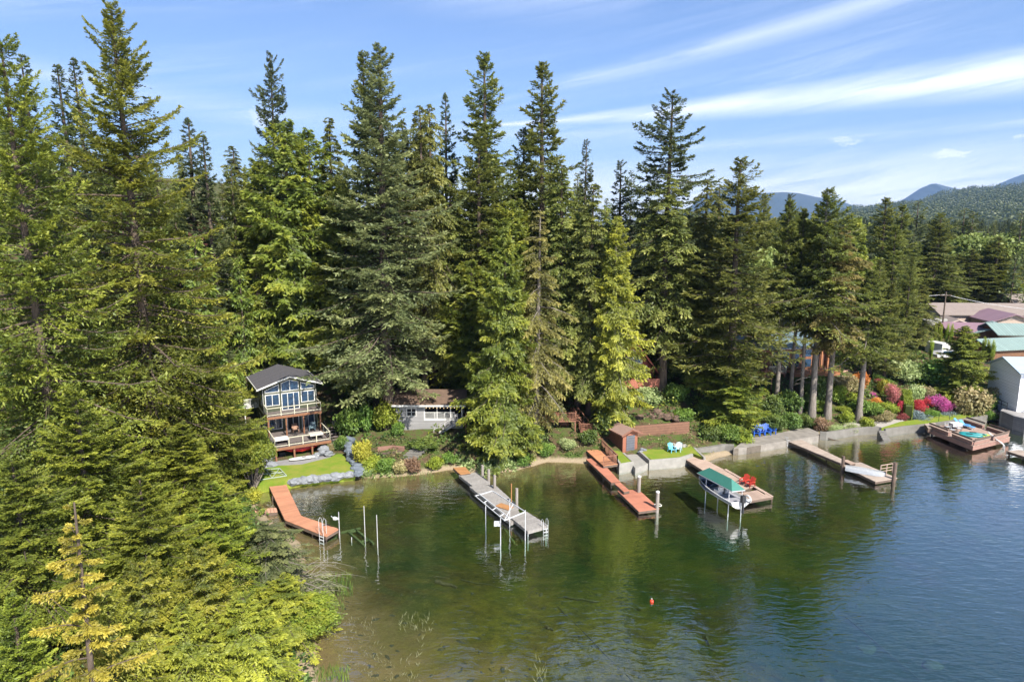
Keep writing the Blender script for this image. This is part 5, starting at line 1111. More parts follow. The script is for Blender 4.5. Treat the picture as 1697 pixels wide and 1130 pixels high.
boulders('rock_pile', 'pale rocks under the right end of the lower deck', [(528, 752, 1.4), (536, 748, 1.6), (542, 744, 1.8), (534, 742, 1.9), (524, 757, 1.2), (546, 750, 1.5)], .42, 4)
boulders('shore_rocks', 'brown rocks at the water edge left of the red gangway', [(925, 752, .35), (934, 757, .2), (944, 754, .3), (952, 758, .2), (960, 752, .35), (938, 749, .5), (968, 756, .3), (918, 757, .2), (950, 747, .6)], .38, 5, m=mat('brown_rock', (.20, .155, .12), .9, (.10, .075, .06), 2.5, .5, bump=1, bscale=5))
boulders('shore_rocks', 'brown rocks on the corner of the shore below the white house', [(1655, 690, .6), (1662, 694, .4), (1668, 697, .3), (1648, 686, .8), (1674, 699, .3), (1644, 681, 1.2), (1660, 685, 1.0)], .55, 6, m=MATS['brown_rock'])
boulders('rockery', 'whitish boulders beside the light blue chairs', [(1119, 737, 1.2), (1126, 738, 1.1), (1133, 738, 1.1)], .42, 7, m=LIGHTCONC)
boulders('rockery', 'grey stones right of the red boat shed', [(1061, 744, 1.2), (1066, 745, 1.1), (1063, 748, 1.0)], .34, 8)
o = boulders('rubble_pile', 'heap of dark logs and rubble above the timber wall', [(1062, 690, 3.1), (1072, 687, 3.2), (1083, 690, 3.1), (1094, 686, 3.3), (1104, 689, 3.2), (1113, 687, 3.3), (1122, 692, 3.0), (1090, 681, 3.5)], .55, 9, m=mat('dark_rubble', (.13, .085, .06), .95, (.06, .04, .03), 3, .5, bump=1))
# garden chairs
BLUEC = mat('royal_blue_chair', (.010, .085, .42), .5); LBLUE = mat('light_blue_chair', (.12, .42, .58), .5); REDC = mat('red_chair', (.42, .04, .025), .5); PALEC = mat('pale_blue_chair', (.45, .58, .62), .5)
for i, (px, py) in enumerate(((1252, 722), (1261, 720.5), (1270.5, 719.5), (1279, 718))):
    x, y = G(px, py, .8); chair(x, y, .80, R_(8 - i * 6), BLUEC, '%s of the four royal blue chairs on the stone patio' % ('leftmost', 'second from left', 'third from left', 'rightmost')[i], 'royal blue chairs in a row', sc=1.25)
x, y = G(1114, 749, 1.0); chair(x, y, 1.02, R_(20), LBLUE, 'light blue chair on the small lawn, left one')
x, y = G(1124, 748, 1.0); chair(x, y, 1.02, R_(-25), PALEC, 'paler blue chair on the small lawn, right one')
x, y = G(1688, 679, 1.9); chair(x, y, 1.88, R_(60), LBLUE, 'light blue chair on the terrace of the white house', sc=1.2)

# ---------------------------------------------------------------- shrubs
PROTO_B = []
for i in range(4):
    (V, F), tone, (WV, WF) = broadleaf(H=1.6, R=1.0, lumps=22, per=130, leaf=.15, seed=100 + i, base=.05, hollow=.7)
    PROTO_B.append((np_mesh('leaves', V, F, [LM['bush']], tone), np_mesh('stems', WV, WF, [BARK])))
    (V, F), tone, (WV, WF) = broadleaf(H=1.6, R=1.0, lumps=26, per=190, leaf=.085, seed=140 + i, base=.05, hollow=.75)
    PROTO_B.append((np_mesh('leaves', V, F, [LM['bush']], tone), np_mesh('stems', WV, WF, [BARK])))
BC = dict(
    dark=LM['bush'], green=leaf_mat('mid_green_leaves', (.03, .07, .012), (.09, .16, .02), (.18, .26, .04)), lime=leaf_mat('lime_leaves', (.09, .14, .01), (.17, .22, .018), (.30, .34, .035)),
    yellow=leaf_mat('yellow_leaves', (.14, .13, .01), (.24, .24, .025), (.40, .37, .045)), orange=leaf_mat('orange_blossom', (.05, .07, .012), (.42, .16, .025), (.60, .28, .07)),
    red=leaf_mat('red_blossom', (.04, .06, .012), (.40, .025, .04), (.55, .07, .09)), pink=leaf_mat('magenta_blossom', (.05, .07, .02), (.40, .05, .22), (.58, .16, .38)),
    rose=leaf_mat('rose_blossom', (.05, .07, .02), (.34, .10, .11), (.48, .19, .20)), burg=leaf_mat('burgundy_leaves', (.05, .012, .014), (.16, .03, .035), (.28, .07, .08)),
    tan=leaf_mat('olive_tan_leaves', (.07, .075, .025), (.20, .18, .07), (.40, .32, .18)), blue=leaf_mat('blue_juniper', (.04, .06, .05), (.12, .17, .17), (.24, .30, .30)),
    pale=leaf_mat('pale_green_leaves', (.07, .11, .03), (.22, .28, .10), (.42, .46, .24)), brown=leaf_mat('red_brown_twigs', (.05, .03, .02), (.15, .085, .05), (.26, .17, .10)))
nb_ = [0]
def bush(px, py, w, h, c, label, fine=0, cat='shrub', name='shrub', group=None):
    """shrub whose foot stands at px, py; w, h its size in photograph pixels"""
    x, y, z = GG(px, py); s = math.hypot(x, y, CAMZ - z) / FPX; nb_[0] += 1; k = (nb_[0] * 2 + fine) % 8
    r = thing(name, label, cat, (x, y, z - .08), nb_[0] * 1.7, group); r.scale = (w * s / 2, w * s / 2, h * s / 1.6)
    for nm, me in zip(('leaves', 'stems'), PROTO_B[k]):
        o = bpy.data.objects.new(nm, me); COL.objects.link(o); o.parent = r
        if nm == 'leaves' and c != 'dark': o.material_slots[0].link = 'OBJECT'; o.material_slots[0].material = BC[c]
    return r
for b in [
    (1427, 648, 24, 32, 'orange', 'orange azalea at the top of the garden by the terrace'), (1417, 636, 16, 16, 'orange', 'small orange azalea against the terrace railing', 1),
    (1350, 662, 38, 40, 'dark', 'dark green rhododendron between the tree trunks'), (1403, 652, 38, 30, 'tan', 'olive tan shrub left of the orange azalea'), (1388, 668, 30, 30, 'lime', 'lime shrub between the thick trunk and the leaning trunk'),
    (1415, 670, 30, 20, 'lime', 'low lime shrub under the orange azalea'), (1410, 660, 16, 12, 'rose', 'small rose shrub under the olive tan shrub', 1), (1446, 660, 13, 11, 'pink', 'small magenta azalea behind the thin grey trunk', 1),
    (1449, 672, 20, 14, 'orange', 'low orange azalea right of the thin grey trunk', 1), (1464, 652, 22, 24, 'yellow', 'yellow shrub under the sloping hedge'), (1478, 672, 22, 40, 'rose', 'tall rose pink shrub beside the lime hedge', 1),
    (1490, 686, 12, 22, 'red', 'narrow orange red azalea at the foot of the hedge', 1), (1494, 697, 20, 12, 'burg', 'low burgundy shrub at the left foot of the hedge', 1), (1457, 640, 16, 14, 'burg', 'burgundy shrub under the top of the sloping hedge', 1),
    (1470, 684, 36, 20, 'lime', 'mounded lime shrub in the middle of the garden', 1), (1444, 688, 34, 20, 'green', 'green mound right of the thin trunk base'), (1462, 697, 40, 16, 'tan', 'wide greyish heather mound by the gravel path', 1),
    (1425, 683, 44, 22, 'green', 'broad green shrub left of the thin grey trunk'), (1398, 684, 24, 14, 'lime', 'low lime plant between the big trunks', 1), (1401, 701, 22, 20, 'lime', 'round lime shrub beside the leaning trunk'),
    (1523, 684, 24, 20, 'red', 'bright red azalea, front one of the red pair', 1), (1537, 675, 20, 16, 'red', 'bright red azalea, upper one of the red pair', 1), (1549, 678, 26, 26, 'pink', 'magenta azalea touching the red ones', 1),
    (1563, 684, 24, 20, 'pink', 'lower magenta azalea at the right end of the flowers', 1), (1521, 698, 34, 16, 'blue', 'spreading blue juniper at the right foot of the hedge', 1), (1545, 695, 30, 16, 'green', 'green mound under the magenta azaleas', 1),
    (1566, 692, 34, 12, 'blue', 'grey green border plants at the edge of the garden lawn', 1), (1607, 692, 54, 44, 'tan', 'big round rhododendron with fading pale flowers left of the white house'), (1630, 682, 30, 34, 'green', 'green shrub between the big rhododendron and the white house'),
    (1572, 672, 26, 18, 'lime', 'light green shrub above the magenta azaleas'), (1592, 658, 26, 24, 'burg', 'purple red rhododendron under the bushy conifer', 1), (1517, 666, 26, 26, 'pale', 'pale yellow green shrub right of the lime hedge'),
    (1532, 658, 24, 18, 'tan', 'olive shrub above the red azaleas'), (1494, 632, 50, 34, 'pale', 'big pale flowering rhododendron above the sloping hedge'), (1475, 618, 30, 26, 'green', 'green shrub left of the pale rhododendron'),
    (1560, 642, 60, 40, 'green', 'wide bright green shrub left of the bushy conifer'), (1535, 640, 34, 30, 'dark', 'dark shrub between the pale rhododendron and the green shrub'), (1384, 717, 30, 14, 'pale', 'pale trailing ground cover, left half over the seawall', 1),
    (1407, 714, 32, 14, 'pale', 'pale trailing ground cover, right half over the seawall', 1), (1437, 712, 24, 20, 'lime', 'bright green shrub at the foot of the thin grey trunk'), (1358, 714, 26, 24, 'brown', 'red brown twiggy shrub at the end of the stone patio'),
    (1335, 706, 30, 20, 'dark', 'dark shrub behind the stone patio, right one'), (1312, 708, 34, 24, 'dark', 'dark shrub behind the stone patio, middle one'), (1285, 711, 34, 26, 'dark', 'dark shrub directly behind the royal blue chairs'),
    (1340, 680, 34, 30, 'dark', 'dark shrub left of the first thick trunk'), (1310, 682, 40, 36, 'dark', 'dark shrub under the deck of the teal roofed house'), (1278, 690, 40, 36, 'dark', 'dark shrub below the weathered deck tower'), (1360, 684, 22, 20, 'lime', 'small lime shrub between the first two trunks'),
    (1642, 672, 30, 26, 'tan', 'brownish shrub against the foot of the white house'), (1636, 698, 26, 18, 'green', 'green shrub growing over the end of the long seawall', 1),
    (1234, 738, 30, 26, 'lime', 'sunlit green shrub at the left end of the stone patio'), (1208, 730, 40, 30, 'green', 'green shrub under the young cedar by the beach wall'), (1180, 728, 34, 24, 'dark', 'dark shrub behind the low beach wall'),
    (1120, 668, 40, 36, 'green', 'green shrub above the rubble heap, right one'), (1075, 668, 50, 28, 'pale', 'pale green fern mass under the balconies of the red cabin'), (1150, 650, 38, 44, 'lime', 'bright yellow green shrub between the two dark trunks'),
    (1135, 700, 34, 26, 'green', 'green shrub at the right end of the timber wall'), (1170, 690, 36, 30, 'dark', 'dark shrub left of the thick bare trunk'), (1035, 742, 14, 12, 'green', 'small green plant at the back of the grass strip'),
    (602, 772, 36, 46, 'yellow', 'tall yellow green shrub beside the bluish rock wall'), (618, 782, 36, 30, 'lime', 'yellow green shrub on the bank right of the rock wall'), (640, 783, 36, 28, 'green', 'green shrub in the middle of the bank left of the slab steps'),
    (684, 782, 32, 26, 'brown', 'rusty orange brown rounded shrub by the water'), (662, 784, 28, 22, 'tan', 'olive shrub left of the rusty brown shrub'), (608, 788, 26, 20, 'pale', 'pale grassy clump at the end of the boulder seawall', 1),
    (722, 776, 34, 22, 'lime', 'bright green leafy plant left of the orange gangplank'), (745, 768, 26, 22, 'green', 'green plant behind the orange gangplank'), (700, 742, 60, 16, 'dark', 'low dark shrub along the foot of the grey cottage'),
    (580, 722, 44, 54, 'green', 'leafy green shrub right of the hot tub'), (605, 715, 40, 50, 'green', 'leafy green shrub left of the big fir trunk'), (640, 712, 46, 50, 'lime', 'bright leafy shrub between the big fir trunk and the cottage'),
    (565, 745, 26, 24, 'dark', 'dark shrub at the back corner of the lawn'), (548, 752, 16, 18, 'tan', 'small tan flowering plant beside the right deck post', 1), (660, 722, 24, 26, 'green', 'green shrub at the left corner of the grey cottage'),
    (890, 742, 34, 40, 'dark', 'dark shrub left of the brown boathouse wall'), (905, 755, 30, 22, 'green', 'green shrub on the bank below the brown boathouse'), (940, 742, 30, 18, 'pale', 'pale leafy plant in front of the brown boathouse'),
    (975, 735, 34, 26, 'dark', 'dark shrub under the boathouse stairs'), (1003, 722, 40, 44, 'dark', 'dark shrub between the cedar trunks left of the red shed'), (868, 772, 26, 24, 'green', 'green shrub under the shore cedar near the beach'),
    (400, 742, 30, 30, 'pale', 'pale leafy shrub left of the boulder bank'), (395, 775, 34, 30, 'lime', 'yellow green shrub at the left edge of the lawn'), (418, 832, 34, 24, 'yellow', 'yellow green shrub left of the terracotta dock'), (400, 812, 40, 30, 'lime', 'lime shrub on the bank left of the terracotta dock start'),
]: bush(*b[:6], fine=(b[6] if len(b) > 6 else 0))
# clipped hedges
def hedge(name, label, pts, wd, hh, m='lime'):
    rs_ = np.random.RandomState(len(label)); P = []; 
    W_ = [GG(*p) for p in pts]; o = W_[0]
    mb = MB()
    for a, b in zip(W_[:-1], W_[1:]):
        n = 4200; f = rs_.rand(n); u = rs_.rand(n) * 2 - 1; v = rs_.rand(n); L = math.hypot(b[0] - a[0], b[1] - a[1]) + 1e-6; sx, sy = -(b[1] - a[1]) / L, (b[0] - a[0]) / L
        side = rs_.rand(n); u = np.where(side < .35, -1, np.where(side < .7, 1, u)); v = np.where(side >= .7, 1, v)
        P.append(np.stack([a[0] + (b[0] - a[0]) * f + sx * u * wd / 2 - o[0], a[1] + (b[1] - a[1]) * f + sy * u * wd / 2 - o[1], a[2] + (b[2] - a[2]) * f + v * hh - o[2]], 1))
    P = np.concatenate(P); n = len(P); V, F = kites(P, nrm(rs_.normal(0, 1, (n, 3))), nrm(rs_.normal(0, 1, (n, 3)) + np.array([[0, 0, .5]])), np.full(n, .16), np.full(n, .10))
    r = thing(name, label, 'hedge', o); ob = bpy.data.objects.new('leaves', np_mesh('leaves', V, F, [BC[m]], .3 + .5 * rs_.rand(n))); COL.objects.link(ob); ob.parent = r
    mb = MB()
    for a, b in zip(W_[:-1], W_[1:]): mb.bar((a[0] - o[0], a[1] - o[1], a[2] - o[2] + hh * .46), (b[0] - o[0], b[1] - o[1], b[2] - o[2] + hh * .46), wd * .82, hh * .9)
    mb.build('twigs', mat('hedge_twigs', (.05, .07, .012), .9), r)
hedge('clipped_hedge', 'tall lime green clipped hedge stepping down towards the lawn', [(1500, 672), (1504, 697)], 1.0, 2.3)
hedge('clipped_hedge', 'long green clipped hedge sloping down from the thin trunk crown', [(1447, 633), (1466, 641), (1484, 650)], .9, 1.2, 'green')
# slim columnar evergreens along the street fence
for i, (px, py) in enumerate(((1549, 571), (1557, 571), (1567, 571), (1574, 572), (1541, 598), (1636, 600), (1644, 602), (1629, 596))):
    x, y, z = GG(px, py); r = thing('columnar_evergreen', 'slim columnar evergreen by the brown fence, number %s from the left' % ('two', 'three', 'four', 'five', 'one', 'seven', 'eight', 'six')[i], 'tree', (x, y, z), i); r.scale = (.42, .42, 2.4)
    for nm, me in zip(('leaves', 'stems'), PROTO_B[1]):
        o = bpy.data.objects.new(nm, me); COL.objects.link(o); o.parent = r
        if nm == 'leaves': o.material_slots[0].link = 'OBJECT'; o.material_slots[0].material = BC['lime']
    r['group'] = 'columnar evergreens along the street'

# ---------------------------------------------------------------- growth nobody could count
def inside(px_poly, z, X, Y):
    P = [G(*p, z) for p in px_poly]; ins = np.zeros(X.shape, bool)
    for i in range(len(P)):
        (x1, y1), (x2, y2) = P[i], P[(i + 1) % len(P)]
        if y1 == y2: continue
        ins ^= ((y1 > Y) != (y2 > Y)) & (X < (x2 - x1) * (Y - y1) / (y2 - y1) + x1)
    return ins
KEEP = [([(375, 812), (395, 738), (445, 700), (560, 690), (600, 785), (500, 798)], 1.0), ([(650, 725), (655, 690), (770, 690), (775, 725)], 2.0), ([(1010, 778), (1015, 740), (1150, 732), (1205, 735), (1205, 765)], 1.0),
        ([(1212, 748), (1245, 716), (1360, 706), (1360, 728)], .9), ([(1360, 730), (1375, 708), (1450, 705), (1500, 694), (1620, 678), (1640, 698)], 1.1), ([(855, 782), (862, 765), (905, 755), (970, 756), (1000, 775)], .5),
        ([(625, 766), (625, 738), (700, 735), (770, 758), (760, 778)], 1.3), ([(1040, 738), (1040, 716), (1145, 711), (1180, 733)], 1.5), ([(1648, 700), (1655, 672), (1720, 668), (1720, 704)], 1.8), ([(880, 745), (885, 695), (1000, 700), (1000, 750)], 2), ([(1530, 600), (1540, 548), (1720, 540), (1720, 620)], 5)]
def undergrowth(name, label, n, per, x0, x1, y0, y1, size, hh, m, seed, smin=2.2, cond=None, sp=.55, only=None):
    q = np.random.RandomState(seed); X = q.uniform(x0, x1, n); Y = q.uniform(y0, y1, n); ok = shore_dist(X, Y) > smin
    if only is None:
        for poly, z in KEEP: ok &= ~inside(poly, z, X, Y)
    else:
        k_ = np.zeros(X.shape, bool)
        for i_ in only: k_ |= inside(KEEP[i_][0], KEEP[i_][1], X, Y)
        ok &= k_
    ok &= np.abs(X) < Y * .86 + 6
    if cond is not None: ok &= cond(X, Y)
    X, Y = X[ok], Y[ok]; Z = ground(X, Y); k = len(X); i = np.repeat(np.arange(k), per); s = (.5 + q.rand(k))[i]
    d = nrm(q.normal(0, 1, (len(i), 3))); d[:, 2] = np.abs(d[:, 2])
    P = np.stack([X[i], Y[i], Z[i]], 1) + d * (s * sp)[:, None] * np.array([[1, 1, hh]]); D = nrm(d + q.normal(0, .6, d.shape)); N = nrm(q.normal(0, .5, d.shape) + np.array([[0, 0, 1.]]))
    ll = size * (.6 + .8 * q.rand(len(i))); V, F = kites(P, D, N, ll, ll * .55)
    me = np_mesh(name, V, F, [m], .15 + .45 * q.rand(len(i)) + (.3 * q.rand(k))[i]); o = bpy.data.objects.new(name, me); COL.objects.link(o); return tag(o, label, 'undergrowth', kind='stuff')
undergrowth('undergrowth', 'low leafy undergrowth covering the slopes under the trees', 8200, 26, -75, 85, 68, 135, .34, .9, LM['bush'], 1)
undergrowth('ferns', 'bright ferns and saplings growing between the tree trunks', 900, 60, -60, 75, 72, 112, .30, 1.5, LM['maple'], 2, sp=.9, cond=lambda X, Y: np.sin(X * .31 + 1) * np.sin(Y * .4) > .05)
undergrowth('bank_scrub', 'green scrub under the big conifers of the near left bank', 3000, 36, -70, -5, 20, 72, .30, 1.0, LM['bush'], 3, smin=.6)
undergrowth('meadow_growth', 'grass and weeds around the houses on the right', 5200, 16, 50, 150, 90, 190, .30, .5, BC['green'], 4)
undergrowth('shore_grass', 'pale grass tufts along the water edge', 900, 24, -17, 10, 68.5, 75, .34, 1.4, BC['pale'], 5, smin=.15, sp=.28, cond=lambda X, Y: shore_dist(X, Y) < 1.5)
undergrowth('bank_plants', 'low mixed plants and weeds growing on the shore banks', 2600, 16, -20, 34, 69, 92, .20, .6, LM['bush'], 6, smin=1.0, sp=.32, only=(5, 6, 7, 9), cond=lambda X, Y: np.sin(X * 1.3 + 2) * np.sin(Y * 1.7 + X * .5) > -.25)
undergrowth('dry_plants', 'dry brown litter and small plants on the shore banks', 1500, 14, -20, 34, 69, 92, .18, .5, BC['tan'], 7, smin=.8, sp=.3, only=(5, 6, 7, 9))
# ================================================================== DOCKS, BOAT AND SMALL THINGS ON THE WATER
TERRA = mat('terracotta_decking', (.42, .20, .115), .75, (.34, .155, .095), .7, .6, island=.35)
REDD = mat('red_decking', (.40, .16, .10), .75, (.29, .115, .075), .8, .6, island=.35)
GREYD = mat('silver_decking', (.28, .265, .25), .85, (.165, .155, .145), 1.3, .6, bump=.4, stretch=(6, 1, 1), island=.35)
TAND = mat('tan_decking', (.37, .275, .22), .8, (.29, .21, .165), 1.3, .6, island=.35)
PALED = mat('pale_tan_decking', (.35, .285, .24), .85, (.24, .195, .16), 1.3, .6, island=.35)
ORANGE = mat('orange_decking', (.36, .18, .07), .8, (.27, .13, .05), 1.6, .6, island=.35)
DARKW = mat('dark_dock_frame', (.12, .085, .065), .9, (.07, .05, .04), 2, .5)
PILE = mat('weathered_piling', (.26, .235, .21), .9, (.15, .13, .115), 2, .5, bump=.6, stretch=(4, 4, .5))
GALV = mat('galvanised_steel', (.55, .57, .58), .4, (.42, .44, .46), 4, .5, metal=.4)
FLOATB = mat('black_float', (.03, .03, .032), .7)
q6 = random.Random(6)
def deckpanel(par, outline, z, m, name='decking', pw=.28, rim=DARKW, th=.05, rimh=.26, jit=.012, axis=None):
    """boards laid across the long way of a convex 4-corner outline a, b, c, d (a-b and d-c the long sides), with a frame below"""
    a, b, c, d = outline; L = math.hypot(b[0] - a[0], b[1] - a[1]); n = max(2, int(L / pw)); mb = MB(); g = .04
    for i in range(n):
        f0 = i / n + (g / 2) / L; f1 = (i + 1) / n - (g / 2) / L; dz = q6.uniform(-jit, jit); e = q6.uniform(-.02, .03)
        P = [tuple(a[k] + (b[k] - a[k]) * f0 for k in (0, 1)), tuple(a[k] + (b[k] - a[k]) * f1 for k in (0, 1)), tuple(d[k] + (c[k] - d[k]) * f1 for k in (0, 1)), tuple(d[k] + (c[k] - d[k]) * f0 for k in (0, 1))]
        mb.prism(P, z - th + dz, z + dz)
    o = mb.build(name, m, par)
    cx = sum(p[0] for p in outline) / 4; cy = sum(p[1] for p in outline) / 4
    ins = [(p[0] + (cx - p[0]) * .02, p[1] + (cy - p[1]) * .02) for p in outline]
    MB().prism(ins, z - th - rimh, z - th - .015).build('frame', rim, o); return o
def pxo(o, pts, z): return [(x - o[0], y - o[1]) for x, y in (G(*p, z) for p in pts)]
def dock(name, label, px, py): x, y = G(px, py, 0); return thing(name, label, 'dock', (x, y, 0)), (x, y)
def posts(par, o, pts, z0, z1, m=DARKW, r=.09, name='post'):
    for p in pts: x, y = pxo(o, [p], z1)[0]; MB().tube([(x, y, z0), (x, y, z1)], r, 8).build(name, m, par)
def piling(px, py, ztop, r, label, cap=None, group=None, zb=-2.4, m=PILE):
    x, y = G(px, py, ztop); o = thing('piling', label, 'piling', (x, y, 0), 0, group); MB().tube([(0, 0, zb), (0, 0, ztop)], r, 12).build('pole', m, o)
    if cap: MB().tube([(0, 0, ztop + .002), (0, 0, ztop + .08), (0, 0, ztop + .16)], [r * 1.12, r * 1.1, r * .3], 12).build('cap', cap, o)
    return o
def ladder(px, py, z, rz, label, h0=-1.2, h1=1.0, wd=.45):
    x, y = G(px, py, z); o = thing('ladder', label, 'ladder', (x, y, z), rz)
    for s in (-1, 1): MB().tube([(s * wd / 2, -.04, h0), (s * wd / 2, -.04, h1 * .85), (s * wd / 2, .12, h1), (s * wd / 2, .34, h1 * .85), (s * wd / 2, .36, .02)], .022, 6).build('rail', GALV, o)
    for i in range(4): MB().box(-wd / 2, wd / 2, -.1, .02, h0 + .12 + i * .3, h0 + .16 + i * .3).build('rung', GALV, o)
    return o
# dock 1: terracotta elbow
D1, o1 = dock('terracotta_dock', 'terracotta coloured dock with an elbow, nearest to the green house', 460, 830)
a, b, c, d = pxo(o1, [(446, 806), (472, 861), (499, 854), (474.5, 803)], .62); deckpanel(D1, (a, b, c, d), .62, TERRA)
e, f = pxo(o1, [(541, 889), (562.5, 876)], .62); deckpanel(D1, (b, e, f, c), .615, TERRA)
posts(D1, o1, [(452, 822), (473, 862), (500, 872), (518, 880), (540, 888), (561, 877), (483, 822), (505, 858), (535, 868)], -2.0, .42)
a2 = pxo(o1, [(408, 842), (458, 838.5), (460, 845), (408, 850)], .45); deckpanel(D1, (a2[0], a2[1], a2[2], a2[3]), .30, mat('faded_red_decking', (.48, .26, .18), .85), name='side_dock')
ladder(533, 886, .62, R_(-27), 'tall metal swim ladder on the terracotta dock', h1=1.5)
tag(MB().tube([(-.35, 0, .05), (0, .12, .1), (.3, 0, .06)], .05, 6).build('mooring_rope', BLACKP, loc=(*G(541, 871, .64), .64)), 'small dark coil of rope lying near the end of the terracotta dock', 'rope')
def steel(px, py, top, zb, label, r=.036, winch=False):
    x, y = G(px, py, top); o = thing('steel_post', label, 'post', (x, y, 0), 0); MB().tube([(0, 0, zb), (0, 0, top)], r, 8).build('pole', mat('white_galvanised', (.36, .36, .36), .5), o)
    if winch:
        MB().tube([(-.45, -.05, top - .55), (-.2, -.05, top - .6)], .16, 10).build('winch_drum', GALV, o); MB().box(-.22, .0, -.09, .03, top - .68, top - .5).build('bracket', GALV, o); MB().bar((-.45, -.08, top - .55), (-.62, -.12, top - .3), .04).build('crank', GALV, o)
    return o
steel(561, 848, 2.3, -1.6, 'pale steel post with a winch at the end of the terracotta dock', winch=True)
steel(603, 838, 3.0, -1.7, 'pale steel post behind the sunken lift frame, left of the last post'); steel(624, 853, 2.9, -1.9, 'pale steel post, rightmost before the open water'); steel(582.5, 890, .25, -1.6, 'short pale steel stub between the sunken lift beams')
lf = thing('boat_lift_cradle', 'sunken green boat lift cradle beside the terracotta dock', 'boat lift', (*G(598, 888, -.3), -.35)); ox, oy = G(598, 888, -.3)
SUNK = mat('algae_green_steel', (.10, .13, .05), .8)
for p_, q_ in (((577, 880), (605, 904)), ((588, 875.5), (619, 900)), ((565, 882), (597, 874)), ((578, 881), (592, 878)), ((598, 897), (610, 893)), ((541, 898), (562, 887))):
    (xa, ya), (xb, yb) = G(*p_, -.3), G(*q_, -.3); MB().bar((xa - ox, ya - oy, 0), (xb - ox, yb - oy, 0), .16, .16).build('beam', SUNK, lf)
# dock 2: silver grey, in three lengths
D2, o2 = dock('grey_dock', 'long weathered silver grey dock in front of the grey cottage', 800, 800)
for k, (pts, z, m) in enumerate(([[(750.5, 774.5), (763, 786), (780, 784), (771, 773)], .78, ORANGE], [[(760, 787), (782, 804), (812, 798), (790, 782)], .66, GREYD], [[(777.5, 805.5), (831, 850), (860.5, 839.5), (820.5, 803)], .62, GREYD], [[(846, 856.5), (874.5, 880), (909, 870.5), (873, 847)], .60, GREYD], [[(826, 850.5), (846, 866), (866, 857), (856, 841)], .42, mat('old_dark_decking', (.20, .185, .17), .9)])):
    P = pxo(o2, pts, z); deckpanel(D2, tuple(P), z, m, jit=.02, name='gangplank' if k == 0 else 'decking', rim=GREYD if k else DARKW)
posts(D2, o2, [(875, 879), (905, 872), (848, 860)], -1.8, .45, GALV, .06)
for i, (px, py, zt, lab) in enumerate(((799.5, 770.5, 1.9, 'wooden piling beside the grey dock, closest to the shore'), (809.8, 777.5, 1.9, 'wooden piling beside the grey dock, second from the shore'), (819.6, 787.5, 2.0, 'wooden piling beside the grey dock, third from the shore'), (856.3, 809, 2.3, 'wooden piling beside the grey dock, farthest from the shore'))):
    piling(px, py, zt, .14, lab, group='wooden pilings of the grey dock')
o = piling(847.5, 801, 2.6, .05, 'thin orange stained stake between the pilings of the grey dock', m=ORANGE)
tag(MB().box(-.75, .75, -.42, .42, 0, .05).build('deck_board', ORANGE, loc=(*G(836, 839.5, .66), .66), rz=R_(-38)), 'orange board lying on the grey dock under the lift frame', 'board')
ld = ladder(904, 873, .6, R_(25), 'short metal ladder at the outer end of the grey dock', h1=.7)
# lift frame over dock 2
LFX = [(787.5, 821.5), (816, 813), (870.5, 847.7), (836, 862)]; zt = 2.75
x0_, y0_ = G(830, 840, zt); LF = thing('boat_lift', 'bare white metal boat lift frame standing over the side of the grey dock', 'boat lift', (x0_, y0_, 0)); P = [(x - x0_, y - y0_) for x, y in (G(*p, zt) for p in LFX)]
WM = mat('white_steel', (.46, .47, .49), .4, (.36, .37, .39), 4, .5); fm = MB()
def L2(a, b, f): return (a[0] + (b[0] - a[0]) * f, a[1] + (b[1] - a[1]) * f)
for i in range(4): fm.bar((*P[i], zt), (*P[(i + 1) % 4], zt), .07)
in_ = [L2(P[0], P[1], .22), L2(P[3], P[2], .2)]; fm.bar((*in_[0], zt + .1), (*in_[1], zt + .1), .07)
for f in (.3, .6, .85): fm.bar((*L2(P[0], P[3], f), zt), (*L2(in_[0], in_[1], f), zt + .1), .06)
fm.bar((*P[3], zt + .01), (*L2(in_[0], P[2], .75), zt + .3), .06); fm.build('top_frame', WM, LF)
for (px, py, f) in ((804.8, 834, .5), (829.5, 858, .5), (870.6, 849, .5), (844.7, 831, .5)):
    x, y = G(px, py, zt - .25); x -= x0_; y -= y0_; MB().tube([(x, y, -1.75), (x, y, zt - .03)], .036, 8).build('leg', WM, LF); MB().box(x - .2, x + .2, y - .2, y + .2, -1.82, -1.751).build('foot_plate', WM, LF)
x, y = G(824, 867, 1.1); x -= x0_; y -= y0_; MB().box(x - .28, x + .28, y - .2, y + .2, .9, 1.25).build('motor_box', WM, LF, bevel=.03)
for a_, b_ in (((833, 870), (853, 898)), ((846, 864), (866, 894))): (xa, ya), (xb, yb) = G(*a_, -.6), G(*b_, -.6); MB().bar((xa - x0_, ya - y0_, -.7), (xb - x0_, yb - y0_, -.7), .12).build('cradle_beam', SUNK, LF)
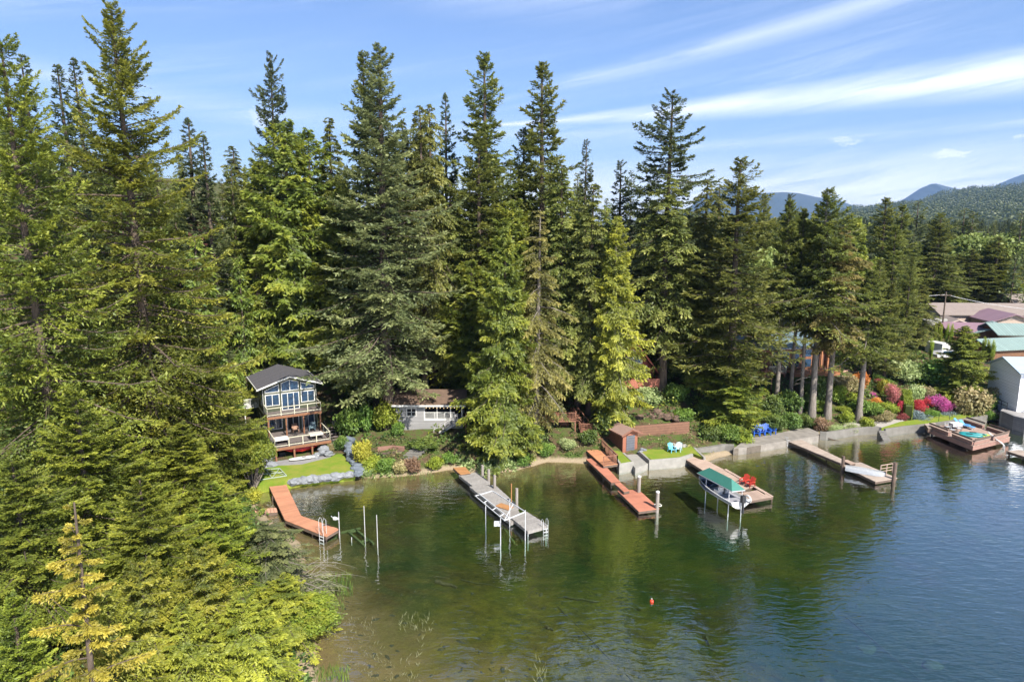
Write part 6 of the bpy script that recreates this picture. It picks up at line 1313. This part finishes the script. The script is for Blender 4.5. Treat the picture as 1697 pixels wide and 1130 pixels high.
# dock 3: red floats and gangway
D3, o3 = dock('red_dock', 'narrow red dock of stepped sections with a wider red float at its end', 1030, 800)
for pts, z, m in (([(971, 760), (1013, 799.5), (1028, 798), (990, 757.5)], .62, REDD), ([(1018, 800.5), (1034, 814.5), (1043.5, 812.5), (1028, 799)], .75, REDD), ([(1023, 812.5), (1058.5, 847), (1093, 842.5), (1058, 810.5)], .42, REDD)):
    deckpanel(D3, tuple(pxo(o3, pts, z)), z, m)
posts(D3, o3, [(977, 767), (1000, 788), (1013, 800)], -1.5, .4)
piling(1059.5, 790, 2.0, .17, 'white capped piling at the shoreward side of the red float', WHITE); piling(1090, 815.5, 2.0, .17, 'white capped piling with a rope at the outer end of the red float', WHITE)
tag(MB().tube([(.34 * math.cos(t_ * .7), .30 * math.sin(t_ * .7), .1 + .05 * math.sin(t_ * 2)) for t_ in range(12)], .045, 6).build('mooring_rope', mat('pale_rope', (.6, .57, .5), .9), loc=(*G(1090, 838, .45), .42)), 'pale rope coiled round the outer piling of the red float', 'rope')
GW = thing('gangway', 'broad orange brown gangway deck with railings beside the red dock', 'gangway', (*G(1000, 758, .9), 0)); og = G(1000, 758, .9)
deckpanel(GW, tuple(pxo(og, [(972, 746.5), (1000, 771.5), (1024, 768.5), (997, 742)], .95)), .95, mat('orange_brown_decking', (.44, .20, .10), .8, (.34, .15, .075), 1.6, .6, island=.35))
Pg = pxo(og, [(1000, 771), (1023, 768), (997, 742.5)], .95); railing(GW, [Pg[0], Pg[1], Pg[2]], .95, h=.95, m=BROWNR, bal=.16, step=1.2, mid=(.1,)); posts(GW, og, [(1001, 771), (1022, 768), (985, 757)], -.8, .7)
# dock 4: tan dock with covered boat
D4, o4 = dock('tan_dock', 'wide tan composite dock beside the boat with the green canopy', 1205, 790)
deckpanel(D4, tuple(pxo(o4, [(1126.5, 754.5), (1221, 815), (1253, 805.5), (1149, 751)], .66)), .66, TAND); deckpanel(D4, tuple(pxo(o4, [(1234, 830.5), (1282, 822), (1263, 810.5), (1215, 818)], .60)), .60, TAND)
deckpanel(D4, tuple(pxo(o4, [(1200, 776.5), (1268, 816), (1272, 814.5), (1203, 775)], .8)), .72, TAND, name='bench_edge', pw=.6)
posts(D4, o4, [(1130, 758), (1160, 776), (1190, 795), (1232, 829), (1279, 822), (1250, 812)], -2.2, .4)
for i, (px, py, r_) in enumerate(((1233, 802, -50), (1242, 806, -62))):
    x, y = G(px, py, .7); chair(x, y, .69, R_(r_), REDC, 'red chair at the end of the tan dock, %s one' % ('left', 'right')[i], 'red chairs on the tan dock', sc=1.0)
CV = thing('boat_canopy', 'green fabric boat canopy on thin steel legs beside the tan dock', 'canopy', (*G(1197, 812, 1.5), 0)); ov = G(1197, 812, 1.5)
zc = 2.65; E4 = pxo(ov, [(1155.5, 783), (1213, 813.5), (1242, 808), (1176, 781)], zc); E4[2] = (E4[1][0] + (E4[2][0] - E4[1][0]), E4[1][1] + (E4[2][1] - E4[1][1]))
A_, B_, C2, D2_ = E4; C2 = (D2_[0] + B_[0] - A_[0], D2_[1] + B_[1] - A_[1]); m1 = L2(A_, D2_, .5); m2 = L2(B_, C2, .5); r1 = L2(m1, m2, .17); r2 = L2(m1, m2, .80)
cn = MB().add([(*A_, zc), (*B_, zc), (*C2, zc), (*D2_, zc), (*r1, zc + .75), (*r2, zc + .75)], [(0, 1, 5, 4), (1, 2, 5), (2, 3, 4, 5), (3, 0, 4)])
co = cn.build('canopy', mat('green_canvas', (.035, .155, .12), .7, (.028, .125, .10), 2, .6), CV); sm = co.modifiers.new('thick', 'SOLIDIFY'); sm.thickness = .03
MB().bar((*A_, zc - .06), (*B_, zc - .06), .06).bar((*B_, zc - .06), (*C2, zc - .06), .06).bar((*C2, zc - .06), (*D2_, zc - .06), .06).bar((*D2_, zc - .06), (*A_, zc - .06), .06).build('frame', WM, CV)
for a_, b_, f in ((A_, B_, .28), (A_, B_, .93), (D2_, C2, .28), (D2_, C2, .93)): x, y = L2(a_, b_, f); MB().tube([(x, y, -2.0), (x, y, zc - .09)], .04, 8).build('leg', WM, CV)
bl = L2(A_, D2_, .5); br = L2(B_, C2, .5); ang = math.atan2(br[1] - bl[1], br[0] - bl[0])
cxy = L2(bl, br, .50); BT = thing('motor_boat', 'white and navy motor boat hanging under the green canopy', 'boat', (ov[0] + cxy[0], ov[1] + cxy[1], .95), ang + math.pi)
secs = []; N_ = 12
for i in range(N_ + 1):
    t_ = i / N_; x = -2.9 + 6.0 * t_; wd = 1.05 * min(1, (1 - t_ ** 3.2) + .0) ** .8 + .02; sh = .80 + .28 * t_ ** 2; kl = .02 + .55 * max(0, t_ - .62) ** 1.6 * 2.2
    secs.append([(x, -wd, sh), (x, -wd * .86, .42 + kl * .6), (x, -wd * .5, .16 + kl), (x, 0, kl), (x, wd * .5, .16 + kl), (x, wd * .86, .42 + kl * .6), (x, wd, sh)])
hb = MB(); hb.v = [p for s_ in secs for p in s_]; hb.f = [(i * 7 + k, i * 7 + k + 1, (i + 1) * 7 + k + 1, (i + 1) * 7 + k) for i in range(N_) for k in range(6)] + [tuple(range(6, -1, -1))]
ho_ = hb.build('hull', mat('gelcoat_white', (.55, .55, .54), .25, coat=.6), BT, smooth=False); s_ = ho_.modifiers.new('thick', 'SOLIDIFY'); s_.thickness = .06
NV = mat('navy_gelcoat', (.008, .02, .09), .25, coat=.5); st = MB()
for sgn in (-1, 1):
    vs = []; 
    for i in range(N_ + 1):
        p6, p5 = secs[i][0 if sgn < 0 else 6], secs[i][1 if sgn < 0 else 5]
        vs += [(p6[0], p6[1] * 1.0 + sgn * .035, p6[2] - .12), (p6[0], (p6[1] * .55 + p5[1] * .45) + sgn * .045, p6[2] * .55 + p5[2] * .45)]
    st.add(vs, [(2 * i, 2 * i + 2, 2 * i + 3, 2 * i + 1) if sgn < 0 else (2 * i, 2 * i + 1, 2 * i + 3, 2 * i + 2) for i in range(N_)])
so = st.build('stripe', NV, BT); ss = so.modifiers.new('thick', 'SOLIDIFY'); ss.thickness = .012
MB().prism([(-2.6, -.9), (1.2, -.88), (2.3, -.5), (2.3, .5), (1.2, .88), (-2.6, .9)], .50, .60).build('deck', mat('boat_floor', (.25, .25, .28), .7), BT)
MB().prism([(1.2, -.86), (2.2, -.58), (2.75, -.25), (2.75, .25), (2.2, .58), (1.2, .86)], .72, .92).build('bow_cover', NV, BT, bevel=.03)
for sy in (-.45, .45): MB().box(-.6, .0, sy - .28, sy + .28, .61, 1.05).box(-.72, -.602, sy - .28, sy + .28, .9, 1.4).build('seat', mat('boat_vinyl', (.6, .58, .55), .5), BT, bevel=.03)
MB().add([(.55, -.8, .9), (.55, .8, .9), (.2, .7, 1.45), (.2, -.7, 1.45), (.62, -.8, .9), (.62, .8, .9), (.27, .7, 1.45), (.27, -.7, 1.45)], [(3, 2, 1, 0), (4, 5, 6, 7), (0, 1, 5, 4), (1, 2, 6, 5), (2, 3, 7, 6), (3, 0, 4, 7)]).build('windscreen', GLASS, BT)
om = MB().box(-3.35, -2.98, -.2, .2, .75, 1.45).build('outboard_motor', BLACKP, BT, bevel=.07); MB().box(-3.28, -3.1, -.07, .07, -.25, .748).build('motor_leg', BLACKP, om)
sw = MB().tube([(-3.1 + .38 * math.cos(t_ / 12 * 6.283), -.62 + .0, 1.0 + .30 * math.sin(t_ / 12 * 6.283)) for t_ in range(13)], .08, 6).build('life_ring', WHITE, BT)
# dock 5
D5, o5 = dock('brown_white_dock', 'long thin tan dock with a float carrying an upturned rowing boat', 1390, 765)
deckpanel(D5, tuple(pxo(o5, [(1301, 729), (1394, 767.5), (1405, 765), (1322.5, 725.5)], .62)), .62, PALED); deckpanel(D5, tuple(pxo(o5, [(1392, 769.5), (1451, 798), (1487.5, 792), (1426, 765.5)], .42)), .42, PALED)
deckpanel(D5, tuple(pxo(o5, [(1396, 763.5), (1409, 769.5), (1418, 768), (1404, 762)], .66)), .72, TAND, name='ramp')
posts(D5, o5, [(1310, 733), (1340, 746), (1370, 758)], -1.5, .4)
piling(1398, 756, 1.7, .17, 'dark piling where the long thin dock meets its float', m=DARKW); piling(1484, 766.5, 2.2, .19, 'dark piling at the outer end of the float with the rowing boat', m=DARKW)
RB = thing('rowing_boat', 'upturned aluminium rowing boat lying on the dock float', 'boat', (*G(1434, 782, .5), .44), R_(-33)); vs = []; nn = 10
for i in range(nn + 1):
    t_ = i / nn; x = -1.9 + 3.8 * t_; wd = .68 * (1 - abs(t_ - .4) ** 2.6 * 2.6) ** .7 if t_ < .985 else .05; hh = .46 * (1 - .25 * abs(t_ - .45))
    vs.append([(x, -wd, 0.0), (x, -wd * .86, hh * .72), (x, -wd * .4, hh), (x, wd * .4, hh), (x, wd * .86, hh * .72), (x, wd, 0.0)])
rb = MB(); rb.v = [p for s in vs for p in s]; rb.f = [(i * 6 + k, (i + 1) * 6 + k, (i + 1) * 6 + k + 1, i * 6 + k + 1) for i in range(nn) for k in range(5)] + [tuple(range(6)), tuple(nn * 6 + k for k in range(5, -1, -1))]
rb.build('hull', mat('bare_aluminium', (.42, .43, .44), .35, (.32, .33, .34), 4, .5, metal=.3), RB); MB().box(-1.6, 1.7, -.03, .03, .455, .50).build('keel', MET, RB)
DR_ = thing('dock_rail', 'small tan railing standing at the end of the float with the rowing boat', 'railing', (*G(1474, 785, .45), .43), R_(20)); railing(DR_, [(-1.1, .2), (.6, .2)], 0, h=1.0, m=TAND, mid=(.35, .65), step=.8)
ladder(1303, 733, .5, R_(-60), 'small dark ladder at the shore end of the long thin dock', h0=-.4, h1=.3)
# tree limb in the shallows by the seawall
tag(MB().tube([(-1.2, .8, .55), (-.3, .1, .2), (.6, -.4, -.02), (1.6, -1.0, -.15)], [.10, .09, .07, .04], 6).build('driftwood', BARK, loc=(*G(1366, 724, .2), .1)), 'dark driftwood limb leaning from the concrete seawall into the water', 'driftwood')
# dock 6: big bench deck
PK = mat('pink_brown_decking', (.32, .23, .185), .8, (.24, .17, .14), 1.4, .6, island=.35); PKD = mat('pink_brown_fascia', (.25, .145, .115), .8, (.18, .10, .08), 2, .5)
D6, o6 = dock('party_dock', 'wide pinkish brown dock with perimeter benches and water toys', 1600, 720)
a, b, c, d = pxo(o6, [(1536, 709), (1613, 739), (1675, 724), (1598, 699)], .9)
deckpanel(D6, (a, b, c, d), .9, PK, rim=PKD, rimh=.55); 
for p_, q_ in ((a, b), (b, c), (d, c)):
    L_ = math.hypot(q_[0] - p_[0], q_[1] - p_[1]); k_ = max(2, int(L_ / 3.2)); nx_, ny_ = -(q_[1] - p_[1]) / L_, (q_[0] - p_[0]) / L_; s_ = -1 if (p_ == d) else 1
    for i in range(k_):
        s0 = L2(p_, q_, (i + .08) / k_); s1 = L2(p_, q_, (i + .92) / k_); off = (nx_ * .25 * s_, ny_ * .25 * s_); bk = (nx_ * .04 * s_, ny_ * .04 * s_)
        if s_ == 1 and p_ == b: off = (nx_ * .25, ny_ * .25)
        be = MB().bar((s0[0] + off[0], s0[1] + off[1], 1.34), (s1[0] + off[0], s1[1] + off[1], 1.34), .42, .07).build('bench', PK, D6); MB().bar((s0[0] + off[0], s0[1] + off[1], 1.12), (s1[0] + off[0], s1[1] + off[1], 1.12), .30, .36).build('bench_base', PKD, be)
        MB().bar((s0[0] + bk[0], s0[1] + bk[1], 1.62), (s1[0] + bk[0], s1[1] + bk[1], 1.62), .06, .20).build('backrest', DARKW, be)
posts(D6, o6, [(1545, 715), (1575, 727), (1604, 738), (1640, 733), (1672, 725)], -1.8, .4, r=.12)
tbl = thing('patio_table', 'white table with metal chairs on the wide pinkish dock', 'table', (*G(1583, 709, 1.0), .91), R_(5)); MB().box(-.7, .7, -.45, .45, .7, .76).build('top', WHITE, tbl); MB().box(-.65, .65, -.4, .4, .35, .698).build('skirt', mat('grey_cloth', (.45, .45, .48), .8), tbl)
for sx in (-.6, .6):
    for sy in (-.38, .38): MB().box(sx - .03, sx + .03, sy - .03, sy + .03, 0, .349).build('leg', BLACKP, tbl)
for i, (px, py) in enumerate(((1570, 711), (1578, 716), (1589, 714))):
    x, y = G(px, py, 1.0); s = thing('metal_chair', 'dark wire chair, %s of three by the white dock table' % ('left', 'middle', 'right')[i], 'chair', (x, y, .91), i * .6, 'wire chairs by the dock table')
    MB().box(-.24, .24, -.24, .24, .42, .45).build('seat', GALV, s); MB().bar((-.22, .23, .45), (-.22, .28, .9), .03).bar((.22, .23, .45), (.22, .28, .9), .03).bar((-.22, .28, .88), (.22, .28, .88), .03).bar((-.22, .26, .68), (.22, .26, .68), .03).build('backrest', GALV, s)
    for sx in (-.21, .21):
        for sy in (-.21, .21): MB().box(sx - .015, sx + .015, sy - .015, sy + .015, 0, .419).build('leg', BLACKP, s)
SKY_ = mat('sky_blue_fabric', (.10, .30, .58), .6)
for i, (px, py, r_) in enumerate(((1594, 705, 40), (1602, 708, 25))):
    x, y = G(px, py, 1.0); s = thing('deck_lounger', '%s of the two sky blue loungers at the back of the wide pinkish dock' % ('left', 'right')[i], 'lounger', (x, y, .91), R_(r_), 'sky blue loungers'); MB().box(-.3, .3, -.9, .4, .30, .36).build('seat', SKY_, s); MB().bar((0, .4, .33), (0, .95, .85), .6, .05).build('backrest', SKY_, s)
    for sx in (-.26, .26):
        for sy in (-.8, .35): MB().box(sx - .03, sx + .03, sy - .03, sy + .03, 0, .299).build('leg', WHITE, s)
TQ = mat('turquoise_plastic', (.01, .20, .22), .35)
for i, (px, py) in enumerate(((1606, 722), (1612, 719.5))):
    x, y = G(px, py, 1.0); s = thing('kayak', 'turquoise kayak lying on the wide pinkish dock, %s one' % ('front', 'back')[i], 'kayak', (x, y, 1.0), R_(-22), 'turquoise kayaks'); MB().tube([(-1.5, 0, .12), (-1.1, 0, .02), (0, 0, 0), (1.1, 0, .02), (1.5, 0, .12)], [.03, .2, .27, .2, .03], 10).build('hull', TQ, s, smooth=True); MB().prism([(-.35, -.14), (.35, -.14), (.35, .14), (-.35, .14)], .262, .275).build('cockpit', BLACKP, s)
tag(MB().prism([(.75 * math.cos(k * .628) * (1 + .1 * math.sin(k * 3)), .5 * math.sin(k * .628)) for k in range(10)], 0, .12).build('inflatable_float', mat('lime_plastic', (.52, .66, .12), .4), loc=(*G(1632, 722, .95), .92), rz=.4, bevel=.04), 'lime yellow inflatable float lying on the wide pinkish dock', 'pool float')
SL = thing('dock_slide', 'white slatted ramp sloping from the wide pinkish dock into the water', 'ramp', (*G(1650, 727, .9), 0)); os_ = G(1650, 727, .9)
p0 = pxo(os_, [(1638, 716)], 1.7)[0]; p1 = pxo(os_, [(1664, 737)], .35)[0]; dd = math.hypot(p1[0] - p0[0], p1[1] - p0[1]); ux, uy = (p1[0] - p0[0]) / dd, (p1[1] - p0[1]) / dd
for s in (-.45, -.15, .15, .45): MB().bar((p0[0] - uy * s, p0[1] + ux * s, 1.7), (p1[0] - uy * s, p1[1] + ux * s, .35), .13, .06).build('slat', WHITE, SL)
MB().bar((p1[0] - uy * .5, p1[1] + ux * .5, .30), (p1[0] + uy * .5, p1[1] - ux * .5, .30), .08).bar((L2(p0, p1, .5)[0] - uy * .5, L2(p0, p1, .5)[1] + ux * .5, .97), (L2(p0, p1, .5)[0] + uy * .5, L2(p0, p1, .5)[1] - ux * .5, .97), .08).build('crosspiece', WM, SL)
for s in (-.4, .4): MB().tube([(p1[0] - uy * s, p1[1] + ux * s, -1.6), (p1[0] - uy * s, p1[1] + ux * s, .26)], .05, 6).build('leg', WM, SL)
bx2 = thing('dock_bridge', 'short dark sided bridge joining the garden lawn to the wide dock', 'bridge', (*G(1548, 705, 1.1), 0)); ob = G(1548, 705, 1.1); P = pxo(ob, [(1532, 702), (1538, 709), (1556, 708), (1549, 700)], 1.2); deckpanel(bx2, (P[0], P[1], P[2], P[3]), 1.2, PALED, rimh=.5)
for i, (px, py) in enumerate(((1555.5, 697), (1573.5, 694), (1578, 690))):
    x, y = G(px, py, 1.2); tag(MB().tube([(0, 0, 0), (0, 0, 1.1)], .03, 6).build('fence_stake', BLACKP, loc=(x, y, 1.1)), 'thin dark stake on the garden lawn edge, %s of three' % ('left', 'middle', 'right')[i], 'stake', 'thin stakes on the lawn edge')
D7, o7 = dock('edge_dock', 'dark sided dock cut off by the right edge of the photo', 1690, 750); deckpanel(D7, tuple(pxo(o7, [(1669, 747), (1740, 770), (1760, 757), (1687, 745)], .6)), .6, PALED, rimh=.3); posts(D7, o7, [(1673, 749), (1696, 757)], -2, .4)
# floating and sunken things
by = thing('buoy', 'small red buoy floating alone in the dark green water', 'buoy', (*G(1080, 997, 0), 0)); MB().blob((0, 0, .05), (.14, .14, .13), 1, 3, 0).build('float', mat('red_buoy', (.70, .05, .02), .4), by, smooth=True); MB().tube([(0, 0, .2), (0, 0, .3)], .03, 6).build('eye', WHITE, by)
SLOG = mat('sunken_log', (.030, .026, .016), .95, (.05, .042, .022), 3, .5)
def water_z(px, py, lift=.12):
    z = -1.0
    for _ in range(12): z = .5 * z + .5 * min(gz(*G(px, py, z)), -.1)
    return z + lift
for i, (pa, pb, r, lab) in enumerate((((722, 963), (757, 972), .16, 'dark sunken log lying nearest to the middle of the shallow bay'), ((765, 961), (835, 973), .05, 'long thin sunken pole right of the dark sunken log'), ((935, 989), (994, 997), .07, 'thin sunken pole with a thick end in the green water'), ((925, 1005), (1050, 1130), .05, 'long straight sunken cable running to the bottom edge'), ((1400, 1020), (1530, 1130), .05, 'long thin sunken cable at the lower right'), ((720, 955), (745, 958), .05, 'short thin stick above the dark sunken log'), ((1170, 1055), (1176, 1068), .12, 'short dark sunken branch in the lower middle'), ((905, 1038), (917, 1043), .12, 'small sunken branch left of the long cable'))):
    za, zb_ = water_z(*pa), water_z(*pb); A1_, B1_ = G(*pa, za), G(*pb, zb_); n_ = 6
    tag(MB().tube([(A1_[0] + (B1_[0] - A1_[0]) * k / n_ - A1_[0], A1_[1] + (B1_[1] - A1_[1]) * k / n_ - A1_[1] + .08 * math.sin(k * 1.9 + i), (zb_ - za) * k / n_) for k in range(n_ + 1)], [r * (1 - .5 * k / n_) for k in range(n_ + 1)], 6).build('sunken_log' if 'cable' not in lab else 'sunken_cable', SLOG, loc=(*A1_, za)), lab, 'log' if 'cable' not in lab else 'cable')
for i, (px, py, r, lab) in enumerate(((1437, 1075, .50, 'round pale sunken boulder in the lower right water'), (1545, 1104, .55, 'flat pale sunken boulder near the lower right corner'), (1185, 1076, .28, 'dark sunken stone in the lower middle water'), (1165, 1082, .22, 'small dark sunken stone left of its neighbour in the lower middle'), (1246, 1112, .22, 'small dark sunken stone close to the bottom edge'), (1372, 1128, .4, 'dark sunken boulder cut by the bottom edge'), (1040, 1062, .24, 'small dark sunken stone beside the long straight cable'))):
    z = water_z(px, py, 0); tag(MB().blob((0, 0, 0), (r * 1.3, r, r * .5), 60 + i, 2, .16).build('sunken_boulder', mat('sunken_stone_pale' if i < 2 else 'sunken_stone_dark', (.05, .045, .026) if i < 2 else (.03, .028, .018), .95), loc=(*G(px, py, z), z)), lab, 'boulder')
q = np.random.RandomState(9)
def reeds(name, label, regions, m, hgt, wdt, lean):
    Vs = []
    for px0, px1, py0, py1, n in regions:
        px = q.uniform(px0, px1, n); py = q.uniform(py0, py1, n); XY = np.array([G(a, b, 0) for a, b in zip(px, py)]); Z = np.minimum(ground(XY[:, 0], XY[:, 1]), -.05); Vs.append(np.column_stack([XY, Z]))
    P = np.concatenate(Vs); n = len(P); top = hgt * (.6 + .8 * q.rand(n)) - P[:, 2] * .8; D = nrm(np.stack([q.normal(0, lean, n), q.normal(0, lean, n), np.ones(n)], 1))
    V, F = kites(P, D, nrm(np.stack([q.normal(0, .3, n), -np.ones(n), q.normal(0, .2, n)], 1)), top, np.full(n, wdt)); me = np_mesh(name, V, F, [m], .3 + .5 * q.rand(n)); o = bpy.data.objects.new(name, me); COL.objects.link(o); return tag(o, label, 'water plants', kind='stuff')
reeds('reeds', 'thin green reeds standing in the shallow water by the left bank', [(525, 585, 950, 985, 320), (530, 570, 985, 1010, 90), (520, 580, 1105, 1130, 160), (600, 720, 783, 795, 260)], BC['green'], .35, .035, .12)
reeds('dead_reeds', 'scattered pale broken reeds poking out of the shallow water', [(555, 625, 1020, 1055, 70), (660, 715, 1010, 1040, 60), (600, 700, 1080, 1125, 80), (560, 640, 1060, 1110, 60), (885, 905, 1080, 1125, 26), (820, 850, 1100, 1128, 10), (690, 700, 1050, 1080, 12)], mat('dead_reed', (.34, .29, .19), .9), .10, .028, .7)
# bare pale branches arching over the water
x, y, z = GG(505, 1010); br = thing('bare_branches', 'bare whitish branches arching out over the water at the bottom left', 'branches', (x, y, 1.2)); q2 = random.Random(4); mb = MB()
for i in range(46):
    a = q2.uniform(-.9, .75); L_ = q2.uniform(1.2, 3.8); el_ = q2.uniform(.1, 1.0); b0 = (q2.uniform(-1.2, .8), q2.uniform(-5, 3.0), q2.uniform(-.3, 1.2)); pts = []
    for k in range(7): t_ = k / 6; pts.append((b0[0] + L_ * t_ * math.cos(a), b0[1] + L_ * t_ * math.sin(a), b0[2] + L_ * (el_ * t_ * .8 - .35 * t_ * t_)))
    mb.tube(pts, [.018 * (1 - .8 * k / 6) for k in range(7)], 4)
mb.build('twig', mat('pale_twig', (.22, .20, .17), .9), br)

# pebbles and sunken debris scattered over the shallow shelf
n = 330; px = q.uniform(560, 1450, n); py = 1135 - 190 * q.rand(n) ** 1.5; mb = MB()
for a_, b_ in zip(px, py):
    z = water_z(a_, b_, -.01); x, y = G(a_, b_, z); r = .05 + .13 * q.rand() ** 2.5; h_ = q.rand() * 3.14; c_, s_ = math.cos(h_), math.sin(h_); e_ = 1 + 1.6 * q.rand()
    vs = [(x + (c_ * u * e_ - s_ * v) * r, y + (s_ * u * e_ + c_ * v) * r, z + w_ * r) for u, v, w_ in ((1, 0, 0), (.3, .9, 0), (-.8, .6, 0), (-.9, -.5, 0), (.4, -.9, 0), (.1, .1, .8))]
    mb.add(vs, [(0, 1, 5), (1, 2, 5), (2, 3, 5), (3, 4, 5), (4, 0, 5)])
mb.build('lake_pebbles', mat('sunken_stone_dark', (.03, .028, .018), .95), label='small dark stones and debris scattered on the shallow lake bed', cat='stones', kind='stuff')
